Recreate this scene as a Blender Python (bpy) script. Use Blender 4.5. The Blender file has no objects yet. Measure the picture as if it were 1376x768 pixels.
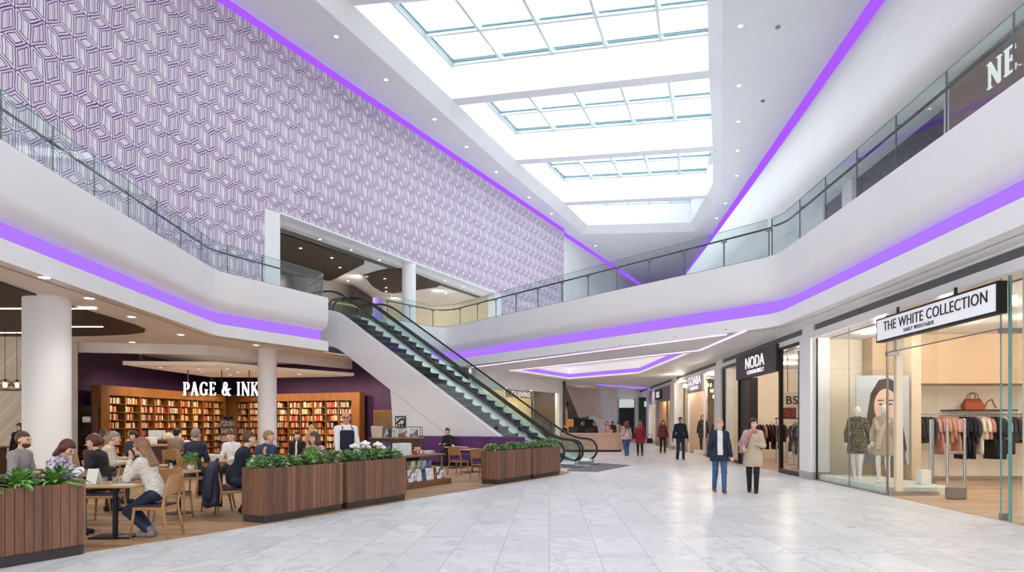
import bpy, math, random
import numpy as np
from mathutils import Vector, Matrix
from mathutils.geometry import tessellate_polygon
random.seed(7); rng = np.random.default_rng(7)
SC = bpy.context.scene
COL = SC.collection
PI = math.pi
D1 = (0.442, 0.897)          # direction of the patterned wall, the cafe edge and the planters
E1 = (0.897, -0.442)         # across it: the escalators run down this way

# ------------------------------------------------------------------ node helpers
class N:
    def __init__(s, nt, sock): s.nt, s.s = nt, sock
    def _op(s, op, b=None, c=None):
        n = s.nt.nodes.new('ShaderNodeMath'); n.operation = op
        for i, v in enumerate((s, b, c)):
            if v is None: continue
            if isinstance(v, N): s.nt.links.new(v.s, n.inputs[i])
            else: n.inputs[i].default_value = v
        return N(s.nt, n.outputs[0])
    def __add__(s, b): return s._op('ADD', b)
    __radd__ = __add__
    def __sub__(s, b): return s._op('SUBTRACT', b)
    def __rsub__(s, b): return (s * -1) + b
    def __mul__(s, b): return s._op('MULTIPLY', b)
    __rmul__ = __mul__
    def __truediv__(s, b): return s._op('DIVIDE', b)
    def abs(s): return s._op('ABSOLUTE')
    def floor(s): return s._op('FLOOR')
    def fract(s): return s._op('FRACT')
    def lt(s, b): return s._op('LESS_THAN', b)
    def gt(s, b): return s._op('GREATER_THAN', b)
    def min(s, b): return s._op('MINIMUM', b)
    def max(s, b): return s._op('MAXIMUM', b)
    def pow(s, b): return s._op('POWER', b)
    def mod(s, b): return s._op('FLOORED_MODULO', b)
    def mix(s, a, b): return a + (b - a) * s      # s = factor, a and b N or numbers
def mixf(f, a, b):
    if isinstance(a, N): return a + (b - a) * f
    return f * (b - a) + a
MATS = {}
def new_mat(name):
    m = bpy.data.materials.new(name); m.use_nodes = True
    nt = m.node_tree; nt.nodes.clear()
    out = nt.nodes.new('ShaderNodeOutputMaterial')
    MATS[name] = m
    return m, nt, out
def srgb(r, g, b):
    f = lambda c: (c/255/12.92 if c/255 <= .04045 else ((c/255+.055)/1.055)**2.4)
    return (f(r), f(g), f(b), 1)
def bsdf(nt, out, col, rough=.5, metal=0, spec=.5):
    b = nt.nodes.new('ShaderNodeBsdfPrincipled')
    if isinstance(col, (tuple, list)): b.inputs['Base Color'].default_value = col
    else: nt.links.new(col, b.inputs['Base Color'])
    if isinstance(rough, N): nt.links.new(rough.s, b.inputs['Roughness'])
    else: b.inputs['Roughness'].default_value = rough
    b.inputs['Metallic'].default_value = metal
    b.inputs['Specular IOR Level'].default_value = spec
    nt.links.new(b.outputs[0], out.inputs[0])
    return b
def coords(nt, kind='Object'):
    tc = nt.nodes.new('ShaderNodeTexCoord'); sp = nt.nodes.new('ShaderNodeSeparateXYZ')
    nt.links.new(tc.outputs[kind], sp.inputs[0])
    return tc.outputs[kind], N(nt, sp.outputs[0]), N(nt, sp.outputs[1]), N(nt, sp.outputs[2])
def noise(nt, vec, scale, detail=2, rough=.5, dist=0):
    n = nt.nodes.new('ShaderNodeTexNoise')
    if vec is not None: nt.links.new(vec, n.inputs['Vector'])
    n.inputs['Scale'].default_value = scale; n.inputs['Detail'].default_value = detail
    n.inputs['Roughness'].default_value = rough; n.inputs['Distortion'].default_value = dist
    return N(nt, n.outputs[0])
def comb(nt, x, y, z):
    c = nt.nodes.new('ShaderNodeCombineXYZ')
    for i, v in enumerate((x, y, z)):
        if isinstance(v, N): nt.links.new(v.s, c.inputs[i])
        else: c.inputs[i].default_value = v
    return c.outputs[0]
def white(nt, vec):
    n = nt.nodes.new('ShaderNodeTexWhiteNoise'); n.noise_dimensions = '3D'
    nt.links.new(vec, n.inputs['Vector']); return N(nt, n.outputs['Value'])
def ramp(nt, fac, stops):
    r = nt.nodes.new('ShaderNodeValToRGB'); nt.links.new(fac.s, r.inputs[0])
    el = r.color_ramp.elements
    while len(el) < len(stops): el.new(.5)
    for e, (p, c) in zip(el, stops): e.position = p; e.color = c
    return r.outputs[0]
def cmix(nt, fac, a, b):
    n = nt.nodes.new('ShaderNodeMix'); n.data_type = 'RGBA'
    if isinstance(fac, N): nt.links.new(fac.s, n.inputs[0])
    else: n.inputs[0].default_value = fac
    for k, v in ((6, a), (7, b)):
        if isinstance(v, (tuple, list)): n.inputs[k].default_value = v
        else: nt.links.new(v, n.inputs[k])
    return n.outputs[2]
def bump(nt, b, h, strength=.3, dist=.01):
    n = nt.nodes.new('ShaderNodeBump'); n.inputs['Strength'].default_value = strength
    n.inputs['Distance'].default_value = dist
    nt.links.new(h.s, n.inputs['Height']); nt.links.new(n.outputs[0], b.inputs['Normal'])
def plain(name, rgb, rough=.5, metal=0, var=.06, scale=3.0, spec=.5, emit=0):
    """painted / fabric / plastic surface: base colour with a soft procedural mottling"""
    if name in MATS: return MATS[name]
    m, nt, out = new_mat(name); c = srgb(*rgb)
    vec, *_ = coords(nt)
    f = noise(nt, vec, scale, 3)
    d = tuple(max(0, v*(1-var*2)) for v in c[:3])+(1,); l = tuple(min(1, v*(1+var*2)) for v in c[:3])+(1,)
    col = ramp(nt, f, [(.3, d), (.7, l)])
    b = bsdf(nt, out, col, rough, metal, spec)
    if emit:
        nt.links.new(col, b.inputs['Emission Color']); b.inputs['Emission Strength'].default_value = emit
    return m
def emit(name, rgb, strength):
    if name in MATS: return MATS[name]
    m, nt, out = new_mat(name)
    e = nt.nodes.new('ShaderNodeEmission'); e.inputs[0].default_value = srgb(*rgb); e.inputs[1].default_value = strength
    nt.links.new(e.outputs[0], out.inputs[0]); return m
def glass(name, tint=(235, 245, 243), refl=.05, edge=.55):
    if name in MATS: return MATS[name]
    m, nt, out = new_mat(name)
    t = nt.nodes.new('ShaderNodeBsdfTransparent'); t.inputs[0].default_value = srgb(*tint)
    g = nt.nodes.new('ShaderNodeBsdfGlossy'); g.inputs['Roughness'].default_value = .02
    lw = nt.nodes.new('ShaderNodeLayerWeight'); lw.inputs[0].default_value = .5
    f = N(nt, lw.outputs['Facing']).pow(4.0) * edge + refl
    mx = nt.nodes.new('ShaderNodeMixShader'); nt.links.new(f.s, mx.inputs[0])
    nt.links.new(t.outputs[0], mx.inputs[1]); nt.links.new(g.outputs[0], mx.inputs[2]); nt.links.new(mx.outputs[0], out.inputs[0])
    return m
def wood(name, rgb, dark, axis='x', plank=.0, rough=.45, scale=6):
    """timber with stretched grain along AXIS; PLANK > 0 gives each board of that width (across) its own tone"""
    if name in MATS: return MATS[name]
    m, nt, out = new_mat(name)
    vec, x, y, z = coords(nt)
    k = {'x': (.12, 1, 1), 'y': (1, .12, 1), 'z': (1, 1, .12)}[axis]
    v2 = comb(nt, x*k[0]*scale, y*k[1]*scale, z*k[2]*scale)
    f = noise(nt, v2, 2.2, 4, .6, 1.2)
    if plank:
        a = {'x': y, 'y': x, 'z': x}[axis]
        w = white(nt, comb(nt, (a/plank).floor(), 3.0, 1.0))
        f = f*.55 + w*.45
    col = ramp(nt, f, [(.25, srgb(*dark)), (.75, srgb(*rgb))])
    bsdf(nt, out, col, rough, 0, .4)
    return m

# ------------------------------------------------------------------ mesh builder
class MB:
    def __init__(s): s.v, s.f, s.m, s.cm = [], [], [], 0
    def mat(s, i): s.cm = i; return s
    def add(s, vs, fs):
        b = len(s.v); s.v.extend(tuple(map(float, p)) for p in vs)
        for f in fs: s.f.append(tuple(b+i for i in f)); s.m.append(s.cm)
        return s
    def quad(s, *p): return s.add(p, [tuple(range(len(p)))])
    def box(s, x0, x1, y0, y1, z0, z1):
        return s.add([(x0,y0,z0),(x1,y0,z0),(x1,y1,z0),(x0,y1,z0),(x0,y0,z1),(x1,y0,z1),(x1,y1,z1),(x0,y1,z1)],
                     [(0,3,2,1),(4,5,6,7),(0,1,5,4),(1,2,6,5),(2,3,7,6),(3,0,4,7)])
    def rbox(s, x0, x1, y0, y1, z0, z1, r=.01):
        """box with chamfered vertical and horizontal edges"""
        r = min(r, (x1-x0)/2.01, (y1-y0)/2.01, (z1-z0)/2.01)
        rings = []
        for z, i in ((z0, r), (z0+r, 0), (z1-r, 0), (z1, r)):
            a, b, c, d = x0+i, x1-i, y0+i, y1-i
            rings.append([(a+r,c,z),(b-r,c,z),(b,c+r,z),(b,d-r,z),(b-r,d,z),(a+r,d,z),(a,d-r,z),(a,c+r,z)])
        return s.loft(rings)
    def loft(s, rings, cap=True, closed=True):
        n = len(rings[0]); vs = [p for r in rings for p in r]; fs = []
        for k in range(len(rings)-1):
            for i in range(n if closed else n-1):
                j = (i+1) % n
                fs.append((k*n+i, k*n+j, (k+1)*n+j, (k+1)*n+i))
        if cap and closed:
            fs.append(tuple(range(n-1, -1, -1))); fs.append(tuple((len(rings)-1)*n+i for i in range(n)))
        return s.add(vs, fs)
    def obar(s, p, q, w, h, up=(0,0,1)):
        """bar of rectangular section between two points"""
        p, q = Vector(p), Vector(q); d = (q-p).normalized(); u = Vector(up)
        if abs(d.dot(u)) > .98: u = Vector((1,0,0))
        sx = d.cross(u).normalized()*(w/2); sy = sx.cross(d).normalized()*(h/2)
        r = lambda c: [c-sx-sy, c+sx-sy, c+sx+sy, c-sx+sy]
        return s.loft([r(p), r(q)])
    def taper(s, p, q, w0, w1, n=8):
        p, q = Vector(p), Vector(q); d = (q-p).normalized()
        u = Vector((1,0,0)) if abs(d.x) < .9 else Vector((0,1,0))
        a = d.cross(u).normalized(); b = d.cross(a)
        r = lambda c, w: [c + a*(w*math.cos(2*PI*i/n)) + b*(w*math.sin(2*PI*i/n)) for i in range(n)]
        return s.loft([r(p, w0), r(q, w1)])
    def tube(s, pts, r, n=8, closed=False):
        P = [Vector(p) for p in pts]; rings = []; m = len(P); prev = None
        for i in range(m):
            if closed: d = P[(i+1) % m]-P[i-1]
            else: d = P[min(i+1, m-1)]-P[max(i-1, 0)]
            d.normalize()
            if prev is None:
                u = Vector((0,0,1)) if abs(d.z) < .9 else Vector((1,0,0))
                a = d.cross(u).normalized()
            else:
                a = (prev - d*prev.dot(d)).normalized()
            prev = a; b = d.cross(a)
            rr = r[i] if isinstance(r, (list, tuple)) else r
            rings.append([P[i]+a*(rr*math.cos(2*PI*k/n))+b*(rr*math.sin(2*PI*k/n)) for k in range(n)])
        if closed: rings.append(rings[0]); return s.loft(rings, cap=False)
        return s.loft(rings)
    def cyl(s, x, y, z0, z1, r, n=24, r1=None):
        r1 = r if r1 is None else r1
        ring = lambda z, q: [(x+q*math.cos(2*PI*i/n), y+q*math.sin(2*PI*i/n), z) for i in range(n)]
        return s.loft([ring(z0, r), ring(z1, r1)])
    def lathe(s, prof, x=0, y=0, n=16):
        return s.loft([[(x+r*math.cos(2*PI*i/n), y+r*math.sin(2*PI*i/n), z) for i in range(n)] for r, z in prof])
    def ell(s, c, r, n=12, m=8):
        rings = []
        for k in range(m+1):
            t = -PI/2 + PI*k/m; q = max(math.cos(t), 1e-3)
            rings.append([(c[0]+r[0]*q*math.cos(2*PI*i/n), c[1]+r[1]*q*math.sin(2*PI*i/n), c[2]+r[2]*math.sin(t)) for i in range(n)])
        return s.loft(rings)
    def prism(s, poly, z0, z1):
        n = len(poly); vs = [(x,y,z0) for x,y in poly]+[(x,y,z1) for x,y in poly]
        fs = [(i,(i+1)%n,n+(i+1)%n,n+i) for i in range(n)]
        s.add(vs, fs)
        for z in (z0, z1): s.plate([poly], z, flip=(z == z0))
        return s
    def plate(s, loops, z, flip=False):
        """flat polygon with holes at height z"""
        vl = [[Vector((p[0], p[1], 0)) for p in l] for l in loops]
        tris = tessellate_polygon(vl); pts = [p for l in loops for p in l]
        vs = [(p[0], p[1], z) for p in pts]; fs = []
        for t in tris:
            a, b, c = (pts[i] for i in t)
            area = (b[0]-a[0])*(c[1]-a[1])-(b[1]-a[1])*(c[0]-a[0])
            if abs(area) < 1e-9: continue
            up = area > 0
            fs.append(tuple(t) if up != flip else tuple(reversed(t)))
        return s.add(vs, fs)
    def sweep(s, prof, path, side=1, closed=False):
        """profile points (offset, z) swept along a 2D path with mitred corners; SIDE +1: offsets go to the right of the path"""
        n = len(path); rings = []
        for i in range(n):
            ds = []
            if i > 0: ds.append(Vector((path[i][0]-path[i-1][0], path[i][1]-path[i-1][1])).normalized())
            if i < n-1: ds.append(Vector((path[i+1][0]-path[i][0], path[i+1][1]-path[i][1])).normalized())
            ns = [Vector((d.y, -d.x))*side for d in ds]
            mm = sum(ns, Vector((0,0)))
            mm = mm/(mm.dot(ns[0])) if len(ns) == 2 else mm
            rings.append([(path[i][0]+mm.x*o, path[i][1]+mm.y*o, z) for o, z in prof])
        return s.loft(rings, cap=closed, closed=closed)
    def build(s, name, mats, parent=None, smooth=False, world=True, angle=None, under=None):
        v = s.v
        if parent is not None and world:
            M = parent.matrix_basis.inverted(); v = [tuple(M @ Vector(p)) for p in v]
        me = bpy.data.meshes.new(name); me.from_pydata(v, [], s.f)
        if not isinstance(mats, (list, tuple)): mats = [mats]
        for m in mats: me.materials.append(m)
        if len(mats) > 1: me.polygons.foreach_set('material_index', s.m)
        if smooth: me.polygons.foreach_set('use_smooth', [True]*len(me.polygons))
        if angle:
            me.polygons.foreach_set('use_smooth', [True]*len(me.polygons))
            try: me.set_sharp_from_angle(angle=math.radians(angle))
            except Exception: pass
        me.update()
        o = bpy.data.objects.new(name, me); COL.objects.link(o)
        if parent is not None: o.parent = under or parent      # UNDER: the part this sub-part belongs to
        return o
def tag(o, label=None, cat=None, group=None, kind=None):
    for k, v in (('label', label), ('category', cat), ('group', group), ('kind', kind)):
        if v: o[k] = v
    return o
def thing(name, label, cat, loc=(0,0,0), rotz=0, group=None):
    o = bpy.data.objects.new(name, None); COL.objects.link(o)
    o.empty_display_size = .1
    o.matrix_basis = Matrix.Translation(loc) @ Matrix.Rotation(rotz, 4, 'Z')
    return tag(o, label, cat, group)
def struct(name, mb, mats, label=None, cat=None, smooth=False, angle=None, parent=None):
    o = mb.build(name, mats, parent, smooth=smooth, angle=angle)
    if parent is None: tag(o, label or name.replace('_', ' '), cat or name.split('_')[0], None, 'structure')
    return o
def copy_tree(o, loc=None, rotz=None, label=None, group=None, parent=None, scale=None):
    c = o.copy(); COL.objects.link(c); c.parent = parent
    if loc is not None:
        M = Matrix.Translation(loc) @ Matrix.Rotation(rotz or 0, 4, 'Z')
        if scale: M = M @ Matrix.Diagonal((*scale, 1)) if isinstance(scale, tuple) else M @ Matrix.Scale(scale, 4)
        c.matrix_basis = M
    if label: c['label'] = label
    if group: c['group'] = group
    for ch in o.children: copy_tree(ch, parent=c)
    return c
def fillet(path, radii, n=6):
    out = [path[0]]
    for i in range(1, len(path)-1):
        r = radii[i-1] if isinstance(radii, (list, tuple)) else radii
        p = Vector(path[i]); a = (Vector(path[i-1])-p); b = (Vector(path[i+1])-p)
        a.normalize(); b.normalize()
        half = a.angle(b)/2; L = r/math.tan(half)
        t0, t1 = p+a*L, p+b*L
        for k in range(n+1):
            t = k/n
            out.append(tuple(t0*(1-t)**2 + p*2*t*(1-t) + t1*t**2))
    out.append(path[-1]); return out
def arclen(path):
    s = [0]
    for i in range(1, len(path)): s.append(s[-1]+math.dist(path[i], path[i-1]))
    return s
def at_len(path, s):
    S = arclen(path)
    for i in range(1, len(path)):
        if s <= S[i] or i == len(path)-1:
            t = (s-S[i-1])/max(S[i]-S[i-1], 1e-9)
            return (path[i-1][0]+(path[i][0]-path[i-1][0])*t, path[i-1][1]+(path[i][1]-path[i-1][1])*t)
def subpath(path, a, b):
    S = arclen(path)
    return [at_len(path, a)]+[p for p, s in zip(path, S) if a+.02 < s < b-.02]+[at_len(path, b)]
def offset_path(path, o, side=1):
    mb = MB(); mb.sweep([(o, 0)], path, side) if False else None
    n = len(path); out = []
    for i in range(n):
        ds = []
        if i > 0: ds.append(Vector((path[i][0]-path[i-1][0], path[i][1]-path[i-1][1])).normalized())
        if i < n-1: ds.append(Vector((path[i+1][0]-path[i][0], path[i+1][1]-path[i][1])).normalized())
        ns = [Vector((d.y, -d.x))*side for d in ds]
        mm = sum(ns, Vector((0,0))); mm = mm/(mm.dot(ns[0])) if len(ns) == 2 else mm
        out.append((path[i][0]+mm.x*o, path[i][1]+mm.y*o))
    return out
ORD = ['nearest', 'second nearest', 'third', 'fourth', 'fifth', 'sixth', 'seventh', 'eighth', 'ninth', 'tenth', 'eleventh', 'twelfth', 'thirteenth',
       'fourteenth', 'fifteenth', 'sixteenth', 'seventeenth', 'eighteenth', 'nineteenth', 'twentieth', 'twenty-first', 'twenty-second', 'twenty-third',
       'twenty-fourth', 'twenty-fifth', 'twenty-sixth', 'twenty-seventh', 'twenty-eighth', 'twenty-ninth', 'thirtieth']
NTH = ['first']+['second']+ORD[2:]
def text_mesh(body, size, extrude=.01, spacing=1.0, name='lettering', mat=None, parent=None, M=None, split=False):
    """built-in typeface turned into a mesh; local x right, y up, z out; M places it in the parent's frame"""
    cu = bpy.data.curves.new('tmp', 'FONT'); cu.body = body; cu.size = size; cu.extrude = extrude
    cu.align_x = 'CENTER'; cu.space_character = spacing; cu.resolution_u = 4
    t = bpy.data.objects.new('tmp', cu); COL.objects.link(t)
    dg = bpy.context.evaluated_depsgraph_get(); dg.update()
    me = bpy.data.meshes.new_from_object(t.evaluated_get(dg))
    bpy.data.objects.remove(t); bpy.data.curves.remove(cu)
    if M is not None: me.transform(M)
    me.materials.clear(); me.materials.append(mat); me.name = name
    o = bpy.data.objects.new(name, me); COL.objects.link(o)
    if parent: o.parent = parent
    if not split: return o
    adj = list(range(len(me.vertices)))
    def root(i):
        while adj[i] != i: adj[i] = adj[adj[i]]; i = adj[i]
        return i
    for e in me.edges: adj[root(e.vertices[0])] = root(e.vertices[1])
    isl = {}
    for p in me.polygons: isl.setdefault(root(p.vertices[0]), []).append(tuple(p.vertices))
    for fs in isl.values():                                     # one mesh per letter
        ids = sorted({i for f_ in fs for i in f_}); ix = {v: k for k, v in enumerate(ids)}
        m2 = bpy.data.meshes.new('letter'); m2.from_pydata([tuple(me.vertices[i].co) for i in ids], [], [tuple(ix[i] for i in f_) for f_ in fs]); m2.materials.append(mat)
        q = bpy.data.objects.new('letter', m2); COL.objects.link(q); q.parent = parent
    bpy.data.objects.remove(o)
def frame_M(origin, right, up=(0,0,1)):
    r = Vector(right).normalized(); u = Vector(up).normalized(); n = r.cross(u)
    M = Matrix.Identity(4)
    for i in range(3): M[i][0], M[i][1], M[i][2], M[i][3] = r[i], u[i], n[i], origin[i]
    return M
# serif capitals from strokes, in a cell of cap height 1
def serif_letter(ch):
    """list of polygons (x, y) making a roman capital; returns polys, advance width"""
    t, h, sf = .125, .045, .035
    def stem(x, w=t, y0=0, y1=1): return [(x, y0), (x+w, y0), (x+w, y1), (x, y1)]
    def ser(x, w, y, e=.09): return [(x-e, y), (x+w+e, y), (x+w+e, y+sf), (x-e, y+sf)]
    def arc(cx, cy, rx, ry, a0, a1, w0, w1, n=14):
        o, i_ = [], []
        for k in range(n+1):
            a = a0+(a1-a0)*k/n; w = w0+(w1-w0)*abs(math.cos(a))
            o.append((cx+rx*math.cos(a), cy+ry*math.sin(a))); i_.append((cx+(rx-w)*math.cos(a), cy+(ry-w*.8 if ry > w else 0)*math.sin(a)))
        return [[o[k], o[k+1], i_[k+1], i_[k]] for k in range(n)]
    def line(a, b, w):
        d = Vector((b[0]-a[0], b[1]-a[1])).normalized(); q = (-d.y*w/2, d.x*w/2)
        return [(a[0]-q[0], a[1]-q[1]), (b[0]-q[0], b[1]-q[1]), (b[0]+q[0], b[1]+q[1]), (a[0]+q[0], a[1]+q[1])]
    if ch == 'P':
        return [stem(.1), ser(.1, t, 0), ser(.1, t, 1-sf, .08)]+[[(.25, .95), (.4, .95), (.4, 1), (.25, 1)], [(.25, .44), (.4, .44), (.4, .5), (.25, .5)]]+arc(.38, .72, .27, .28, -PI/2, PI/2, .06, .15), .72
    if ch == 'A':
        return [line((.1, 0), (.39, 1), .06), line((.37, 1), (.68, 0), .16), [(.2, .32), (.6, .32), (.6, .38), (.2, .38)], ser(.07, .06, 0, .08), ser(.6, .16, 0, .08)], .82
    if ch == 'G':
        return arc(.5, .5, .42, .51, .9, 2*PI-.75, .06, .15, 24)+[stem(.68, t, .06, .45), ser(.68, t, .42, .1), stem(.77, .05, .72, .95)], .98
    if ch == 'E':
        return [stem(.1), ser(.1, t, 0, .08), ser(.1, t, 1-sf, .08), [(.2, 0), (.62, 0), (.62, .05), (.2, .05)], [(.2, .95), (.6, .95), (.6, 1), (.2, 1)], [(.2, .48), (.5, .48), (.5, .53), (.2, .53)],
                [(.62, 0), (.68, .22), (.63, .22), (.56, .03)], [(.6, 1), (.63, .8), (.59, .8), (.54, .97)], stem(.46, .04, .4, .62)], .76
    if ch == '&':
        return arc(.38, .76, .2, .25, 0, 2*PI, .05, .1, 18)+arc(.33, .28, .29, .29, .6, 2*PI-.35, .06, .13, 20)+[line((.22, .66), (.8, 0), .14), line((.5, .12), (.8, .5), .05), ser(.78, .06, .48, .1), ser(.72, .14, 0, .08)], 1.0
    if ch == 'I':
        return [stem(.12), ser(.12, t, 0), ser(.12, t, 1-sf)], .42
    if ch == 'N':
        return [stem(.12, .06), stem(.72, .06), line((.14, 1), (.74, 0), .15), ser(.12, .06, 0), ser(.72, .06, 1-sf), ser(.08, .1, 1-sf, .06)], .92
    if ch == 'K':
        return [stem(.1), ser(.1, t, 0), ser(.1, t, 1-sf), line((.22, .42), (.66, 1), .06), line((.34, .56), (.74, 0), .16), ser(.6, .06, 1-sf), ser(.68, .14, 0)], .86
    return [], .4
def serif_text(parent, mat, text, height, origin, right, depth=.05, track=.06, xs=1.0):
    x = 0; r = Vector(right).normalized(); n = r.cross(Vector((0,0,1)))
    o = Vector(origin)
    for ch in text:
        polys, adv = serif_letter(ch); mb = MB()
        for k, p in enumerate(polys):
            e = .0007*k
            f = [o + r*((x+q[0])*height*xs) + Vector((0,0,q[1]*height)) for q in p]
            a = sum(p[i][0]*p[(i+1) % len(p)][1]-p[(i+1) % len(p)][0]*p[i][1] for i in range(len(p)))
            if a < 0: f.reverse()
            m = len(f)
            mb.add([q+n*e for q in f]+[q-n*depth for q in f], [tuple(range(m)), tuple(range(2*m-1, m-1, -1))]+[(m+i, m+(i+1) % m, (i+1) % m, i) for i in range(m)])
        if polys: mb.build('letter', mat, parent)
        x += adv+track
    return x*height*xs
# ------------------------------------------------------------------ materials of the building
WHITE = plain('white_paint', (240, 240, 241), .55, var=.012, scale=.6)
WHITE2 = plain('white_gloss_paint', (243, 243, 244), .35, var=.01, scale=.6)
SOFFIT = plain('soffit_paint', (243, 241, 241), .6, var=.012, scale=.5)
CEILW = plain('warm_ceiling_paint', (242, 239, 237), .7, var=.015, scale=.5)
CREAM = plain('cream_wall', (226, 208, 184), .7, var=.03, scale=.8)
CREAM2 = plain('pale_cream_wall', (238, 226, 206), .7, var=.02, scale=.8)
TAN = plain('tan_bulkhead', (205, 178, 146), .7, var=.03, scale=.8)
PLUM = plain('plum_wall', (68, 34, 78), .6, var=.08, scale=1.5)
BLACKM = plain('black_metal', (24, 24, 26), .4, .3, var=.1)
DARKW = plain('dark_interior', (46, 42, 44), .7, var=.15, scale=1.2)
GREYM = plain('grey_metal', (150, 150, 154), .35, .7, var=.05)
CHROME = plain('brushed_steel', (190, 192, 196), .25, .9, var=.04, scale=8)
VENT = plain('vent_grey', (112, 110, 112), .6, .2, var=.1, scale=30)
BRONZE = plain('bronze_rail', (74, 62, 60), .35, .5, var=.08)
RUBBER = plain('black_rubber', (22, 22, 24), .45, var=.1)
GLASS = glass('clear_glass', (242, 248, 247), .05, .34)
GLASS2 = glass('shopfront_glass', (244, 248, 245), .05, .3)
GLASSD = glass('dark_glass', (120, 124, 128), .10, .5)
GEDGE = plain('glass_edge', (120, 165, 160), .2, var=.05)
PURPLE = emit('purple_light', (176, 122, 250), .86)
PURPLE2 = emit('purple_cove_light', (158, 82, 250), 1.05)
PINK = emit('pink_led', (250, 205, 255), 1.4)
LAMPW = emit('warm_lamp', (255, 238, 205), 7.0)
LAMPC = emit('white_lamp', (255, 250, 240), 6.0)
LINE = emit('line_light', (255, 244, 220), 2.5)
WALNUT = wood('walnut_boards', (132, 98, 78), (78, 54, 42), 'z', .0, .5, 5)
SLAT = None
def slat_mat():
    m, nt, out = new_mat('dark_slat_ceiling')
    vec, x, y, z = coords(nt)
    st = (y/.16).fract().lt(.3)
    g = noise(nt, comb(nt, x*.6, y*12.0, z), 2, 3)
    col = cmix(nt, st, ramp(nt, g, [(.3, srgb(50, 32, 22)), (.7, srgb(72, 48, 34))]), srgb(18, 12, 9))
    bsdf(nt, out, col, .6); return m
SLAT = slat_mat()
def marble_mat():
    m, nt, out = new_mat('marble_tiles')
    vec, x, y, z = coords(nt)
    u = x - y*.0545
    gx, gy = u/.6, y/1.2
    ex = (gx.fract()-.5).abs(); ey = (gy.fract()-.5).abs()
    gr = ex.gt(.4945).max(ey.gt(.4975))
    tid = comb(nt, gx.floor(), gy.floor(), 0.0)
    w = white(nt, tid)
    off = comb(nt, x + w*37.0, y + w*19.0, w*5.0)
    n1 = noise(nt, off, 1.1, 6, .62, .9)
    n2 = noise(nt, off, 3.1, 5, .6, 1.4)
    v1 = ((n1-.5).abs()*22.0).min(1.0); v2 = ((n2-.5).abs()*30.0).min(1.0)
    cloud = noise(nt, off, .9, 4, .6)
    veins = (1.0 - v1)*.34*cloud.gt(.5).max(.3) + (1.0 - v2)*.10
    base = ramp(nt, cloud*.7 + w*.3, [(.3, srgb(224, 226, 228)), (.65, srgb(241, 242, 243))])
    c1 = cmix(nt, veins, base, srgb(152, 156, 164))
    col = cmix(nt, gr*.9, c1, srgb(140, 140, 144))
    bsdf(nt, out, col, noise(nt, vec, .8, 3)*.12 + .24, 0, .4); return m
def woodfloor_mat(name='oak_floor', a=(196, 158, 118), b=(142, 106, 74)):
    m, nt, out = new_mat(name)
    vec, x, y, z = coords(nt)
    row = (y/.19).floor(); w = white(nt, comb(nt, row, ((x + row*.73)/1.7).floor(), 0.0))
    g = noise(nt, comb(nt, x*.5, y*5.0, row), 2.2, 4, .6, .8)
    seam = ((y/.19).fract()-.5).abs().gt(.485)
    col = cmix(nt, seam*.5, ramp(nt, g*.6 + w*.4, [(.2, srgb(*b)), (.8, srgb(*a))]), srgb(70, 48, 30))
    bsdf(nt, out, col, .42, 0, .4); return m
def wallpaper_mat():
    m, nt, out = new_mat('cube_wallpaper')
    vec, x0, y0, z0 = coords(nt)
    wob = noise(nt, vec, 1.1, 2); wob2 = noise(nt, vec, 1.7, 2)
    W, HR = .80, 1.72
    u = (x0 + (wob-.5)*.14)/W; v = (z0 + (wob2-.5)*.16)/HR
    def cell(du, dv):
        a = ((u + du).fract() - .5); b = ((v + dv).fract() - .5)*1.732
        return a, b, a*a + b*b
    a1, b1, d1 = cell(0.0, 0.0); a2, b2, d2 = cell(.5, .5)
    k = d1.lt(d2)
    x = mixf(k, a2, a1); y = mixf(k, b2, b1)
    ax = x.abs()
    hexd = .5 - ax.max(ax*.5 + y.abs()*.866)          # distance to the hexagon edge
    t = y*.866 - ax*.5 - .09                                 # >0: top lozenge
    top = t.gt(0.0)
    line = lambda d, w: d.abs().lt(w)
    border = line(hexd, .019)
    yj = line(t, .023).max(line(ax, .018)*(1.0 - top))
    # second outline inside each face
    topin = t.min(hexd); facein = (t*-1).min(hexd).min(ax)
    ring1 = line(topin - .08, .017)*top; ring2 = line(facein - .08, .016)*(1.0 - top)
    strp = line(ax - .17, .012)*(1.0 - top)*facein.gt(.06); strp2 = line(ax - .30, .014)*(1.0 - top)*facein.gt(.06)
    grey = line(ax - .235, .02)*(1.0 - top)*facein.gt(.06)
    purple = border.max(yj).max(ring1).max(ring2).max(strp2)
    side = x.gt(0.0)
    face = top*.5 + (1.0 - top)*side*.9
    base = cmix(nt, face, srgb(238, 230, 236), srgb(220, 210, 220))
    c1 = cmix(nt, grey*.5, base, srgb(150, 126, 168))
    fade = noise(nt, vec, .5, 2)
    c2 = cmix(nt, purple*(fade*.5 + .68).min(1.0), c1, srgb(106, 54, 136))
    bsdf(nt, out, c2, .6, 0, .3); return m
def herring_mat():
    m, nt, out = new_mat('herringbone_panel')
    vec, x, y, z = coords(nt)
    tri = ((x/1.6).fract()-.5).abs()*1.6
    s = ((z + tri)/.22)
    w = white(nt, comb(nt, s.floor(), (x/.8).floor(), 0.0))
    col = ramp(nt, w, [(0.0, srgb(206, 190, 168)), (1.0, srgb(228, 214, 194))])
    bsdf(nt, out, cmix(nt, s.fract().lt(.06), col, srgb(176, 158, 136)), .6); return m
MARBLE, OAKF, PAPER, HERR = marble_mat(), woodfloor_mat(), wallpaper_mat(), herring_mat()
SHOPF = woodfloor_mat('pale_shop_floor', (206, 178, 150), (172, 144, 116))

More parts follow.
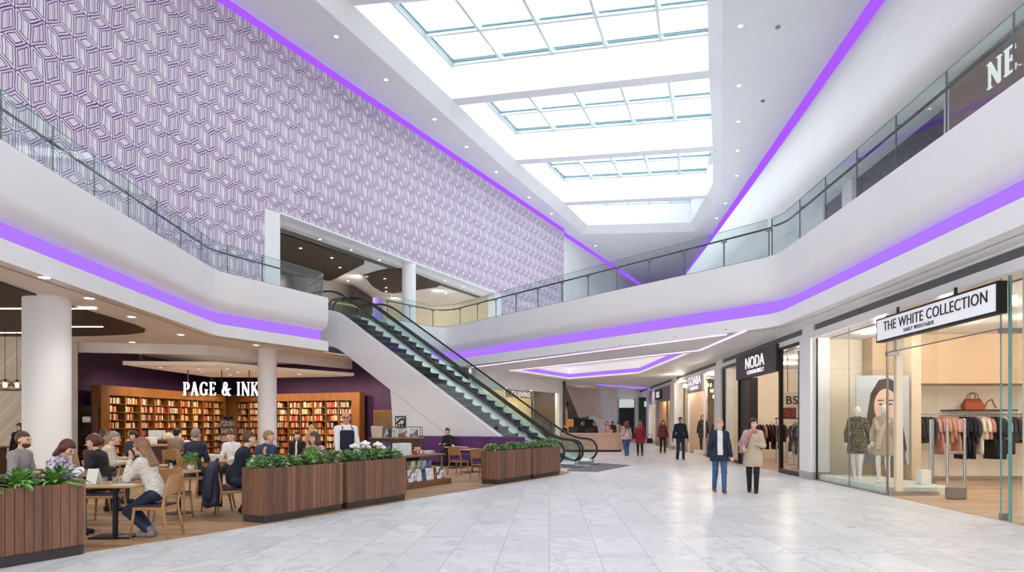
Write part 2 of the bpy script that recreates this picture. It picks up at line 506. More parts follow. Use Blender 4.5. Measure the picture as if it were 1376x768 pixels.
# ------------------------------------------------------------------ plan lines
Z1, Z2, ZTOP, ZC = 4.4, 6.2, 6.5, 17.5       # underside of upper floor, upper floor, top of the fascia, hall ceiling
FL = fillet([(-7.95, -2), (-9.5, 22.0), (-7.2, 26.75)], [1.5])
FR = fillet([(6.6, -4), (7.73, 19.9), (-3.6, 35.4), (-5.9, 32.0)], [1.6, .9])
def Xs(y): return 8.0 + .062*(y - 11.3)      # line of the ground-floor shopfronts
def wall_pt(s, y=0): return (-12.5 + D1[0]*s - D1[1]*y, 22 + D1[1]*s + D1[0]*y)   # s along the patterned wall, y behind it
WROT = math.atan2(D1[1], D1[0])

# ------------------------------------------------------------------ floors
f = MB(); f.prism([(-24, -6), (22, -6), (22, 66), (-24, 66)], -.2, 0); struct('floor', f, MARBLE, 'white marble tiled mall floor with grey veins')
CAFE = [(-8.2, 2.6), (-5.85, 7.2), (-5.25, 8.43), (-4.45, 9.75), (-3.85, 10.87), (-3.15, 12.1), (-2.15, 14.15), (-.3, 17.65), (1.68, 21.3), (1.9, 22.2), (1.0, 23.9), (-5.0, 27.2), (-4.2, 29.6), (-4.2, 36), (-22, 36), (-22, 2.6)]
f = MB(); f.prism(CAFE, .0, .008); struct('floor_cafe', f, OAKF, 'oak plank floor of the cafe and bookshop')
f = MB(); f.prism([(Xs(6)+.02, 6), (Xs(53)+.02, 53), (17, 53), (17, 6)], .0, .008); struct('floor_shops', f, SHOPF, 'pale timber floor inside the clothes shops')
# upper floor slabs
f = MB()
f.plate([[(-7.9, -2)] + [(p[0]-.3, p[1]) for p in FL[1:]] + [(-8.4, 29.1), (-6.75, 32.4), (-6.2, 32.3), (-3.9, 35.7), (14, 82), (34, 82), (12, 110), (-30, 40), (-30, -2)]], Z2)
f.plate([[(p[0], p[1]) for p in offset_path(FR, -.3, -1)] + [(-6.2, 32.3), (-6, 40), (14, 82), (24, 82), (18, -4)]], Z2-.005)
struct('floor_upper', f, MARBLE, 'upper storey floor behind the white balconies')

# ------------------------------------------------------------------ balcony fascias with lit purple cove
def fascia(name, path, side, lab):
    m = MB()
    m.mat(0).sweep([(-.55, ZTOP), (0, ZTOP), (0, 5.62), (-.02, 5.5), (-.07, 5.39), (-.15, 5.3), (-.26, 5.24), (-.5, 5.21)], path, side)
    m.sweep([(-.55, 4.78), (.0, 4.80), (.0, Z1+.012), (-.6, Z1+.012)], path, side)
    m.sweep([(-.55, ZTOP), (-.55, 5.2)], path, side)
    m.mat(1).sweep([(-.36, 5.25), (-.40, 4.77)], path, side)
    # closed ends
    for i, j in ((0, 1), (-1, -2)):
        d = Vector((path[i][0]-path[j][0], path[i][1]-path[j][1])).normalized(); n = Vector((-d.y, d.x))*(1 if (i == -1) else -1)*(-side)
        pr = [(-.55, ZTOP), (0, ZTOP), (0, 5.62), (-.02, 5.5), (-.07, 5.39), (-.15, 5.3), (-.26, 5.24), (-.5, 5.21)]
        m.mat(0).quad(*[(path[i][0]+n.x*o, path[i][1]+n.y*o, z) for o, z in pr])
        m.quad(*[(path[i][0]+n.x*o, path[i][1]+n.y*o, z) for o, z in ((-.55, 4.79), (0, 4.79), (0, Z1), (-.55, Z1))])
        m.mat(0).quad(*[(path[i][0]+n.x*o, path[i][1]+n.y*o, z) for o, z in ((-.40, 5.25), (-.38, 5.25), (-.38, 4.77), (-.40, 4.77))])
    return struct(name, m, [WHITE2, PURPLE], lab, 'balcony', angle=35)
fascia('trim_1', FL, 1, 'white curved balcony front on the left with purple lit groove')
fascia('trim_2', FR, -1, 'white curved bridge and balcony front on the right with purple lit groove')

# ------------------------------------------------------------------ ground floor ceilings
f = MB()
f.plate([[(p[0]-.3, p[1]) for p in FL] + [(-6.9, 28.3), (-5.25, 31.7), (-4.6, 33.4), (-9, 40), (-22, 40), (-22, -2)]], Z1, flip=True)
f.sweep([(0, Z1), (0, 4.05), (-.2, 4.05), (-.2, Z1)], [(-22, 23.2), (-15.0, 23.6), (-11.0, 24.6), (-9.5, 27.0), (-6.9, 31.4)], 1)
struct('ceiling_cafe', f, CEILW, 'low plaster ceiling above the cafe and bookshop')
f = MB()
wp = [(-10.0, 12.9)] + [(-10.45, 15.5), (-10.62, 18.3)] + [(-10.72, 19.4), (-10.9, 20.3), (-11.3, 20.95), (-12.0, 21.4), (-13.2, 21.75), (-14.5, 21.9), (-18, 21.9), (-18, 8), (-9.9, 8)]
f.prism(wp, Z1-.03, Z1-.004); struct('trim_3', f, SLAT, 'dark timber slatted ceiling panel with rounded end above the cafe', 'ceiling')
TR = [(0.1, 36.8), (3.65, 43.5), (7.2, 38.6), (7.15, 27.3)]
f = MB()
f.plate([[(p[0], p[1]) for p in offset_path(FR, -.3, -1)] + [(-6.4, 33), (-9, 40), (0, 62), (16, 62), (12, -4)], TR], Z1, flip=True)
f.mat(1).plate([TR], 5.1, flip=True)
for i in range(4):
    a, b = TR[i], TR[(i+1) % 4]
    if i == 3:
        f.quad((*a, Z1), (*b, Z1), (*b, 5.1), (*a, 5.1))
    else:
        f.quad((*a, 4.72), (*b, 4.72), (*b, 5.1), (*a, 5.1))
        f.quad((*a, Z1), (*b, Z1), (*b, 4.5), (*a, 4.5))
struct('ceiling_mall', f, [SOFFIT, plain('tray_glow_paint', (240, 238, 238), .6, var=.01, emit=.30)], 'white ceiling of the ground floor arcade with a raised tray')  # tray surfaces emit a little, standing in for cove light on them
f = MB()
for i in range(3):
    a, b = TR[i], TR[(i+1) % 4]
    f.quad((*a, 4.5), (*b, 4.5), (*b, 4.72), (*a, 4.72))
f.quad((6.0, 49.0, 4.39), (11.0, 54.0, 4.39), (11.0, 56.5, 4.39), (6.2, 50.2, 4.39))
struct('trim_4', f, PURPLE, 'purple light band round the raised ceiling tray', 'light band')
f = MB()
def strip(m, a, b, w=.07, z0=Z1-.03, z1=Z1-.002):
    d = Vector((b[0]-a[0], b[1]-a[1])).normalized(); n = (-d.y*w/2, d.x*w/2)
    m.prism([(a[0]-n[0], a[1]-n[1]), (b[0]-n[0], b[1]-n[1]), (b[0]+n[0], b[1]+n[1]), (a[0]+n[0], a[1]+n[1])], z0, z1)
strip(f, (-2.0, 34.2), (6.75, 21.5)); struct('trim_5', f, PINK, 'thin pink light line along the arcade ceiling nearest the bridge', 'light line')
f = MB(); strip(f, (-.1, 36.4), (7.2, 26.2)); strip(f, (7.2, 26.25), (7.05, 20.6), .08)
struct('trim_6', f, PINK, 'thin pink light line beside the raised ceiling tray with a bend', 'light line')

# ------------------------------------------------------------------ patterned wall with the wide upper opening
def wallobj(name, mb, mats, lab, origin=(-12.5, 22, 0), rot=WROT):
    o = mb.build(name, mats, None); o.matrix_basis = Matrix.Translation(origin) @ Matrix.Rotation(rot, 4, 'Z')
    tag(o, lab, 'wall', None, 'structure'); return o
S0, S1, HZ = 5.9, 26.6, 10.25
f = MB()
f.quad((-26, 0, Z2), (S0, 0, Z2), (S0, 0, ZC), (-26, 0, ZC)); f.quad((S0, 0, HZ), (S1, 0, HZ), (S1, 0, ZC), (S0, 0, ZC)); f.quad((S1, 0, Z2), (37.9, 0, Z2), (37.9, 0, ZC), (S1, 0, ZC))
wallobj('wall_left', f, PAPER, 'tall wall papered with a purple cube pattern')
f = MB()
f.box(-26, S0-.02, .02, .7, Z2, ZC); f.box(S1+.02, 37.88, .02, .7, Z2, ZC)
f.box(S0-.02, S1+.02, .02, .7, HZ, ZC); f.box(S0, S1, -.03, .5, HZ-.07, HZ)
f.box(S0, S0+.8, -.03, .5, Z2, HZ); f.box(S1-.9, S1, -.02, .5, Z2, HZ)
f.box(37.9, 70, .35, .9, Z2, ZC)
wallobj('wall_left_backing', f, WHITE, 'white frame and end of the patterned wall')
f = MB(); f.box(-26, 37.9, -.05, -.005, ZC-.30, ZC-.002); f.box(37.9, 68, .27, .345, ZC-.30, ZC-.002)
o = f.build('trim_7', PURPLE2); o.matrix_basis = Matrix.Translation((-12.5, 22, 0)) @ Matrix.Rotation(WROT, 4, 'Z'); tag(o, 'purple light line along the top of the patterned wall', 'light line', None, 'structure')

# upper room behind the opening
f = MB(); f.mat(0)
f.quad((-2, .7, 10.0), (40, .7, 10.0), (40, 16, 10.0), (-2, 16, 10.0))
f.mat(1).box(S0+.8, S1-.9, 1.0, 1.35, 9.95, 9.995)
f.mat(0).box(S0, S1, .5, .7, 9.99, HZ)
o = wallobj('ceiling_upper_room', f, [CEILW, VENT], 'white ceiling of the upper lounge with a slot vent')
f = MB(); f.mat(0).box(-2, 40, 14.5, 14.8, Z2, 10); f.box(-2.2, -2, .7, 14.8, Z2, 10); f.box(40, 40.2, .7, 14.8, Z2, 10)
f.mat(1).box(27.6, 27.8, .75, 9.0, Z2, 10); f.box(16, 30, 9.0, 9.3, Z2, 10); f.box(29.8, 30, 9.3, 14.5, 8.35, 10)
wallobj('wall_upper_room', f, [CREAM, CREAM2], 'cream back wall of the upper lounge')
def upper_panel(name, pts, lab):
    m = MB(); m.prism(fillet(pts + [pts[0]], .6, 5)[:-1] if False else pts, 9.93, 9.99); return struct(name, m, SLAT, lab, 'ceiling')
upper_panel('trim_8', [(-16, 31.4), (-10.25, 30.0), (-7.8, 34.6), (-7.62, 35.2), (-7.75, 35.8), (-10.3, 39.6), (-11, 40.3), (-16, 42)], 'dark timber ceiling panel in the upper lounge, left one')
upper_panel('trim_9', [(-8.4, 38.7), (-7.4, 37.6), (-6.6, 37.0), (-5.9, 37.1), (-4.3, 41.2), (-4.6, 41.9), (-7.6, 43.9), (-8.3, 43.4), (-8.5, 41.6)], 'dark timber ceiling panel in the upper lounge, beside the column')
f = MB(); pth = fillet([(-18, 36.0), (-12.4, 38.2), (-9.6, 41.0), (-9.2, 45.5)], [2.0, 1.0], 6)
f.sweep([(0, 7.9), (0, 9.9), (-.25, 9.9), (-.25, 7.9), (0, 7.9)], pth, 1)
struct('trim_10', f, plain('dark_brown_bulkhead', (40, 28, 24), .5), 'dark curved bulkhead in the upper lounge', 'bulkhead')
f = MB(); f.sweep([(.03, 8.62), (.03, 8.72)], pth, 1); struct('trim_11', f, emit('gold_line', (215, 170, 120), .8), 'thin golden light line on the dark curved bulkhead', 'light line')
c = wall_pt(16.4, .35)
f = MB(); f.cyl(c[0], c[1], Z2, HZ-.07, .37, 32); struct('column_upper', f, WHITE2, 'round white column standing in the upper opening', 'column', angle=40)

# ------------------------------------------------------------------ hall ceiling and skylight
IN = [(-9.7, 18.6), (-3.07, 34.8), (.23, 42.9), (3.85, 51.1), (6.3, 57.0), (14.7, 56.2), (13.9, 47.3), (12.0, 40.8), (9.2, 31.9), (5.1, 18.2)]
def grow(poly, o):
    c = poly + [poly[0], poly[1]]; r = offset_path(c, o, 1 if True else -1); return r[1:-1]
OUT = grow(IN, -.55)
f = MB()
f.plate([[(-23, 2), (-20.9, 5), wall_pt(37.9, .0), wall_pt(37.9, .6), wall_pt(68, .6), (20, 84), (20.0, 82.0), (13.9 + .1046*(-22), 2.0)], OUT], ZC, flip=True)
for i in range(len(IN)):
    a, b, c, d = OUT[i], OUT[(i+1) % len(IN)], IN[(i+1) % len(IN)], IN[i]
    f.quad((*a, ZC), (*b, ZC), (*c, ZC+.6), (*d, ZC+.6))
struct('ceiling', f, WHITE, 'white hall ceiling round the skylight')
f = MB()
for i in range(len(IN)):
    a, b = IN[i], IN[(i+1) % len(IN)]
    f.quad((*a, ZC+.6), (*b, ZC+.6), (*b, 20.6), (*a, 20.6))
struct('wall_skylight', f, WHITE2, 'white upstand walls of the skylight')
beams = [((-6.55, 26.3), (7.6, 24.2)), ((-3.07, 34.8), (9.6, 31.9)), ((.23, 42.9), (12.2, 40.7)), ((3.85, 51.1), (14.3, 49.5))]
for i, (a, b) in enumerate(beams):
    m = MB(); d = Vector((b[0]-a[0], b[1]-a[1])).normalized(); n = (-d.y, d.x)
    m.prism([(a[0], a[1]), (b[0], b[1]), (b[0]+n[0]*.75, b[1]+n[1]*.75), (a[0]+n[0]*.75, a[1]+n[1]*.75)], ZC+.6, 19.9)
    struct('trim_%d' % (12+i), m, WHITE2, 'white deep roof beam across the skylight, %s from the camera' % NTH[i], 'beam')
SKYF = plain('skylight_frame', (224, 231, 234), .4, .1, var=.01)
SKYG = glass('skylight_glass', (236, 246, 248), .03, .3)
edges = [((-9.7, 18.6), (5.1, 18.2))] + beams + [((6.3, 57.0), (14.7, 56.2))]
ZG = 19.9
for bI in range(5):
    (a, b), (c, d) = edges[bI], edges[bI+1]
    o_ = .75 if bI > 0 else 0
    vd = Vector((c[0]-a[0], c[1]-a[1])); vd.normalize()
    a = (a[0]+vd.x*o_, a[1]+vd.y*o_); b = (b[0]+vd.x*o_, b[1]+vd.y*o_)
    L = lambda u, v: ((a[0]*(1-u)+b[0]*u)*(1-v)+(c[0]*(1-u)+d[0]*u)*v, (a[1]*(1-u)+b[1]*u)*(1-v)+(c[1]*(1-u)+d[1]*u)*v)
    w = thing('window_%d' % (bI+1), 'gridded skylight bay, %s from the camera' % NTH[bI], 'skylight', (*L(.5, .5), ZG)); w['kind'] = 'structure'
    fr = MB()
    nu, nv = 5, 3
    for i in range(nu+1):
        u = i/nu; p, q = L(u, 0), L(u, 1); fr.obar((*p, ZG), (*q, ZG), .13, .30)
    for j in range(nv+1):
        v = j/nv; p, q = L(0, v), L(1, v); fr.obar((*p, ZG), (*q, ZG), .16, .24)
    for p, q in ((L(0,0), L(1,0)), (L(1,0), L(1,1)), (L(1,1), L(0,1)), (L(0,1), L(0,0))): fr.obar((*p, ZG+.18), (*q, ZG+.18), .3, .12)
    fro = fr.build('skylight_frame', SKYF, w)
    ge = MB()
    for i in range(nu):
        for j in range(nv):
            g = lambda u, v: (*L((i+u)/nu, (j+v)/nv), ZG+.04)
            ge.obar(g(.06, .955), g(.97, .955), .05, .06)
            if i == 0: ge.obar(g(.07, .05), g(.07, .95), .07, .06)
    ge.build('glass_edge', plain('teal_glass_edge', (112, 150, 156), .3, var=.05), w, under=fro)
    for i in range(nu):
        for j in range(nv):
            p = [L(i/nu, j/nv), L((i+1)/nu, j/nv), L((i+1)/nu, (j+1)/nv), L(i/nu, (j+1)/nv)]
            MB().quad(*[(*k, ZG+.1) for k in p]).build('pane', SKYG, w)

# ------------------------------------------------------------------ right hand upper wall, leaning out towards the ceiling
def bulk(y): return 10.3 + .062*(y-18.9)
def cove(y): return 13.9 + .1046*(y-24.9)
f = MB(); rings = []
for y in (2, 10, 20, 30, 40, 55, 70, 82):
    b, c = bulk(y), cove(y); r = [(b+1.6, y, 10.05), (b+.7, y, 10.07), (b+.3, y, 10.14), (b+.08, y, 10.32), (b, y, 10.6), (b+.06, y, 11.2)]
    for k in range(1, 6):
        t = k/5; r.append((b+.06+(c-b-.06)*t**1.15, y, 11.2+(ZC-11.2)*t))
    rings.append(r)
f.loft(rings, cap=False, closed=False); struct('wall_right', f, WHITE, 'plain white upper wall on the right with rounded lower edge', smooth=True)
f = MB(); f.loft([[(cove(y)-.50, y, ZC-.012), (cove(y)-.10, y, ZC-.03), (cove(y)-.14, y, ZC-.24)] for y in (2, 82)], cap=False, closed=False)
struct('trim_17', f, PURPLE2, 'purple light line where the right wall meets the ceiling', 'light line')
f = MB(); f.box(10, 24, 82, 82.3, Z2, ZC); struct('wall_end', f, WHITE, 'white end wall of the hall')

# upper shopfronts on the right behind the glass
def Xu(y): return 11.6 + .062*(y-18.9)
def upseg(m, y0, y1, z0, z1, dx=0, t=.1):
    m.prism([(Xu(y0)+dx, y0), (Xu(y0)+dx+t, y0), (Xu(y1)+dx+t, y1), (Xu(y1)+dx, y1)], z0, z1)
f = MB(); f.mat(0); upseg(f, 26.5, 40, Z2, 10.05); f.mat(1); upseg(f, 6, 17.0, Z2, 10.05, -.6, .1)
f.mat(0); upseg(f, 17.0, 18.1, Z2, 10.05, -.1, .3); upseg(f, 23.6, 24.4, Z2, 10.05, -.15, .3)
f.mat(2); upseg(f, 18.1, 23.6, Z2, 10.05, .05, .05); upseg(f, 24.4, 26.5, Z2, 10.05, .1, .05)
BRWN = wood('brown_shop_panel', (138, 104, 84), (104, 76, 60), 'y', 0, .5, 2)
struct('wall_upper_shops', f, [WHITE, BRWN, plain('dark_reflective_front', (58, 58, 66), .12, .3, var=.05)], 'row of upper shopfronts behind the right balcony')
# ------------------------------------------------------------------ glass balustrades
def balustrade(name, label, path, side, s0, s1, step, ztop, zrail, off=-.10, post=True, railr=.03, zb=ZTOP):
    n = max(1, round((s1-s0)/step)); st = (s1-s0)/n
    c = at_len(path, (s0+s1)/2); t = thing(name, label, 'balustrade', (c[0], c[1], zb))
    for i in range(n):
        sp = subpath(path, s0+i*st+.012, s0+(i+1)*st-.012)
        m = MB(); m.sweep([(off-.008, zb+.005), (off+.008, zb+.005), (off+.008, ztop), (off-.008, ztop)], sp, side, closed=True)
        gp_ = m.build('glass_panel', GLASS, t)
        m = MB(); m.sweep([(off-.009, ztop), (off+.009, ztop), (off+.009, ztop+.012), (off-.009, ztop+.012)], sp, side, closed=True)
        m.build('glass_edge', GEDGE, t, under=gp_)
    m = MB(); m.sweep([(off-.03, zb-.002), (off+.03, zb-.002), (off+.03, zb+.035), (off-.03, zb+.035)], subpath(path, s0, s1), side, closed=True)
    m.build('base_channel', VENT, t)
    rp = offset_path(subpath(path, s0, s1), off-.12, side)
    m = MB(); m.tube([(p[0], p[1], zrail) for p in rp], railr, 10); m.build('handrail', BRONZE, t, smooth=True)
    for i in range(n+1):
        s = s0+i*st; a, b = at_len(path, max(s-.01, 0)), at_len(path, s+.01)
        d = Vector((b[0]-a[0], b[1]-a[1])).normalized(); nn = Vector((d.y, -d.x))*side; p = Vector(at_len(path, s))
        q = p + nn*(off-.03)
        m = MB()
        if post:
            m.obar((q.x, q.y, zb), (q.x, q.y, zrail-.02), .05, .016, up=(nn.x, nn.y, 0))
            r = p + nn*(off-.12); m.tube([(q.x, q.y, zrail-.07), (r.x, r.y, zrail-.07), (r.x, r.y, zrail-.02)], .012, 6)
            for e in (-1, 1): m.tube([(q.x+d.x*e*.09, q.y+d.y*e*.09, zrail-.1), (q.x+d.x*e*.02, q.y+d.y*e*.02, zrail-.1)], .028, 8)
            m.build('post', GREYM, t)
        else:
            m.obar((q.x+nn.x*.03, q.y+nn.y*.03, zb), (q.x+nn.x*.03, q.y+nn.y*.03, ztop), .022, .024, up=(nn.x, nn.y, 0))
            r = p + nn*(off-.12); m.tube([(q.x, q.y, zrail), (r.x, r.y, zrail)], .02, 8)
            m.build('joint', plain('joint_dark', (88, 96, 98), .3, .2), t)
    return t
LF = arclen(FL)[-1]; RF = arclen(FR)
FLX = FL[:-1] + [(FL[-1][0]-.02, FL[-1][1]-.04)]
balustrade('glass_balustrade', 'long glass balustrade on the left balcony in front of the patterned wall', FL, 1, 8.0, LF-.25, 1.55, 7.45, 7.2, -.12, False)
p0 = at_len(offset_path(FL, -.12, 1), LF-.3)
ret = [(FL[-1][0]-.17, FL[-1][1]+.0), (FL[-1][0]-1.0, FL[-1][1]+1.35)]
balustrade('glass_balustrade', 'short glass return at the end of the left balcony beside the escalator', ret, 1, 0, 1.5, .75, 7.45, 7.2, -.03, True, .022)
sB = RF[min(range(len(FR)), key=lambda i: math.dist(FR[i], (7.6, 20.4)))]
balustrade('glass_balustrade', 'glass balustrade along the straight right balcony below the white serif letters', FR, -1, 9.0, sB-.34, 1.75, 7.62, 7.42, -.10, False)
balustrade('glass_balustrade', 'glass balustrade with clipped posts along the slanting bridge', FR, -1, sB-.2, RF[-1]-.2, 1.55, 7.62, 7.40, -.10, True)

# ------------------------------------------------------------------ pair of escalators
SL, T0, T1 = .67, 1.1, 10.35
def nose(t): return 0 if t < T0 else (Z2 if t > T1 else (t-T0)*SL)
def soft(t, r=.5):      # nosing line with rounded transitions
    return sum(nose(t+d*r) for d in (-1, -.6, -.2, .2, .6, 1))/6
EROT = math.atan2(.442, -.897)
def esc_pt(t, p): return (1.91 - .897*t + .442*p, 24.05 + .442*t + .897*p)
STEPM = plain('step_metal', (96, 100, 104), .4, .6, var=.12, scale=20)
STEPR = plain('step_riser', (58, 60, 64), .5, .4, var=.15, scale=20)
DECK = plain('deck_white_metal', (226, 227, 230), .3, .3, var=.02)
SKIRT = plain('skirt_steel', (170, 176, 178), .3, .7, var=.04)
ESCG = glass('escalator_glass', (232, 244, 240), .07, .35)
def escalator(label, loc):
    t = thing('escalator', label, 'escalator', loc, EROT, 'pair of escalators')
    H = .80
    ts = [x*.25 for x in range(2, 48)]
    for sd in (-1, 1):
        y = sd*H
        def rail_line(z_top):
            pts = []
            for k in range(9):
                a = -PI/2 - PI*k/8; pts.append((.50+.42*math.cos(a), .55+.42*math.sin(a)))
            for q in ts[1:]: pts.append((q, soft(q)+.97))
            for k in range(9):
                a = PI/2 - PI*k/8; pts.append((11.8+.42*math.cos(a), Z2+.55+.42*math.sin(a)))
            return pts
        m = MB(); m.tube([(a, y, z) for a, z in rail_line(0)], .042, 8); m.build('handrail', RUBBER, t, smooth=True, world=False)
        # balustrade glass
        lo, hi = [], []
        for q in [.14, .22, .35, .5] + ts[1:] + [11.9, 12.05, 12.15]:
            if q < .5: up = .55+math.sqrt(max(.38**2-(q-.5)**2, 0))
            elif q > 11.8: up = Z2+.55+math.sqrt(max(.38**2-(q-11.8)**2, 0))
            else: up = soft(q)+.93
            dn = soft(q)+.17
            if q < .5: dn = max(dn, .55-math.sqrt(max(.38**2-(q-.5)**2, 0)))
            if q > 11.8: dn = max(dn, Z2+.55-math.sqrt(max(.38**2-(q-11.8)**2, 0)))
            lo.append((q, dn)); hi.append((q, up))
        m = MB()
        m.loft([[(a, y, z), (c, y, z2)] for (a, z), (c, z2) in zip(lo, hi)], cap=False, closed=False); m.build('balustrade_glass', ESCG, t, world=False)
        # inner skirt and decking
        rings = []
        for q in [.25, .6] + ts[1:] + [12.1]:
            z = soft(q)
            rings.append([(q, y-sd*.22, z-.02), (q, y-sd*.22, z+.06), (q, y-sd*.05, z+.17), (q, y+sd*.07, z+.17), (q, y+sd*.10, z+.10), (q, y+sd*.10, max(z-.1, .0))])
        m = MB(); m.loft(rings, cap=False, closed=False); m.build('decking', DECK, t, world=False, angle=40)
        m = MB(); m.loft([[(q, y-sd*.225, soft(q)-.14 if soft(q) > .2 else .0), (q, y-sd*.225, soft(q)+.06)] for q in [.25, .6]+ts[1:]+[12.1]], cap=False, closed=False); m.build('skirt_panel', SKIRT, t, world=False)
        m = MB(); m.rbox(.42, .66, y-.06, y+.06, .0, .16, .03); m.build('handrail_inlet', RUBBER, t, world=False)
    n = 0; q = T0 - .15
    run = .40
    while q < T1 + .3:
        z = min((round((q-T0)/run)+.5)*run*SL, Z2) if q > T0 else .0
        z = max(z, .0)
        m = MB(); m.mat(0).box(q, q+run+.03, -.55, .55, z-.03, z+.0)
        m.mat(1); rr = []
        for k in range(5):
            a = k/4; rr.append([(q-.02+.05*math.sin(a*PI/2), -.55, z-.27*a-.005), (q-.02+.05*math.sin(a*PI/2), .55, z-.27*a-.005)])
        m.loft(rr, cap=False, closed=False)
        m.mat(2).box(q-.025, q+.01, -.55, .55, z-.012, z+.004)
        m.build('step', [STEPM, STEPR, plain('step_edge', (140, 142, 140), .5)], t, world=False); q += run
    for bx_ in ((-.2, T0-.15, .009, .02), (T1+.55, 12.6, Z2-.02, Z2+.012)): m = MB(); m.box(bx_[0], bx_[1], -.57, .57, bx_[2], bx_[3]); m.build('floor_plate', STEPM, t, world=False)
    return t
e1 = escalator('nearer of the two escalators, right above the white sloping side panel', (*esc_pt(0, .82), 0))
copy_tree(e1, (*esc_pt(0, 2.73), 0), EROT, 'farther of the two escalators, behind the nearer one')
# white cladding under and beside them
def under(t): return min(soft(t, .3) - 1.36, 4.86)
m = MB()
TW = 7.41
def side(p, y0):
    m2 = []
    ts = [x*.25 for x in range(3, 51)]
    for t in ts:
        lo = 0.0 if t < TW else max(under(t), 0)
        hi = soft(t)+.10
        m2.append([(*esc_pt(t, p), lo), (*esc_pt(t, p), hi)])
    m.loft(m2, cap=False, closed=False)
side(-.10, 0); side(3.66, 0)
ts = [TW] + [7.5+.25*k for k in range(21)]
m.loft([[(*esc_pt(t, -.10), under(t)), (*esc_pt(t, 3.66), under(t))] for t in ts], cap=False, closed=False)
m.loft([[(*esc_pt(TW, p), 0), (*esc_pt(TW, p), under(TW))] for p in (-.10, 3.66)], cap=False, closed=False)
for p0_, p1_, zz in ((-.10, -.07, .10), (1.715, 1.835, .165), (3.63, 3.66, .10)):
    m.loft([[(*esc_pt(t, p0_), soft(t)+zz), (*esc_pt(t, p1_), soft(t)+zz)] for t in [.25*k for k in range(3, 51)]], cap=False, closed=False)
struct('wall_escalator', m, plain('escalator_cladding', (226, 224, 226), .5, var=.01), 'white panelled side and underside of the escalators')
m = MB(); m.loft([[(*esc_pt(t, -.104), under(t)-.004), (*esc_pt(t, -.104), under(t)+.010)] for t in (7.41, 6.6, 5.6, 4.7, 4.1)], cap=False, closed=False)
struct('trim_18', m, VENT, 'fine joint line in the white escalator side', 'joint')
m = MB(); m.prism([esc_pt(-1.55, -1.2), esc_pt(-1.55, 2.7), esc_pt(-.25, 3.5), esc_pt(-.22, -.4), esc_pt(-.5, -1.2)], .0, .008)
tag(m.build('entrance_mat', plain('mat_grey', (112, 108, 116), .8, var=.06, scale=20)), 'dark grey floor mat at the foot of the escalators', 'mat')

# ------------------------------------------------------------------ columns
m = MB(); m.cyl(-10.42, 15.3, 0, Z1, .465, 40); struct('column_cafe', m, WHITE, 'thick round white column on the left of the cafe', 'column', angle=40)
m = MB(); m.cyl(-9.32, 26.0, 0, Z1, .345, 32); struct('column_bookshop', m, WHITE, 'slim round white column in front of the lettered shop sign', 'column', angle=40)

# ------------------------------------------------------------------ ceiling lights
def downlight(x, y, z, r, label, group, mat=LAMPC, cat='ceiling light', name='recessed_downlight'):
    m = MB(); m.mat(0).lathe([(r*1.45, z-.001), (r*1.5, z-.012), (r*1.1, z-.018), (r, z-.006)], x, y, 14); m.mat(1).cyl(x, y, z-.009, z-.004, r, 14)
    return tag(m.build(name, [WHITE2, mat]), label, cat, group)
def at(px, py, z): Y = (z-1.6)*917/(568-py); return ((px-688)*Y/917, Y)
for i, (px, py) in enumerate([(452, 49), (519, 107), (584, 160), (627, 197), (667, 231), (711, 265), (741, 287), (800, 330)]):
    x, y = at(px, py, ZC); downlight(x, y, ZC, .085, 'small bright downlight in the hall ceiling left of the skylight, %s along the row' % ORD[i], 'downlights left of the skylight')
for i, (px, py) in enumerate([(995, 35), (993, 115), (992, 163), (991, 202), (990, 236), (975, 273), (963, 293), (930, 334)]):
    x, y = at(px, py, ZC); downlight(x, y, ZC, .085, 'small bright downlight in the hall ceiling right of the skylight, %s along the row' % ORD[i], 'downlights right of the skylight')
for i, (px, py) in enumerate([(1045, 36), (1025, 135), (617, 224)]):
    x, y = at(px, py, ZC); m = MB(); m.lathe([(.0, ZC-.08), (.07, ZC-.08), (.1, ZC-.03), (.1, ZC)], x, y, 12)
    tag(m.build('smoke_detector', GREYM), 'small grey detector on the hall ceiling, %s' % ['right of the skylight, nearest', 'right of the skylight, farther one', 'left of the skylight'][i], 'detector', 'ceiling detectors')
for i, (px, py) in enumerate([(177, 425), (243, 449), (178, 459), (344, 463), (120, 400), (60, 372)]):
    x, y = at(px, py, Z1); downlight(x, y, Z1, .10, 'bright downlight in the pale soffit above the cafe, %s' % ['right of the timber panel', 'under the balcony bend', 'beyond the timber panel end', 'beside the slim column', 'near the balcony edge', 'nearest the left edge'][i], 'cafe soffit downlights')
for i, (x, y) in enumerate([(6.4, 20.4), (5.3, 22.2), (3.9, 24.6), (2.6, 26.6), (1.2, 28.9), (-.4, 31.0)]):
    m = MB(); m.cyl(x, y, Z1-.012, Z1-.002, .05, 10); tag(m.build('ceiling_sprinkler', GREYM), 'tiny dark fitting in the bridge soffit, %s from the bend' % NTH[i], 'sprinkler', 'soffit fittings')
# line lights in the timber panel
for i, (x0, x1, y) in enumerate([(-14.5, -10.05, 16.5), (-12.9, -11.75, 19.6), (-16.2, -14.9, 20.9)]):
    m = MB(); m.box(x0, x1, y-.035, y+.035, Z1-.045, Z1-.028)
    tag(m.build('line_light', LINE), 'slim straight light in the dark timber panel, %s' % ['nearest', 'right of the thick column', 'farthest'][i], 'ceiling light', 'timber panel lights')
for i, (px, py) in enumerate([(404, 333), (446, 346), (457, 359), (430, 321), (517, 374), (519, 386), (519, 391), (472, 335), (510, 349), (598, 377), (622, 385), (635, 390), (599, 394), (468, 377), (526, 397)]):
    x, y = at(px, py, 9.93); downlight(x, y, 9.925, .06, 'small downlight in the upper lounge ceiling, %s from the left jamb' % NTH[i], 'upper lounge downlights', LAMPW)
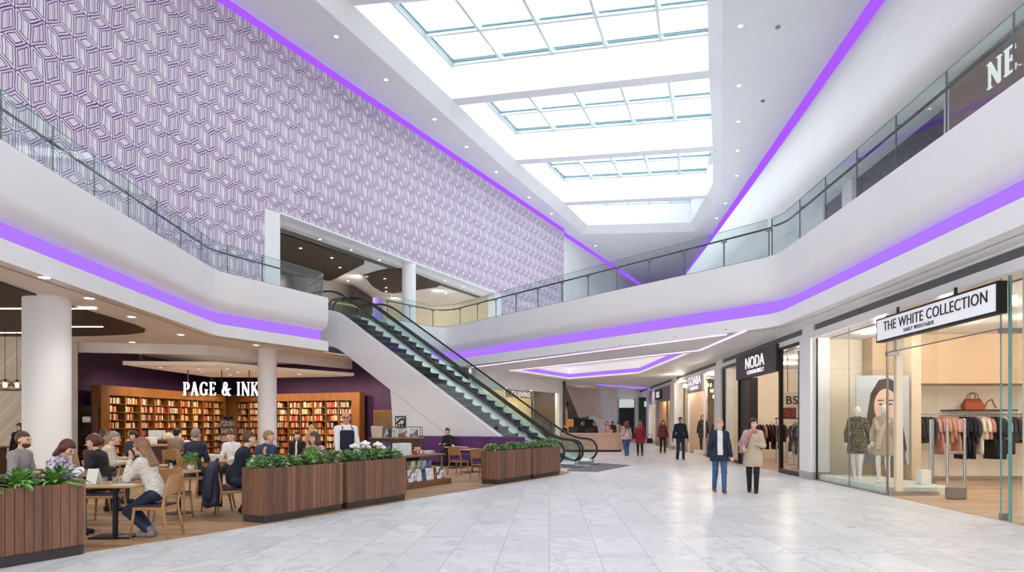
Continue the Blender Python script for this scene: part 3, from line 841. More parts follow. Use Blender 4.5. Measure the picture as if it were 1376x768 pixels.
# ------------------------------------------------------------------ people: smooth implicit bodies turned into one continuous skin
V = lambda *a: np.array(a, float)
class Field:
    def __init__(s, lo, hi, h):
        s.h = h; s.lo = np.array(lo, float)
        s.n = np.ceil((np.array(hi)-s.lo)/h).astype(int)+2
        s.f = np.full(s.n, .25, np.float32)
        s.ax = [s.lo[i]+h*np.arange(s.n[i]) for i in range(3)]
    def block(s, lo, hi):
        a = np.clip(np.floor((np.array(lo)-s.lo)/s.h).astype(int), 0, s.n); b = np.clip(np.ceil((np.array(hi)-s.lo)/s.h).astype(int)+1, 0, s.n)
        if (b <= a).any(): return None, None
        sl = tuple(slice(a[i], b[i]) for i in range(3))
        g = np.meshgrid(*[s.ax[i][sl[i]] for i in range(3)], indexing='ij', sparse=True)
        return sl, g
    def put(s, d, sl, k, cut=False):
        f = s.f[sl]
        if cut: s.f[sl] = np.maximum(f, -d); return
        if k <= 0: s.f[sl] = np.minimum(f, d); return
        h = np.clip(.5+.5*(f-d)/k, 0, 1); s.f[sl] = f+(d-f)*h - k*h*(1-h)
    def cone(s, a, b, ra, rb=None, k=.02, flat=None):
        a, b = np.array(a, float), np.array(b, float); rb = ra if rb is None else rb
        pad = max(ra, rb)+k+3*s.h
        sl, g = s.block(np.minimum(a, b)-pad, np.maximum(a, b)+pad)
        if sl is None: return
        ba = b-a; L = max(ba.dot(ba), 1e-9)
        q = [g[i]-a[i] for i in range(3)]
        t = np.clip((q[0]*ba[0]+q[1]*ba[1]+q[2]*ba[2])/L, 0, 1)
        d = np.sqrt(sum((q[i]-t*ba[i])**2 for i in range(3)))-(ra+(rb-ra)*t)
        s.put(d, sl, k)
    def ell(s, c, r, R=None, k=.02, cut=False, noisy=None):
        c = np.array(c, float); r = np.array(r, float); pad = r.max()+k+3*s.h
        sl, g = s.block(c-pad, c+pad)
        if sl is None: return
        q = [g[i]-c[i] for i in range(3)]
        if R is not None: q = [sum(R[j][i]*q[j] for j in range(3)) for i in range(3)]   # into the local frame
        k0 = np.sqrt(sum((q[i]/r[i])**2 for i in range(3))); k1 = np.sqrt(sum((q[i]/r[i]**2)**2 for i in range(3)))+1e-9
        d = k0*(k0-1)/k1
        if noisy:
            am, fr = noisy; d = d+am*(np.sin(q[0]*fr+1)*np.sin(q[1]*fr*1.1)*np.sin(q[2]*fr*.9+2))
        s.put(d, sl, k, cut)
    def cutbox(s, c, half, R=None):
        c = np.array(c, float); pad = np.linalg.norm(half)+s.h
        sl, g = s.block(c-pad, c+pad)
        if sl is None: return
        q = [g[i]-c[i] for i in range(3)]
        if R is not None: q = [sum(R[j][i]*q[j] for j in range(3)) for i in range(3)]
        d = np.maximum(np.maximum(np.abs(q[0])-half[0], np.abs(q[1])-half[1]), np.abs(q[2])-half[2])
        s.put(d, sl, 0, True)
    def mesh(s):
        f = s.f; n = np.array(f.shape)-1
        sg = f < 0
        cnt = np.zeros(n, np.int8); acc = np.zeros((3, *n), np.float32)
        for ax in range(3):
            o1, o2 = [i for i in range(3) if i != ax]
            for u in (0, 1):
                for v in (0, 1):
                    a = [None]*3; b = [None]*3
                    a[ax] = slice(0, n[ax]); b[ax] = slice(1, n[ax]+1)
                    a[o1] = b[o1] = slice(u, u+n[o1]); a[o2] = b[o2] = slice(v, v+n[o2])
                    fa, fb = f[tuple(a)], f[tuple(b)]
                    x = (fa < 0) != (fb < 0)
                    t = np.where(x, fa/np.where(x, fa-fb, 1), 0)
                    cnt += x; acc[ax] += t; acc[o1] += x*u; acc[o2] += x*v
        idx = np.full(n, -1, np.int64); m = cnt > 0; N_ = int(m.sum())
        if N_ == 0: return None
        idx[m] = np.arange(N_)
        loc = np.argwhere(m)
        vs = (loc + (acc[:, m]/cnt[m]).T)*s.h + s.lo
        quads = []
        for ax in range(3):
            o1, o2 = [(1, 2), (2, 0), (0, 1)][ax]
            a = [slice(None)]*3; b = [slice(None)]*3
            a[ax] = slice(0, -1); b[ax] = slice(1, None)
            x = sg[tuple(a)] != sg[tuple(b)]
            e = np.argwhere(x); e = e[(e[:, o1] > 0) & (e[:, o2] > 0) & (e[:, o1] < n[o1]) & (e[:, o2] < n[o2])]
            if len(e) == 0: continue
            flip = sg[tuple(a)][tuple(e.T)]
            def g(d1, d2):
                k = e.copy(); k[:, o1] -= d1; k[:, o2] -= d2; return idx[tuple(k.T)]
            q = np.stack([g(1, 1), g(0, 1), g(0, 0), g(1, 0)], 1)
            q[~flip] = q[~flip][:, ::-1]; quads.append(q)
        q = np.concatenate(quads); q = q[(q >= 0).all(1)]
        return vs, q
def field_obj(F, name, mat, parent):
    r = F.mesh()
    if r is None: return None
    vs, q = r
    me = bpy.data.meshes.new(name)
    me.vertices.add(len(vs)); me.vertices.foreach_set('co', vs.astype(np.float32).ravel())
    me.loops.add(q.size); me.loops.foreach_set('vertex_index', q.astype(np.int32).ravel())
    me.polygons.add(len(q)); me.polygons.foreach_set('loop_start', np.arange(0, q.size, 4, dtype=np.int32))
    me.polygons.foreach_set('use_smooth', [True]*len(q))
    me.update(calc_edges=True); me.validate(); me.materials.append(mat)
    o = bpy.data.objects.new(name, me); COL.objects.link(o); o.parent = parent
    return o
def ik(root, target, l1, l2, pole):
    root, target, pole = map(lambda a: np.array(a, float), (root, target, pole))
    d = target-root; L = np.linalg.norm(d); Lc = min(L, (l1+l2)*.995); u = d/max(L, 1e-6)
    a = (l1*l1-l2*l2+Lc*Lc)/(2*Lc); h = math.sqrt(max(l1*l1-a*a, 0))
    p = pole-u*pole.dot(u); p /= max(np.linalg.norm(p), 1e-6)
    return root+u*a+p*h, root+u*Lc
def rotm(yaw, pitch, roll=0):
    """local x right, y forward, z up; yaw turns to the left, pitch up"""
    cy, sy, cp, sp = math.cos(yaw), math.sin(yaw), math.cos(pitch), math.sin(pitch); cr, sr = math.cos(roll), math.sin(roll)
    A = np.array([[cy, -sy, 0], [sy, cy, 0], [0, 0, 1]]); B = np.array([[1, 0, 0], [0, cp, -sp], [0, sp, cp]]); C_ = np.array([[cr, 0, sr], [0, 1, 0], [-sr, 0, cr]])
    return A @ B @ C_
SKIN = plain('skin_light', (226, 182, 158), .55, var=.03, scale=12)
SKIN2 = plain('skin_tan', (186, 138, 110), .55, var=.03, scale=12)
EYEM = plain('eye_dark', (40, 30, 28), .2, var=.05)
LIPM = plain('lips', (178, 98, 92), .45, var=.05)
def person(label, loc, face, H=1.70, pose='stand', fem=False, lean=0, look=(0, 0), twist=0, hands=None, feet=None, knees=None, top=None, legs=None,
           shoes=None, hair=('short', None), skin=None, h=.012, glasses=False, apron=None, beard=None, group=None, extra=None, seat=.46, roll=0, name='person', cat='person'):
    """FACE: direction the figure faces, degrees in plan (0 = +x, 90 = +y). hands: targets (x right, y forward, z up) in metres"""
    S = H/1.70; skin = skin or SKIN
    t = thing(name, label, cat, (*loc, 0) if len(loc) == 2 else loc, math.radians(face-90), group)
    sw, hw = ((.142, .088) if fem else (.162, .088)); sw *= S; hw *= S
    pz = .93*S if pose == 'stand' else seat+.162
    P0 = V(0, 0, pz)
    up = V(0, math.sin(lean), math.cos(lean)); fw = V(0, math.cos(lean), -math.sin(lean))
    rt = V(math.cos(twist), math.sin(twist), 0)
    waist = P0+up*.17*S; chest = P0+up*.36*S; neck = P0+up*.51*S
    sh = [chest+up*.085*S-rt*sw, chest+up*.085*S+rt*sw]           # left, right
    fwd_t = np.cross(up, rt)                                      # chest forward
    hy, hp = look
    HR = rotm(hy, hp, roll)
    hb = neck+up*.055*S+V(0, .01, 0)
    hc = hb+HR @ (V(0, .022, .118)*S)
    hip = [P0+V(-hw, 0, -.03*S), P0+V(hw, 0, -.03*S)]
    l1, l2 = .43*S, .42*S
    if feet is None:
        feet = [(-.09, .10, 0), (.09, -.14, 0)] if pose == 'stand' else [(-.10, .38, 0), (.10, .42, 0)]
    ank, kn = [], []
    for i in (0, 1):
        f_ = V(*feet[i]); A = V(f_[0], f_[1], f_[2]+.075*S)
        pole = V(0, 1, .15) if pose == 'stand' else V((-.25 if i == 0 else .25)*0, .6, 1)
        if knees: pole = V(*knees[i])
        k_, e_ = ik(hip[i], A, l1, l2, pole); kn.append(k_); ank.append(e_)
    if hands is None:
        hands = [(-.27*S, .06, .80*S), (.27*S, .02, .80*S)] if pose == 'stand' else [(-.12, .36, .76), (.12, .36, .76)]
    el, wr, hd = [], [], []
    for i in (0, 1):
        sg = -1 if i == 0 else 1
        T = V(*hands[i][:3]); pole = V(sg*.5, -.6, -.5)
        if len(hands[i]) > 3: pole = V(*hands[i][3])
        e_, w_ = ik(sh[i], T, .285*S, .255*S, pole); el.append(e_); wr.append(w_)
        v_ = (w_-e_)/np.linalg.norm(w_-e_)
        if len(hands[i]) > 4: v_ = V(*hands[i][4]); v_ /= np.linalg.norm(v_)
        hd.append(v_)
    allp = np.array([P0, hc+V(0, 0, .14*S), *kn, *ank, *el, *wr, *[w_+d_*.2 for w_, d_ in zip(wr, hd)]]+[np.array(f_) for f_ in feet])
    lo, hi = allp.min(0)-.24, allp.max(0)+.24; lo[2] = max(lo[2], -.02)
    # ---- body
    F = Field(lo, hi, h)
    F.ell(P0, V(.155 if fem else .15, .105, .12)*S, k=.05); F.cone(P0+up*.05*S, waist, .115*S, .105*S, k=.06)
    F.ell(chest, V(.145 if fem else .16, .10, .17)*S, k=.06)
    F.cone(sh[0], sh[1], .058*S, k=.06); F.cone(neck-up*.03, hb+HR @ (V(0, .005, .05)*S), .052*S if not fem else .045*S, k=.03)
    for i in (0, 1):
        sg = -1 if i == 0 else 1
        F.cone(sh[i], el[i], .048*S, .038*S, k=.03); F.cone(el[i], wr[i], .038*S, .026*S, k=.02)
        F.cone(hip[i], kn[i], .078*S, .052*S, k=.04); F.cone(kn[i], ank[i], .052*S, .036*S, k=.02)
        fd = V(0, 1, 0); F.cone(ank[i]-V(0, .03, .03), ank[i]+V(0, .13, -.045)*S, .034*S, .028*S, k=.02)
        # hand: palm, four bent fingers and a thumb
        d = hd[i]; side_ = np.cross(d, V(0, 0, 1) if abs(d[2]) < .8 else V(0, 1, 0)*-1); side_ /= np.linalg.norm(side_)
        nr = np.cross(side_, d); w_ = wr[i]
        for q in (-1.1, -.35, .35, 1.1):
            F.cone(w_+d*.015*S+side_*q*.012*S, w_+d*.085*S+side_*q*.02*S, .014*S, .012*S, k=.012)
        fr = max(.0085*S, h*.62)
        for j, q in enumerate((-1.5, -.5, .5, 1.5)):
            Lf = (.062, .074, .070, .054)[j]*S if sg > 0 else (.054, .070, .074, .062)[j]*S
            b0 = w_+d*.088*S+side_*q*.0195*S; b1 = b0+d*Lf*.55+side_*q*.003-nr*.012*S; b2 = b1+d*Lf*.45-nr*.022*S
            F.cone(b0, b1, fr, fr*.95, k=.004); F.cone(b1, b2, fr*.95, fr*.85, k=.004)
        th0 = w_+d*.03*S-side_*sg*.026*S; th1 = th0+(d*.6-side_*sg*.75)*.045*S; th2 = th1+(d*.95-side_*sg*.25)*.03*S-nr*.008
        F.cone(th0, th1, .013*S, .011*S, k=.008); F.cone(th1, th2, .011*S, fr, k=.004)
    T_ = lambda x, y, z: hc+HR @ (V(x, y, z)*S*1.06)
    F.ell(T_(0, -.012, .018), V(.073, .093, .098)*S, HR, k=.02); F.ell(T_(0, .022, -.05), V(.053, .062, .062)*S, HR, k=.03)
    F.ell(T_(0, .066, -.098), V(.020, .018, .018)*S, HR, k=.025)
    F.cone(T_(0, .082, .015), T_(0, .104, -.022), .010*S, .014*S, k=.012); F.cone(T_(-.035, .078, .028), T_(.035, .078, .028), .010*S, k=.02)
    F.cone(T_(-.012, .082, -.055), T_(.012, .082, -.055), .009*S, k=.012)
    for sg in (-1, 1):
        F.ell(T_(sg*.075, -.008, -.005), V(.012, .026, .034)*S, HR, k=.008); F.ell(T_(sg*.045, .055, -.025), V(.022, .02, .02)*S, HR, k=.03)
        F.ell(T_(sg*.031, .094, .008), V(.013, .012, .008)*S, HR, cut=True)
    field_obj(F, 'body', skin, t)
    if h <= .0125:
        for sg in (-1, 1):
            m = MB(); m.ell((0, 0, 0), (.0105*S, .0105*S, .0085*S), 8, 6); e = m.build('eye', EYEM, t, True, world=False); e.location = T_(sg*.031, .080, .007)
        m = MB(); m.ell((0, 0, 0), (.021*S, .008*S, .007*S), 10, 5); e = m.build('lips', LIPM, t, True, world=False)
        e.matrix_basis = Matrix.Translation(T_(0, .0885, -.056)) @ Matrix([list(r) for r in HR]).to_4x4()
    # ---- hair
    st, hm = hair
    if hm:
        F = Field(lo, hi, max(h*.8, .008))
        ny = (.012, 90) if st == 'curly' else None
        g = .012 if st in ('short', 'crop') else .02
        F.ell(T_(0, -.016, .026), V(.073+g, .093+g, .098+g)*S, HR, k=.01, noisy=ny)
        if st == 'bald': F = Field(lo, hi, max(h*.8, .008)); F.ell(T_(0, -.03, -.0), V(.082, .085, .075)*S, HR, k=.01); F.cutbox(T_(0, 0, .10), V(.14, .2, .07)*S, HR)
        if st in ('long', 'bob', 'curly'):
            drop = {'long': .30, 'bob': .13, 'curly': .17}[st]
            for sx in (-.075, -.045, 0, .045, .075):
                a = T_(sx, -.05 if abs(sx) < .06 else -.03, .0); b = a-up*drop*S-fw*.065*S+HR @ (V(sx*.2, 0, 0)*S)
                F.cone(a, b, .046*S if abs(sx) < .06 else .034*S, .03*S, k=.03)
            if st == 'curly':
                for sx in (-.1, -.06, .06, .1): F.ell(T_(sx, -.02, -.08), V(.05, .06, .07)*S, HR, k=.02, noisy=(.012, 110))
        if st in ('bun', 'tied'): F.ell(T_(0, -.1 if st == 'bun' else -.12, .075 if st == 'bun' else .0), V(.045, .045, .045)*S, HR, k=.02); F.cone(T_(0, -.11, .0), T_(0, -.13, -.14 if st == 'tied' else -.02), .03*S, .02*S, k=.02)
        if st == 'long': F.cutbox(T_(0, .13, -.075), V(.2, .098, .125)*S, HR)
        elif st in ('bob', 'curly'): F.cutbox(T_(0, .13, -.07), V(.2, .098, .12)*S, HR)
        elif st == 'hijab': F.cone(T_(0, -.02, -.06), neck-up*.02, .07*S, .10*S, k=.05); F.cutbox(T_(0, .115, -.02), V(.05, .09, .075)*S, HR)
        else: F.cutbox(T_(0, .10, -.07), V(.2, .105, .125)*S, HR); F.cutbox(T_(0, -.06, -.16), V(.2, .2, .09)*S, HR)
        field_obj(F, 'hair', hm, t)
    if beard:
        F = Field(lo, hi, .008); F.ell(T_(0, .032, -.062), V(.06, .066, .058)*S, HR, k=.01); F.cutbox(T_(0, .1, .01), V(.2, .2, .058)*S, HR); F.ell(T_(0, .095, -.05), V(.03, .03, .012)*S, HR, cut=True)
        field_obj(F, 'beard', beard, t)
    if glasses:
        m = MB()
        for sg in (-1, 1):
            m.tube([T_(sg*.033+.025*math.cos(a), .098, .008+.017*math.sin(a)) for a in [2*PI*k/12 for k in range(12)]], .0028*S, 5, closed=True)
            m.tube([T_(sg*.058, .098, .012), T_(sg*.08, .0, .012)], .0028*S, 5)
        m.tube([T_(-.009, .1, .01), T_(.009, .1, .01)], .0028*S, 5); m.build('glasses', BLACKM, t, world=False)
    # ---- clothes
    if legs:
        F = Field(lo, hi, h)
        F.ell(P0-V(0, 0, .01), V(.17 if fem else .165, .12, .125)*S, k=.05)
        wide = .008 if fem else .016
        for i in (0, 1):
            F.cone(hip[i], kn[i], .09*S, .062*S+wide*.5, k=.05); F.cone(kn[i], ank[i]+V(0, 0, .012), .062*S+wide*.5, .043*S+wide, k=.02)
        field_obj(F, 'trousers', legs, t)
    if top:
        kind, tm = top[0], top[1]
        F = Field(lo, hi, h)
        o = {'shirt': .012, 'sweater': .02, 'blazer': .022, 'coat': .034, 'jacket': .04}[kind]
        hem = {'shirt': -.06, 'sweater': -.07, 'blazer': -.17, 'coat': -.30, 'jacket': -.05}[kind]*S
        F.ell(chest, V(.155+o*.6 if fem else .172+o*.6, .105+o, .175)*S, k=.05); F.cone(waist, P0+up*.04, .115*S+o*.7, .135*S+o*.6, k=.06)
        F.ell(P0, V(.163+o*.5, .112+o, .11)*S, k=.04)
        F.cone(sh[0]+up*.005, sh[1]+up*.005, .060*S+o*.5, k=.05)
        F.cone(neck-up*.07*S, neck+up*.0, .085*S, .055*S+o*.4, k=.05)
        for i in (0, 1): F.cone(neck-up*.045*S, sh[i]+up*.005, .055*S+o*.3, .055*S+o*.4, k=.05)
        if pose == 'stand':
            nlo = P0+V(0, 0, hem)
            for i in (0, 1): F.cone(hip[i], hip[i]*.5+kn[i]*.5, .105*S+o*.5, .10*S+o*.8, k=.06)
            for sx in (-.05, 0, .05): F.cone(P0+V(sx*S, 0, .02), nlo+V(sx*1.3*S, 0, 0), .115*S+o*.4, .125*S+o*.8, k=.05)
        elif hem < -.1*S:
            for i in (0, 1): F.cone(hip[i], hip[i]*.45+kn[i]*.55, .10*S+o*.4, .085*S+o*.6, k=.05)
        for i in (0, 1):
            F.cone(sh[i], el[i], .060*S+o*.5, .048*S+o*.5, k=.04); F.cone(el[i], wr[i]-hd[i]*.01, .048*S+o*.5, .034*S+o*.5, k=.02)
        if kind in ('coat', 'jacket'): F.cone(neck-up*.02*S-rt*.04, neck-up*.02*S+rt*.04, .065*S, k=.03)
        if pose == 'stand': F.cutbox(P0+V(0, 0, hem-.25*S), V(.5, .5, .25*S-.02))
        if len(top) > 2:                                 # open front showing the shirt
            cw = top[3] if len(top) > 3 else .055
            F2 = Field(lo, hi, h); F2.f = F.f.copy()
            R_ = np.stack([rt, fwd_t, up], 1)
            F.cutbox(chest+fwd_t*.15-up*.02, V(cw, .13, .38)*S, R_)
            F2.f += .014; field_obj(F2, 'shirt', top[2], t)
        field_obj(F, {'blazer': 'blazer'}.get(kind, kind), tm, t)
    if apron:
        F = Field(lo, hi, h)
        F.ell(chest-up*.02, V(.185, .142, .22)*S, k=.05); F.cone(waist, P0+V(0, 0, -.28), .155*S, .185*S, k=.06); F.cone(waist, chest, .13*S, .13*S, k=.06)
        R_ = np.stack([rt, fwd_t, up], 1)
        F.cutbox(chest-fwd_t*.30, V(.5, .32, .9), R_); F.cutbox(chest+up*.21*S, V(.5, .5, .13*S), R_)
        for sg in (-1, 1): F.cutbox(chest+rt*sg*.27*S+up*.02*S, V(.12, .5, .17)*S, R_)
        apo = field_obj(F, 'apron', apron, t)
        m = MB(); m.tube([chest+rt*.1*S+fwd_t*.135*S+up*.1*S, neck+rt*.08*S+fwd_t*.03*S+up*.01*S, neck-fwd_t*.07+up*.02*S, neck-rt*.08*S+fwd_t*.03*S+up*.01*S, chest-rt*.1*S+fwd_t*.135*S+up*.1*S], .012, 6); m.build('apron_strap', apron, t, world=False, under=apo)
    if shoes:
        for i in (0, 1):
            F = Field(ank[i]-.2, ank[i]+V(.2, .3, .16), min(h, .012)); z = feet[i][2] if len(feet[i]) > 2 else 0
            a = ank[i]; F.cone(V(a[0], a[1]-.045, z+.045*S), V(a[0], a[1]+.135*S, z+.036*S), .046*S, .038*S, k=.02); F.cone(a+V(0, -.01, -.02), a+V(0, -.01, .035), .048*S, .046*S, k=.02)
            F.cutbox(V(a[0], a[1], z-.1), V(.4, .4, .102)); field_obj(F, 'shoe', shoes, t)
    t['_j'] = 0; del t['_j']
    return t, dict(neck=neck, chest=chest, hc=hc, wr=wr, hd=hd, el=el, P0=P0, sh=sh, T=T_, rt=rt, fw=fwd_t, up=up)
# cloth and hair colours
HB = plain('hair_brown', (88, 58, 40), .5, var=.15, scale=40); HDK = plain('hair_dark', (34, 26, 24), .45, var=.15, scale=40)
HLB = plain('hair_light_brown', (136, 96, 68), .5, var=.15, scale=40); HGR = plain('hair_grey', (142, 134, 126), .55, var=.15, scale=40)
HAUB = plain('hair_auburn', (92, 46, 36), .5, var=.15, scale=40); HBL = plain('hair_blond', (196, 160, 112), .5, var=.12, scale=40)
NAVY = plain('navy_cloth', (34, 40, 60), .8, var=.1, scale=14); NAVY2 = plain('navy_knit', (26, 30, 48), .85, var=.15, scale=30)
BLKC = plain('black_cloth', (28, 27, 30), .8, var=.15, scale=20); WHC = plain('white_cloth', (232, 230, 228), .8, var=.03, scale=14)
JEAN = plain('blue_denim', (62, 94, 136), .8, var=.15, scale=20); JEAND = plain('dark_denim', (36, 46, 72), .8, var=.15, scale=20)
BEIGE = plain('beige_wool', (196, 178, 156), .85, var=.06, scale=30); GREYC = plain('grey_knit', (158, 154, 152), .85, var=.08, scale=40)
REDC = plain('red_wool', (138, 26, 46), .8, var=.12, scale=20); MAROON = plain('maroon_cloth', (66, 26, 36), .8, var=.12, scale=20)
PINKC = plain('pink_cloth', (214, 166, 164), .8, var=.06, scale=20); BROWNS = plain('brown_leather', (126, 72, 44), .5, var=.1, scale=20)
OATM = plain('oatmeal_knit', (208, 196, 176), .85, var=.06, scale=30); DGREY = plain('charcoal_cloth', (62, 62, 68), .85, var=.1, scale=30)
def slub_mat(name, a, b, freq, axis=2):
    m, nt, out = new_mat(name); vec, x, y, z = coords(nt); c = (x, y, z)[axis]
    n = noise(nt, comb(nt, x*14.0, y*14.0, z*freq), 1.0, 3)
    col = ramp(nt, n, [(.35, srgb(*b)), (.6, srgb(*a))]); bsdf(nt, out, col, .85); return m
SLUB = slub_mat('slub_cardigan', (226, 218, 206), (182, 172, 160), 120)
def stripe_mat(name, a, b, w, thr=.5):
    m, nt, out = new_mat(name); vec, x, y, z = coords(nt)
    n = noise(nt, vec, 20, 2); f = ((z+n*.02)/w).fract().lt(thr)
    bsdf(nt, out, cmix(nt, f, srgb(*a), srgb(*b)), .85); return m
STRIPE = stripe_mat('striped_knit', (58, 44, 44), (138, 54, 50), .09)
def speck_mat(name, a, b, scale, thr=.5):
    m, nt, out = new_mat(name); vec, x, y, z = coords(nt)
    n = noise(nt, vec, scale, 2); bsdf(nt, out, cmix(nt, n.gt(thr), srgb(*a), srgb(*b)), .85); return m
FLORAL = speck_mat('floral_blouse', (222, 216, 222), (134, 110, 150), 26, .52)
PLAID = speck_mat('pale_print', (226, 204, 204), (170, 130, 134), 18, .5)
TWEED = speck_mat('speckled_coat', (40, 44, 40), (136, 128, 108), 38, .53)
# ------------------------------------------------------------------ cafe furniture
OAK = wood('oak_furniture', (190, 146, 100), (150, 108, 68), 'y', 0, .4, 6); OAKL = wood('light_oak_top', (206, 170, 128), (174, 134, 92), 'x', 0, .4, 5)
BCASE = wood('bookcase_timber', (152, 100, 50), (118, 74, 34), 'z', 0, .45, 3); DKWOOD = wood('dark_walnut', (92, 62, 44), (60, 38, 26), 'x', 0, .5, 4)
CWOOD = wood('counter_walnut', (140, 100, 72), (100, 68, 46), 'x', 0, .45, 4)
PADP = plain('seat_pad_plum', (66, 44, 62), .7, var=.1); BOOTH = plain('booth_purple', (92, 44, 104), .6, var=.06, scale=4)
PLINTH = plain('planter_plinth', (52, 46, 46), .5, var=.1); SOIL = plain('soil', (48, 36, 28), .9, var=.2, scale=20)
PAPERW = plain('paper_white', (238, 236, 230), .7, var=.02); CERAM = plain('white_ceramic', (236, 234, 228), .25, var=.02)
TUMB = glass('tumbler_glass', (250, 250, 248), .10, .6)
def chair_proto(name, label, group):
    t = thing(name, label, 'chair', (0, 0, 0), 0, group)
    m = MB()
    for sx in (-.2, .2): m.rbox(sx-.016, sx+.016, -.2, .2, .385, .43, .006)
    m.rbox(-.2, .2, .185, .215, .385, .43, .006); m.rbox(-.2, .2, -.215, -.185, .385, .43, .006); sfr = m.build('seat_frame', OAK, t, world=False)
    m = MB(); m.rbox(-.215, .215, -.20, .22, .432, .458, .012); m.build('seat_pad', PADP, t, world=False, under=sfr)['label'] = 'dark plum seat pad'
    for sx in (-1, 1):
        m = MB(); m.taper((sx*.195, .195, .432), (sx*.225, .235, 0), .022, .014, 10); m.build('leg', OAK, t, True, world=False)
        m = MB(); m.tube([(sx*.235, -.285, 0), (sx*.212, -.225, .3), (sx*.205, -.205, .44), (sx*.205, -.235, .62), (sx*.2, -.29, .84)], [.014, .02, .022, .019, .014], 10); m.build('leg', OAK, t, True, world=False)
    rings = []
    for k in range(9):
        x = -.205+.41*k/8; b = -.035*math.cos((k/8-.5)*PI)
        rings.append([(x, -.243+b, .60), (x, -.305+b, .865), (x, -.287+b, .87), (x, -.225+b, .60)])
    m = MB(); m.loft(rings); m.build('backrest', OAK, t, angle=40, world=False)
    return t
CH0 = chair_proto('dining_chair', 'x', 'oak cafe chairs'); chair_used = [False]
def chair(x, y, face, label):
    if not chair_used[0]:
        chair_used[0] = True; CH0['label'] = label; CH0.matrix_basis = Matrix.Translation((x, y, .008)) @ Matrix.Rotation(math.radians(face-90), 4, 'Z'); return CH0
    return copy_tree(CH0, (x, y, .008), math.radians(face-90), label)
def table(x, y, label, r=.38, h=.75, square=False, group='cafe tables', rot=0, base=None):
    t = thing('cafe_table', label, 'table', (x, y, .008), rot, group)
    m = MB()
    if square: m.rbox(-r, r, -r, r, h-.035, h, .012)
    else: m.lathe([(.01, h-.035), (r-.015, h-.035), (r, h-.025), (r, h-.008), (r-.01, h), (.01, h)], n=32)
    m.build('tabletop', OAKL, t, world=False, angle=40)
    m = MB(); m.cyl(0, 0, .02, h-.035, .036, 16); m.cyl(0, 0, h-.06, h-.035, .12, 16); m.build('pedestal', BLACKM, t, world=False, angle=40)
    m = MB()
    if square: m.rbox(-.28, .28, -.2, .2, 0, .022, .008)
    else: m.lathe([(.01, 0), (.24, 0), (.24, .012), (.05, .024), (.01, .024)], n=24)
    m.build('base', BLACKM, t, world=False, angle=40)
    return t
TZ = .758
T1 = table(-5.55, 9.55, 'pale oak square table with black pedestal where the woman in the cream cardigan sits', .42, .75, True, rot=.1)
table(-5.88, 12.05, 'round pale table with bottles and a green plant behind the cream cardigan woman', .36)
table(-7.25, 10.95, 'small round table between the bearded man and the woman in black', .27)
table(-7.25, 13.7, 'round table in front of the grey-haired man in the beige sweater', .36)
table(-4.18, 12.5, 'round table of the man in the navy sweater behind the planter', .34)
table(-6.72, 15.4, 'round table between the man in navy and the woman in white', .36)
table(-1.30, 22.15, 'square oak table at the purple booth, behind the empty chair nearest the counter', .36, .75, True, rot=.46)
table(-.42, 20.45, 'square oak table at the purple booth, half hidden by the two far planters', .36, .75, True, rot=.46)
table(-1.98, 24.25, 'small oak table in front of the woman in black on the booth', .34, .75, True, rot=.46)
table(-9.6, 16.6, 'round cafe table further back beyond the thick column', .36)
table(-9.2, 19.6, 'round cafe table far back in front of the bookcase', .36)
table(-5.6, 18.2, 'round cafe table far back near the slim column', .36)
chair(-5.02, 9.62, 180, 'oak chair the woman in the cream cardigan sits on')
chair(-6.62, 9.78, 0, 'oak chair under the woman in the floral blouse behind the near planter')
chair(-7.80, 10.7, 20, 'oak chair under the bearded man in the grey sweater')
chair(-6.62, 11.1, 190, 'oak chair under the auburn-haired woman in black')
chair(-7.42, 12.0, 60, 'oak chair under the person in maroon behind the auburn heads')
chair(-8.05, 13.4, 25, 'oak chair under the grey-haired man in the beige sweater')
chair(-5.58, 11.28, 100, 'empty oak chair just behind the cream cardigan woman')
chair(-5.42, 12.55, 196, 'empty oak chair with its side to us right of the round bottle table')
CHJ = chair(-4.88, 11.95, 28, 'oak chair with the navy jacket hung over its back')
chair(-4.92, 13.45, 350, 'oak chair under the sandy-haired man in blue')
chair(-4.0, 14.0, 255, 'oak chair under the curly-haired woman behind the planter')
chair(-6.88, 14.75, 85, 'oak chair under the man in navy seen from behind')
chair(-6.58, 16.1, 265, 'oak chair under the woman in the white top')
chair(-1.66, 21.25, 64, 'empty oak chair at the booth tables, left one')
chair(-.86, 19.5, 64, 'empty oak chair at the booth tables, right one beside the planter')
chair(-9.5, 17.3, 270, 'oak chair under the dark-haired person far back')
chair(-9.3, 18.85, 90, 'oak chair under the woman with the high black bun')
chair(-5.1, 17.4, 160, 'empty oak chair far back near the slim column')
chair(-10.3, 16.4, 0, 'empty oak chair far back right behind the thick column')
# things on the near table and others
def tumbler(x, y, z, label, group, r=.036, h=.1):
    m = MB(); m.lathe([(.001, z+.001), (r*.85, z+.001), (r, z+h), (r*.92, z+h), (r*.78, z+.012), (.001, z+.012)], x, y, 14)
    return tag(m.build('glass_tumbler', TUMB, smooth=True), label, 'glass', group)
for i, (dx, dy, l) in enumerate([(-.13, -.12, 'short clear tumbler on the near table, left one'), (-.02, -.05, 'short clear tumbler on the near table, middle one'), (.09, -.14, 'short clear tumbler on the near table, right one'), (-.06, .12, 'short clear tumbler on the near table, rear one')]):
    tumbler(-5.50+dx, 9.55+dy, TZ, l, 'tumblers on the near table', .042, .095)
m = MB()
m.loft([[(-5.89, 9.42, TZ+.002), (-5.73, 9.40, TZ+.002)], [(-5.86, 9.44, TZ+.21), (-5.70, 9.42, TZ+.21)], [(-5.83, 9.50, TZ+.002), (-5.67, 9.48, TZ+.002)]], cap=False, closed=False)
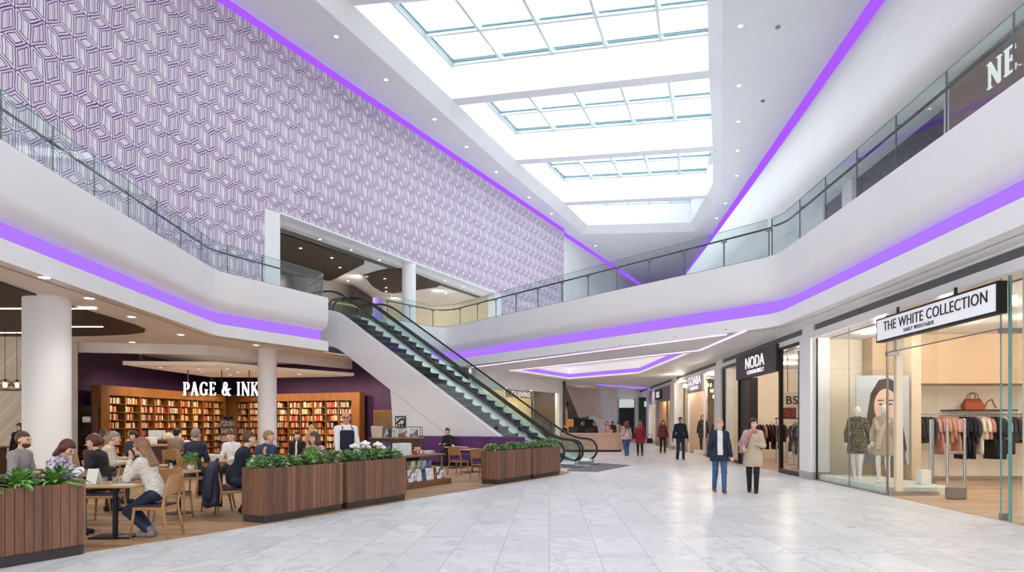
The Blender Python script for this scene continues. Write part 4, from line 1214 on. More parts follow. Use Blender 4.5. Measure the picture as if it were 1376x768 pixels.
tag(m.build('menu_card', PAPERW), 'white folded menu card standing on the near table', 'menu')
m = MB(); m.prism([(-5.46, 9.3), (-5.2, 9.26), (-5.18, 9.46), (-5.44, 9.5)], TZ, TZ+.004); tag(m.build('paper_placemat', PAPERW), 'white paper place mat lying on the near table', 'place mat')
m = MB(); m.loft([[(-6.25, 9.62, .97), (-6.2, 9.86, .97)], [(-6.13, 9.6, .83), (-6.08, 9.84, .83)], [(-5.98, 9.58, .95), (-5.93, 9.82, .95)]], cap=False, closed=False)
tag(m.build('magazine', speck_mat('magazine_page', (236, 234, 236), (120, 120, 150), 14, .6)), 'open white magazine read by the woman in the floral blouse', 'magazine')
def bottle(x, y, z, col, label, h=.2, r=.03, group='bottles on the round table'):
    m = MB(); m.lathe([(.001, z), (r, z), (r, z+h*.55), (r*.4, z+h*.75), (r*.4, z+h), (.001, z+h)], x, y, 10)
    tag(m.build('bottle', plain('bottle_'+str(col), col, .2), smooth=True), label, 'bottle', group)
bottle(-6.0, 11.95, TZ, (60, 50, 46), 'small dark bottle on the round table by the plant', .16)
bottle(-5.93, 11.88, TZ, (210, 206, 200), 'small pale bottle on the round table by the plant', .15)
bottle(-6.06, 12.1, TZ, (120, 140, 150), 'small grey-blue bottle on the round table by the plant', .13)
def leaves(m, c, R, n, L, W, up=.3, droop=.4, seed=0, mats=1):
    r = random.Random(seed)
    for k in range(n):
        a = r.uniform(0, 2*PI); q = math.sqrt(r.random()); p = Vector((c[0]+R[0]*q*math.cos(a), c[1]+R[1]*q*math.sin(a), c[2]+R[2]*(r.random()**.7)*(1-.5*q*q)))
        b = a+r.uniform(-.9, .9); el = r.uniform(-.3, .9)*(1-q*.4)+up*.3
        d = Vector((math.cos(b)*math.cos(el), math.sin(b)*math.cos(el), math.sin(el))); s = d.cross(Vector((0, 0, 1)))
        if s.length < .1: s = Vector((1, 0, 0))
        s.normalize(); s = (s+Vector((0, 0, r.uniform(-.6, .6)))).normalized(); l = L*r.uniform(.6, 1.2); w = W*r.uniform(.7, 1.2)
        m.mat(0 if mats == 1 or r.random() < .72 else 1)
        t1 = p+d*l*.5+Vector((0, 0, .08*l)); t2 = p+d*l-Vector((0, 0, droop*l*.5))
        m.add([p, t1-s*w*.5, t2, t1+s*w*.5], [(0, 1, 2, 3)])
def leaf_mat(name, a, b):
    m, nt, out = new_mat(name); vec, *_ = coords(nt); f = noise(nt, vec, 9, 2)
    bs = bsdf(nt, out, ramp(nt, f, [(.3, srgb(*b)), (.7, srgb(*a))]), .45, 0, .4); return m
LEAF = leaf_mat('leaf_green', (140, 184, 88), (66, 114, 52)); LEAF2 = leaf_mat('leaf_dark', (98, 150, 74), (40, 84, 42)); LEAFW = leaf_mat('leaf_cream', (226, 232, 206), (150, 180, 120))
LILAC = leaf_mat('lilac_petal', (196, 184, 214), (140, 122, 170)); PETW = leaf_mat('white_petal', (250, 248, 244), (226, 220, 214)); YEL = leaf_mat('yellow_leaf', (210, 176, 60), (150, 130, 40))
t = thing('potted_herb', 'bushy green herb in a pot on the round bottle table', 'plant', (-5.72, 12.15, TZ))
m = MB(); m.lathe([(.001, 0), (.05, 0), (.065, .1), (.001, .1)], n=12); m.build('pot', CERAM, t, True, world=False)
m = MB(); leaves(m, (0, 0, .1), (.11, .11, .22), 160, .08, .035, seed=5); m.build('foliage', LEAF, t, world=False)
for i, (x, y, l) in enumerate([(-6.62, 15.25, 'white tissue box on the table of the man in navy'), (-6.9, 15.5, 'white boxed lunch on the table of the man in navy, rear')]):
    m = MB(); m.rbox(x-.11, x+.11, y-.07, y+.07, TZ, TZ+.14, .01); tag(m.build('paper_box', PAPERW), l, 'box')
for i, (x, y, l) in enumerate([(-7.15, 13.6, 'white plate before the grey-haired man'), (-4.15, 12.45, 'white plate before the man in the navy sweater'), (-1.25, 22.1, 'white plate on the left booth table'), (-2.0, 24.2, 'white plate before the woman in black'), (-9.6, 16.6, 'white plate on the table behind the thick column'), (-9.2, 19.6, 'white plate on the far table by the bookcase')]):
    m = MB(); m.lathe([(.001, TZ+.001), (.07, TZ+.001), (.12, TZ+.02), (.12, TZ+.024), (.065, TZ+.008), (.001, TZ+.008)], x, y, 20); tag(m.build('plate', CERAM, smooth=True), l, 'plate', 'plates on cafe tables')
for i, (x, y, l) in enumerate([(-2.12, 24.4, 'white cup by the woman in black'), (-4.3, 12.6, 'white cup of the man in the navy sweater'), (-7.3, 13.85, 'white cup near the grey-haired man')]):
    m = MB(); m.lathe([(.001, TZ+.001), (.03, TZ+.001), (.042, TZ+.075), (.037, TZ+.075), (.026, TZ+.01), (.001, TZ+.01)], x, y, 14); m.tube([(x+.04, y, TZ+.055), (x+.065, y, TZ+.045), (x+.036, y, TZ+.02)], .006, 6)
    tag(m.build('coffee_cup', CERAM, smooth=True), l, 'cup', 'coffee cups')

# ------------------------------------------------------------------ planters
def planter(label, a, b, depth=.5, h=.88):
    L = math.dist(a, b); ang = math.atan2(b[1]-a[1], b[0]-a[0])
    t = thing('planter', label, 'planter', (*a, 0), ang, 'slatted timber planters')
    m = MB(); m.box(.02, L-.02, .02, depth-.02, .008, .13); m.build('plinth', PLINTH, t, world=False)
    m = MB(); n = max(8, round(L/.098)); w = L/n
    for i in range(n):
        m.rbox(i*w+.003, (i+1)*w-.003, 0, .026, .125, h, .004); m.rbox(i*w+.003, (i+1)*w-.003, depth-.026, depth, .125, h, .004)
    k = max(4, round((depth-.06)/.098)); w2 = (depth-.056)/k
    for i in range(k):
        for x in (0, L-.026): m.rbox(x, x+.026, .028+i*w2+.003, .028+(i+1)*w2-.003, .125, h, .004)
    m.build('timber_boards', PLANKM, t, world=False)
    m = MB(); m.box(.028, L-.028, .028, depth-.028, .13, h-.06); m.build('soil', SOIL, t, world=False)
    return t, L, ang
def plank_mat():
    m, nt, out = new_mat('planter_boards'); vec, x, y, z = coords(nt)
    w = white(nt, comb(nt, (x/.098+.02).floor(), (y*3.0).floor(), 0.0))
    g = noise(nt, comb(nt, x*9.0, y*9.0, z*1.1), 2.4, 4, .6, 1.0)
    bsdf(nt, out, ramp(nt, g*.5+w*.5, [(.2, srgb(92, 62, 50)), (.5, srgb(122, 86, 68)), (.85, srgb(154, 112, 88))]), .5, 0, .35); return m
PLANKM = plank_mat()
PL = [('tall slatted timber planter in the near left corner', (-6.08, 6.55), (-5.2, 8.34)),
      ('slatted timber planter beside the hung navy jacket', (-3.93, 10.82), (-3.09, 12.5)),
      ('slatted timber planter between the jacket planter and the display counter', (-3.04, 12.62), (-2.2, 14.2)),
      ('slatted timber planter in front of the booth tables, left of the far pair', (-.38, 17.7), (.55, 19.4)),
      ('slatted timber planter nearest the escalator foot, right of the far pair', (.6, 19.5), (1.5, 21.15))]
def in_planter(pl, u, v=.25, z=.82):
    a, b = pl[1], pl[2]; d = Vector((b[0]-a[0], b[1]-a[1])); L = d.length; d /= L; n = Vector((-d.y, d.x))
    return (a[0]+d.x*u*L+n.x*v, a[1]+d.y*u*L+n.y*v, z)
for i, pl in enumerate(PL): planter(pl[0], pl[1], pl[2])
names = ['near planter', 'planter beside the navy jacket', 'planter before the display counter', 'left far planter', 'right far planter']
for i in (1, 2, 3, 4):
    n = 6
    for k in range(n):
        p = in_planter(PL[i], (k+.5)/n)
        t = thing('leafy_shrub', 'cream-edged leafy shrub in the %s, %s from left' % (names[i], NTH[k]), 'plant', p, 0, 'shrubs in the '+names[i])
        hgt = random.Random(i*10+k).uniform(.17, .27) + (.10 if (i == 4 and k >= 4) else 0)
        m = MB(); leaves(m, (0, 0, .05), (.17, .17, hgt-.03), 240, .09, .05, seed=i*40+k, mats=2); m.build('foliage', [LEAF if (k+i) % 2 else LEAF2, LEAFW], t, world=False)
        m = MB(); 
        for q in range(4): m.taper((.03*math.cos(q*1.6), .03*math.sin(q*1.6), -.02), (.1*math.cos(q*1.6), .1*math.sin(q*1.6), hgt*.7), .006, .003, 5)
        m.build('stem', LEAF2, t, world=False)
p = in_planter(PL[1], .66, .2, .86); t = thing('round_bush', 'round clipped light-green bush in the planter beside the navy jacket', 'plant', (p[0], p[1], p[2]))
m = MB(); r_ = random.Random(3)
for k in range(420):
    a = r_.uniform(0, 2*PI); e_ = math.asin(r_.uniform(-.3, 1)); d = Vector((math.cos(a)*math.cos(e_), math.sin(a)*math.cos(e_), math.sin(e_))); q = d*.17+Vector((0, 0, .14)); s = d.cross(Vector((.3, .2, 1))).normalized()*.012
    m.add([q-d*.03-s, q-d*.03+s, q+d*.035+Vector((0, 0, .01))], [(0, 1, 2)])
m.ell((0, 0, .14), (.155, .155, .155), 14, 10)
m.build('foliage', leaf_mat('bush_green', (128, 164, 88), (86, 128, 60)), t, world=False)
# white blossoms in the third planter
for k, (u, v, z) in enumerate([(.30, .30, 1.15), (.42, .22, 1.20), (.52, .34, 1.12), (.62, .2, 1.17), (.74, .28, 1.10)]):
    p = in_planter(PL[2], u, v, .85); t = thing('white_flower', 'large white blossom rising from the planter before the counter, %s from the left' % NTH[k], 'flower', p, 0, 'white blossoms')
    m = MB()
    for j in range(6):
        a = j*2*PI/6+k; m.ell((.055*math.cos(a), .055*math.sin(a), z-.85-.01+.015*(j % 2)), (.052, .052, .032), 10, 6)
    m.ell((0, 0, z-.85+.015), (.045, .045, .05), 10, 6); m.build('petals', PETW, t, True, world=False)
    m = MB(); m.tube([(0, 0, -.02), (.015, .01, (z-.85)*.6), (0, 0, z-.85)], .006, 6); m.build('stem', LEAF2, t, world=False)
# long-bladed plants in the near planter
def blades(m, n, L, W, seed, spread=1.0):
    r = random.Random(seed)
    for k in range(n):
        a = r.uniform(0, 2*PI); l = L*r.uniform(.6, 1.15); w = W*r.uniform(.7, 1.2); e_ = r.uniform(.45, 1.35); d = Vector((math.cos(a), math.sin(a), 0)); s = Vector((-math.sin(a), math.cos(a), .25)).normalized()
        pts = []
        for q in range(6):
            u = q/5; pts.append(d*(l*u*math.cos(e_)*spread)+Vector((0, 0, l*(u*math.sin(e_)-.62*u*u*math.cos(e_*.6)))))
        rr = [[p_-s*w*.5*math.sin(PI*min(.98, .12+.86*q/5)), p_+s*w*.5*math.sin(PI*min(.98, .12+.86*q/5))] for q, p_ in enumerate(pts)]
        m.loft(rr, cap=False, closed=False)
for k in range(10):
    p = in_planter(PL[0], .05+k*.1, .25 + (.10 if k % 2 else -.10), .86)
    t = thing('broad_leaf_plant', 'arching long-bladed green plant in the near corner planter, %s from its left end' % NTH[k], 'plant', p, 0, 'long-bladed plants')
    m = MB(); blades(m, 64, .40, .06, 60+k); m.build('foliage', LEAF2 if k % 2 else LEAF, t, world=False)
for k, (u, v) in enumerate([(.74, .40), (.90, .16), (.965, .36)]):
    p = in_planter(PL[0], u, v, .85); t = thing('lilac_flower', 'pale lilac flower head in the near corner planter, %s from the left' % NTH[k], 'flower', p, 0, 'lilac flowers')
    m = MB(); leaves(m, (0, 0, .07), (.085, .085, .09), 120, .045, .03, seed=200+k); m.build('petals', LILAC, t, world=False)
    m = MB(); m.taper((0, 0, -.02), (0, 0, .1), .008, .005, 5); m.build('stem', LEAF2, t, world=False)
p = in_planter(PL[0], .36, .36, .85); t = thing('yellow_leaf_plant', 'small yellow-leaved plant in the near corner planter', 'plant', p)
m = MB(); blades(m, 16, .30, .05, 77, .6); m.build('foliage', YEL, t, world=False)

# ------------------------------------------------------------------ purple booth along the escalator wall
bx = esc_pt(6.25, -.14); t = thing('booth_bench', 'long purple upholstered booth bench against the white escalator wall', 'bench', (*bx, .008), math.atan2(-.442, .897))
Lb = 4.75
m = MB(); m.box(0, Lb, -.50, -.02, 0, .12); m.build('plinth', BLACKM, t, world=False)
for i in range(3):
    x0, x1 = i*Lb/3+.005, (i+1)*Lb/3-.005
    m = MB(); m.rbox(x0, x1, -.58, -.16, .12, .46, .03); m.build('seat_cushion', BOOTH, t, world=False)
    m = MB(); m.rbox(x0, x1, -.155, -.01, .12, 1.10, .03); m.build('back_cushion', BOOTH, t, world=False)

# ------------------------------------------------------------------ display counter with books, and the till counter behind
ORANGE, TEAL, LBLUE, DRED = (206, 116, 58), (86, 128, 136), (150, 176, 206), (146, 44, 40)
dl = (-3.35, 14.75); dang = math.atan2(D1[1], D1[0]); t = thing('display_counter', 'walnut display counter with open book shelf beside the third planter', 'counter', (*dl, .008), dang)
LC = 3.75
m = MB(); m.rbox(0, LC, .05, .85, .74, .79, .02); m.build('worktop', CWOOD, t, world=False)
m = MB(); m.rbox(0, LC+.05, -.08, .9, 0, .14, .012); m.build('base', CWOOD, t, world=False)
m = MB(); m.box(0, LC-.7, .45, .8, .14, .74); m.build('back_panel', DKWOOD, t, world=False)
m = MB(); m.rbox(1.6, LC-.25, .03, .45, .40, .43, .01); m.build('shelf', CWOOD, t, world=False)
for x in (LC-.12, LC-.12): pass
for yy in (.12, .78):
    m = MB(); m.taper((LC-.14, yy, .14), (LC-.14, yy, .74), .02, .02, 8); m.build('leg', OAK, t, world=False)
Md = t.matrix_basis
def dpt(x, y, z): return tuple(Md @ Vector((x, y, z)))
def local_box(name, x, y, z, w, d, h, mt, label, cat, group=None, tilt=0, rot=0):
    m = MB(); m.rbox(-w/2, w/2, -d/2, d/2, 0, h, .006)
    o = m.build(name, mt); o.matrix_basis = Md @ Matrix.Translation((x, y, z)) @ Matrix.Rotation(rot, 4, 'Z') @ Matrix.Rotation(tilt, 4, 'X')
    return tag(o, label, cat, group)
cov = lambda n, a, b, s=9: MATS.get(n) or speck_mat(n, a, b, s, .52)
cols = [((178, 92, 50), (120, 50, 34)), ((236, 236, 234), (130, 140, 150)), ((236, 236, 234), (200, 204, 206)), ((70, 104, 140), (40, 60, 90)), ((238, 238, 236), (210, 214, 214)), ((170, 84, 50), (120, 50, 34)), ((240, 240, 238), (90, 100, 110))]
lab = ['rust red book', 'white magazine with dark picture', 'white magazine', 'blue book', 'white leaflet', 'second rust red book', 'white magazine with grey print at the end']
x = 1.75
for i, wdt in enumerate([.10, .34, .22, .16, .34, .12, .34]):
    local_box('book_on_display', x+wdt/2, -.035, .156, wdt-.01, .04, .30, cov('cover_%d' % i, *cols[i]), lab[i] + ' on the low shelf of the display counter', 'book', 'books on the low counter shelf', -.12); x += wdt+.02
for i, (xx, w_, c_) in enumerate([(1.8, .18, ((214, 206, 150), (180, 180, 170))), (2.35, .2, ((214, 210, 160), (150, 150, 120))), (2.62, .16, ((190, 186, 150), (110, 120, 120))), (2.85, .22, ((170, 186, 196), (120, 136, 150))), (3.1, .18, ((120, 130, 140), (70, 80, 90)))]):
    local_box('paper_box', xx, .22, .431, w_, .12, .22, cov('carton_%d' % i, *c_), '%s on the middle counter shelf, %s from the left' % (['pale green tin', 'pale yellow carton', 'khaki carton', 'pale blue carton', 'slate grey carton'][i], NTH[i]), 'box', 'cartons on the middle shelf')
for i, (nm, xx, yy, w_, d_, h_, c_, l, cat) in enumerate([
    ('paper_stack', .45, .4, .36, .3, .16, ((222, 220, 226), (190, 188, 200)), 'stack of pale printed paper on the display counter', 'paper'),
    ('display_screen', 1.85, .62, .42, .05, .30, ((110, 124, 160), (60, 70, 100)), 'blue-grey screen standing on the display counter', 'screen'),
    ('white_box', 1.22, .36, .5, .3, .14, ((236, 236, 238), (224, 226, 230)), 'long white box on the display counter', 'box'),
    ('white_case', 2.25, .42, .4, .3, .30, ((232, 234, 230), (214, 226, 220)), 'milky white case on the display counter', 'box'),
    ('takeaway_box', 2.78, .35, .26, .2, .12, ((186, 70, 66), (220, 210, 200)), 'red and white box on the display counter end', 'box'),
    ('snack_jar', 3.05, .5, .12, .12, .18, ((206, 190, 160), (150, 140, 120)), 'small beige jar on the display counter end', 'jar'),
    ('snack_tray', 3.35, .35, .3, .2, .08, ((226, 216, 200), (170, 150, 130)), 'cream tray at the right end of the display counter', 'tray')]):
    local_box(nm, xx, yy, .791, w_, d_, h_, cov('top_%d' % i, *c_), l, cat, None, -.15 if nm == 'display_screen' else 0)
t = thing('till_counter', 'higher dark walnut till counter behind the display counter', 'counter', (-3.3, 19.6, .008))
m = MB(); m.rbox(-.74, .74, -.35, .35, 1.13, 1.18, .02); m.build('worktop', CWOOD, t, world=False)
m = MB(); m.box(-.7, .7, -.3, .3, 0, 1.13); m.build('body', DKWOOD, t, world=False)
t = thing('glass_case', 'low glass case with dark frame on the till counter', 'glass case', (-3.14, 19.55, 1.19))
m = MB()
for xa in (-.5, .54):
    for ya in (-.22, .22): m.obar((xa, ya, 0), (xa, ya, .30), .015, .015)
for z in (.30,):
    for ya in (-.22, .22): m.obar((-.5, ya, z), (.54, ya, z), .015, .015)
m.build('case_frame', BLACKM, t, world=False); MB().quad((-.5, -.22, 0), (.54, -.22, 0), (.54, -.22, .3), (-.5, -.22, .3)).build('pane', GLASS, t, world=False)
for i, (x, w_, h_, c_, l) in enumerate([(-3.52, .16, .22, ((226, 226, 228), (120, 120, 130)), 'white card'), (-3.36, .12, .24, ((70, 76, 110), (40, 44, 70)), 'navy book'), (-3.2, .18, .22, ((232, 232, 232), (190, 196, 200)), 'white booklet'), (-2.85, .36, .2, ((150, 110, 90), (220, 214, 206)), 'framed card in brown'), (-2.4, .34, .24, ((230, 226, 222), (130, 90, 96)), 'white card with red print')]):
    x = -3.3+(x+3.1)*.70; w_ *= .7; m = MB(); m.rbox(x-w_/2, x+w_/2, 19.50, 19.53, 1.195, 1.195+h_, .004); tag(m.build('book_on_display', cov('till_%d' % i, *c_)), l+' standing in the glass case on the till counter', 'book', 'books in the glass case')
m = MB(); m.loft([[(-3.97, 19.35, 1.19), (-3.70, 19.35, 1.19), (-3.70, 19.6, 1.19), (-3.97, 19.6, 1.19)] if k == 0 else [(-4.0, 19.33, 1.50), (-3.68, 19.33, 1.52), (-3.68, 19.62, 1.5), (-4.0, 19.62, 1.52)] for k in (0, 1)])
tag(m.build('paper_bag', plain('bag_kraft', (206, 188, 170), .8)), 'beige paper bag at the left end of the till counter', 'bag')
# framed print on the white wall
pc = esc_pt(6.98, -.13); t = thing('framed_print', 'black framed print with white abstract marks on the escalator wall', 'picture', (*pc, 1.62), math.atan2(-.442, .897))
m = MB(); m.box(-.25, .25, -.03, 0, -.22, .26); m.build('frame', BLACKM, t, world=False)
m = MB(); m.quad((-.2, -.034, -.17), (.2, -.034, -.17), (.2, -.034, .21), (-.2, -.034, .21)); m.build('print', speck_mat('print_art', (30, 32, 34), (206, 210, 206), 11, .5), t, world=False)

# ------------------------------------------------------------------ bookshop
m = MB(); m.box(-15.5, -15.3, 23.6, 34.6, 0, Z1); struct('wall_bookshop_side', m, PLUM, 'plum painted side wall of the bookshop')
m = MB()
pa, pb, pc_ = (-15.4, 34.7), (-6.55, 30.55), (-3.95, 29.34)
m.quad((*pa, 0), (*pb, 0), (*pb, Z1), (*pa, Z1)); m.quad((*pb, 0), (*pc_, 0), (*pc_, 2.8), (-5.5, 30.06, 3.6), (*pb, Z1)); struct('wall_bookshop_back', m, PLUM, 'plum painted back wall of the bookshop')
m = MB(); m.box(-15.35, -14.95, 23.0, 23.5, 0, Z1); struct('column_pier', m, WHITE, 'white square pier left of the bookshop', 'column')
m = MB(); m.box(-21, -15.36, 23.3, 23.5, 0, Z1); struct('wall_cafe', m, HERR, 'cream herringbone panelled wall at the far left')
m = MB(); m.prism([(-14.2, 24.9), (-10.9, 25.2), (-9.5, 27.6), (-7.0, 31.0), (-10.9, 32.0), (-13.9, 31.5)], 3.72, 3.86); struct('ceiling_raft', m, plain('raft_glow_paint', (238, 222, 202), .7, var=.01, emit=.16), 'pale floating ceiling raft inside the bookshop')  # raft emits faintly, in place of light falling on its underside
for i, (x, y) in enumerate([(-13.4, 26), (-12.2, 26.6), (-11.0, 26.4), (-12.8, 28.2), (-11.4, 28.4), (-10.2, 28.2), (-12.4, 30), (-10.6, 30.2), (-9.2, 29.6), (-8.2, 30.6)]):
    downlight(x, y, 3.72, .07, 'small warm downlight in the bookshop ceiling raft, %s from the front' % NTH[i], 'bookshop raft downlights', LAMPW)
t = thing('door_1', 'plain door with timber frame in the plum wall', 'door', (-5.62, 30.06, .008), math.atan2(-.42, .907)); t['kind'] = 'structure'
m = MB(); m.box(-.42, .42, -.06, -.02, 0, 2.06); dlf = m.build('door_leaf', plain('door_olive', (104, 82, 52), .5, var=.06), t, world=False)
m = MB(); m.box(-.52, -.42, -.09, 0, 0, 2.16); m.box(.42, .52, -.09, 0, 0, 2.16); m.box(-.42, .42, -.09, 0, 2.06, 2.16); m.build('door_frame', BCASE, t, world=False)
m = MB(); m.tube([(.33, -.06, 1.02), (.33, -.11, 1.02), (.22, -.11, 1.02)], .01, 6); m.build('door_handle', CHROME, t, world=False, under=dlf)
NR, RP, BZ0, HH = 8, .302, .18, 2.94
def bookcase(label, a, b, ncol, split=None):
    L = math.dist(a, b); ang = math.atan2(b[1]-a[1], b[0]-a[0]); t = thing('bookcase', label, 'bookcase', (*a, .008), ang)
    D = .34
    m = MB(); m.box(0, L, .0, .02, .0, HH); m.build('back_panel', DKWOOD, t, world=False)                      # local -y is the front
    m = MB(); m.box(0, L, -D-.02, 0, BZ0+NR*RP, HH); m.build('header', BCASE, t, world=False)
    m = MB(); m.box(0, L, -D-.02, 0, 0, BZ0); m.build('plinth', BCASE, t, world=False)
    xs = []
    if split: 
        spans = [(split[0], split[1], split[2]), (split[3], split[4], split[5])]
    else: spans = [(.45, L-.12, ncol)]
    ed = [0]
    for x0, x1, n in spans:
        ed += [x0, x1]; w = (x1-x0)/n
        for i in range(n+1):
            if 0 < i < n:
                m = MB(); m.box(x0+i*w-.02, x0+i*w+.02, -D, 0, BZ0, BZ0+NR*RP); m.build('divider', BCASE, t, world=False)
            if i < n: xs.append((x0+i*w+.02, x0+(i+1)*w-.02))
        for r in range(1, NR):
            m = MB(); m.box(x0, x1, -D+.01, 0, BZ0+r*RP-.012, BZ0+r*RP+.012); m.build('shelf', BCASE, t, world=False)
    ed.append(L)
    for i in range(0, len(ed), 2):
        m = MB(); m.box(ed[i], ed[i+1], -D-.02, 0, BZ0, BZ0+NR*RP); m.build('side_panel', BCASE, t, world=False)
    return t, xs, D
bcL = bookcase('long timber bookcase on the left side wall under the shop sign', (-14.85, 24.1), (-14.05, 32.7), 9)
bcR = bookcase('wide timber bookcase on the back wall behind the slim column', (-13.75, 33.35), (-6.5, 30.1), 9, (.75, 3.0, 3, 3.2, 7.5, 6))
m = MB()
bpal = [(224, 150, 88), (236, 214, 176), (214, 120, 62), (150, 62, 44), (240, 228, 204), (96, 58, 44), (198, 164, 120), (190, 66, 52), (120, 104, 92), (232, 180, 120), (60, 52, 58), (208, 196, 176)]
bmeshes = []
PGM = plain('book_pages', (236, 222, 196), .8)
for i, c in enumerate(bpal):
    for j, (w_, h_, d_) in enumerate([(.045, .215, .16), (.062, .235, .17), (.085, .2, .15)]):
        m = MB(); m.mat(0).box(0, w_, -d_, -d_+.006, 0, h_); m.box(0, .005, -d_, 0, 0, h_); m.box(w_-.005, w_, -d_, 0, 0, h_); m.mat(1).box(.005, w_-.005, -d_+.006, -.006, .004, h_-.006)
        o = m.build('book', [plain('book_cover_%d' % i, c, .55, var=.10, scale=25), PGM]); bmeshes.append((o.data, w_, (w_, d_, h_), i)); bpy.data.objects.remove(o)
cand = []
rb = random.Random(11)
for ci, (bc, side_) in enumerate(((bcL, 'left'), (bcR, 'back'))):
    t, xs, D = bc; Mb = t.matrix_basis
    for c, (x0, x1) in enumerate(xs):
        for r in range(NR):
            z = BZ0+r*RP+.013; x = x0+.02; lim = x1-.02
            full = rb.uniform(.6, 1.0)
            while True:
                me, w_, dim, ci_ = rb.choice(bmeshes)
                if x+w_ > x0+(lim-x0)*full: break
                M = Mb @ Matrix.Translation((x, -.10, z)); p = M.translation
                face = Vector((Mb[0][0], Mb[1][0])); view = Vector((p.x, p.y)).normalized(); px = abs(face.x*view.y-face.y*view.x)*w_*917/p.y * dim[2]*917/p.y
                seen = r >= 3
                cand.append((px*(1 if seen else .01), M, me, dim, ci_, side_, c, NR-r))
                x += w_+rb.choice([.001, .001, .012])
cand.sort(key=lambda q: -q[0])
st = MB(); smats = [MATS['book_cover_%d' % i] for i in range(len(bpal))]
for k, (px, M, me, dim, ci_, side_, c, r) in enumerate(cand):
    if k < 300:
        o = bpy.data.objects.new('book', me); COL.objects.link(o); o.matrix_basis = M
        g = '%s shelf from the top, %s column of the %s bookcase' % (NTH[r-1], NTH[c], side_)
        tag(o, 'small book standing on the '+g, 'book', 'books on the '+g)
    else:
        st.mat(ci_); w_, d_, h_ = dim
        a = len(st.v); st.box(0, w_, -d_, 0, 0, h_)
        for q in range(a, a+8): st.v[q] = tuple(M @ Vector(st.v[q]))
o = st.build('books', smats); tag(o, 'rows of small books filling the remaining bookcase shelves', 'books', None, 'stuff')
# small end shelf left of the long bookcase
t = thing('end_shelf', 'narrow dark shelf unit at the left end of the long bookcase', 'shelf', (-15.0, 23.75, .008))
m = MB(); m.box(0, .5, .15, .17, 0, 2.2); m.box(0, .02, -.15, .15, 0, 2.2); m.box(.48, .5, -.15, .15, 0, 2.2); m.build('frame', DKWOOD, t, world=False)
for z in (.4, .8, 1.2, 1.6, 2.0): m = MB(); m.box(.02, .48, -.15, .15, z-.012, z+.012); m.build('shelf', DKWOOD, t, world=False)
m = MB(); m.rbox(-14.9, -14.62, 23.65, 23.85, 1.622, 1.82, .02); tag(m.build('white_box', PAPERW), 'white boxed item on the narrow end shelf', 'box')
# hung letters of the shop
t = thing('shop_sign', 'white serif letters PAGE & INK hung in front of the bookcases', 'sign', (-13.12, 27.2, 2.70))
LET = emit('letter_white', (255, 255, 252), 1.5); wtxt = serif_text(t, LET, 'PAGE & INK', .53, (-13.12, 27.2, 2.70), (1, 0, 0), .07, .085, .71)
m = MB(); m.obar((-13.1, 27.27, 2.68), (-13.12+wtxt, 27.27, 2.68), .03, .03); m.build('mounting_rail', BLACKM, t)
for x in (-12.95, -11.6, -10.5):
    m = MB(); m.obar((x, 27.27, 2.68), (x, 27.27, 3.72), .03, .03); m.build('hanging_rod', BLACKM, t)
# display tables, magazine tower, lamps in the shop
def dtable(x, y, w_, d_, h_, label, mt=None):
    t = thing('display_table', label, 'table', (x, y, .008)); m = MB(); m.rbox(-w_/2, w_/2, -d_/2, d_/2, h_-.05, h_, .01); m.build('tabletop', mt or CWOOD, t, world=False)
    m = MB(); m.box(-w_/2+.06, w_/2-.06, -d_/2+.06, d_/2-.06, 0, h_-.05); m.build('body', DKWOOD, t, world=False); return t
dtable(-11.6, 22.6, 1.0, .7, 1.05, 'dark display cabinet with white boxes in the middle of the bookshop')
dtable(-10.3, 20.6, 1.6, .7, .95, 'walnut serving table with lamps in the middle of the bookshop', OAKL)
dtable(-15.8, 18.8, 3.4, .8, .95, 'dark back bar at the far left by the herringbone wall')
for i, (x, y, z, w_, h_, l) in enumerate([(-11.75, 22.6, 1.06, .42, .3, 'white paper box on the dark display cabinet, left'), (-11.3, 22.55, 1.06, .34, .22, 'white paper box on the dark display cabinet, right'), (-9.87, 20.4, .96, .36, .12, 'white tray on the walnut serving table'), (-10.9, 20.55, .96, .3, .22, 'white box on the walnut serving table'), (-15.2, 18.7, .96, .36, .25, 'pale box on the back bar at far left')]):
    m = MB(); m.rbox(x-w_/2, x+w_/2, y-.15, y+.15, z, z+h_, .015); tag(m.build('paper_box', PAPERW), l, 'box')
for i, (x, y) in enumerate([(-10.45, 20.75), (-10.15, 20.75), (-9.62, 20.7)]):
    t = thing('table_lamp', 'small cream lamp on the walnut serving table, %s from the left' % NTH[i], 'lamp', (x, y, .96), 0, 'serving table lamps')
    m = MB(); m.lathe([(.001, 0), (.07, 0), (.07, .015), (.012, .03), (.012, .2), (.001, .2)], n=12); m.build('base', BRONZE, t, True, world=False)
    m = MB(); m.lathe([(.1, .16), (.09, .28), (.05, .34), (.001, .36)], n=14); m.build('lamp_shade', plain('cream_shade', (236, 216, 188), .7), t, True, world=False)
t = thing('magazine_tower', 'slim revolving tower of magazines in front of the back bookcase', 'magazine rack', (-11.6, 27.9, .008))
m = MB(); m.cyl(0, 0, 0, 1.75, .04, 12); m.cyl(0, 0, 0, .05, .3, 20); m.lathe([(.001, 1.75), (.2, 1.75), (.2, 1.85), (.001, 1.9)], n=16); m.build('post', BLACKM, t, world=False)
for i in range(5):
    m = MB(); m.rbox(-.22, .22, -.22, .22, .25+i*.3, .48+i*.3, .02); m.build('magazine_tier', cov('tier_%d' % i, [(170, 150, 140), (180, 60, 60), (210, 200, 190), (150, 100, 80), (90, 90, 100)][i], (220, 214, 206), 18), t, world=False)
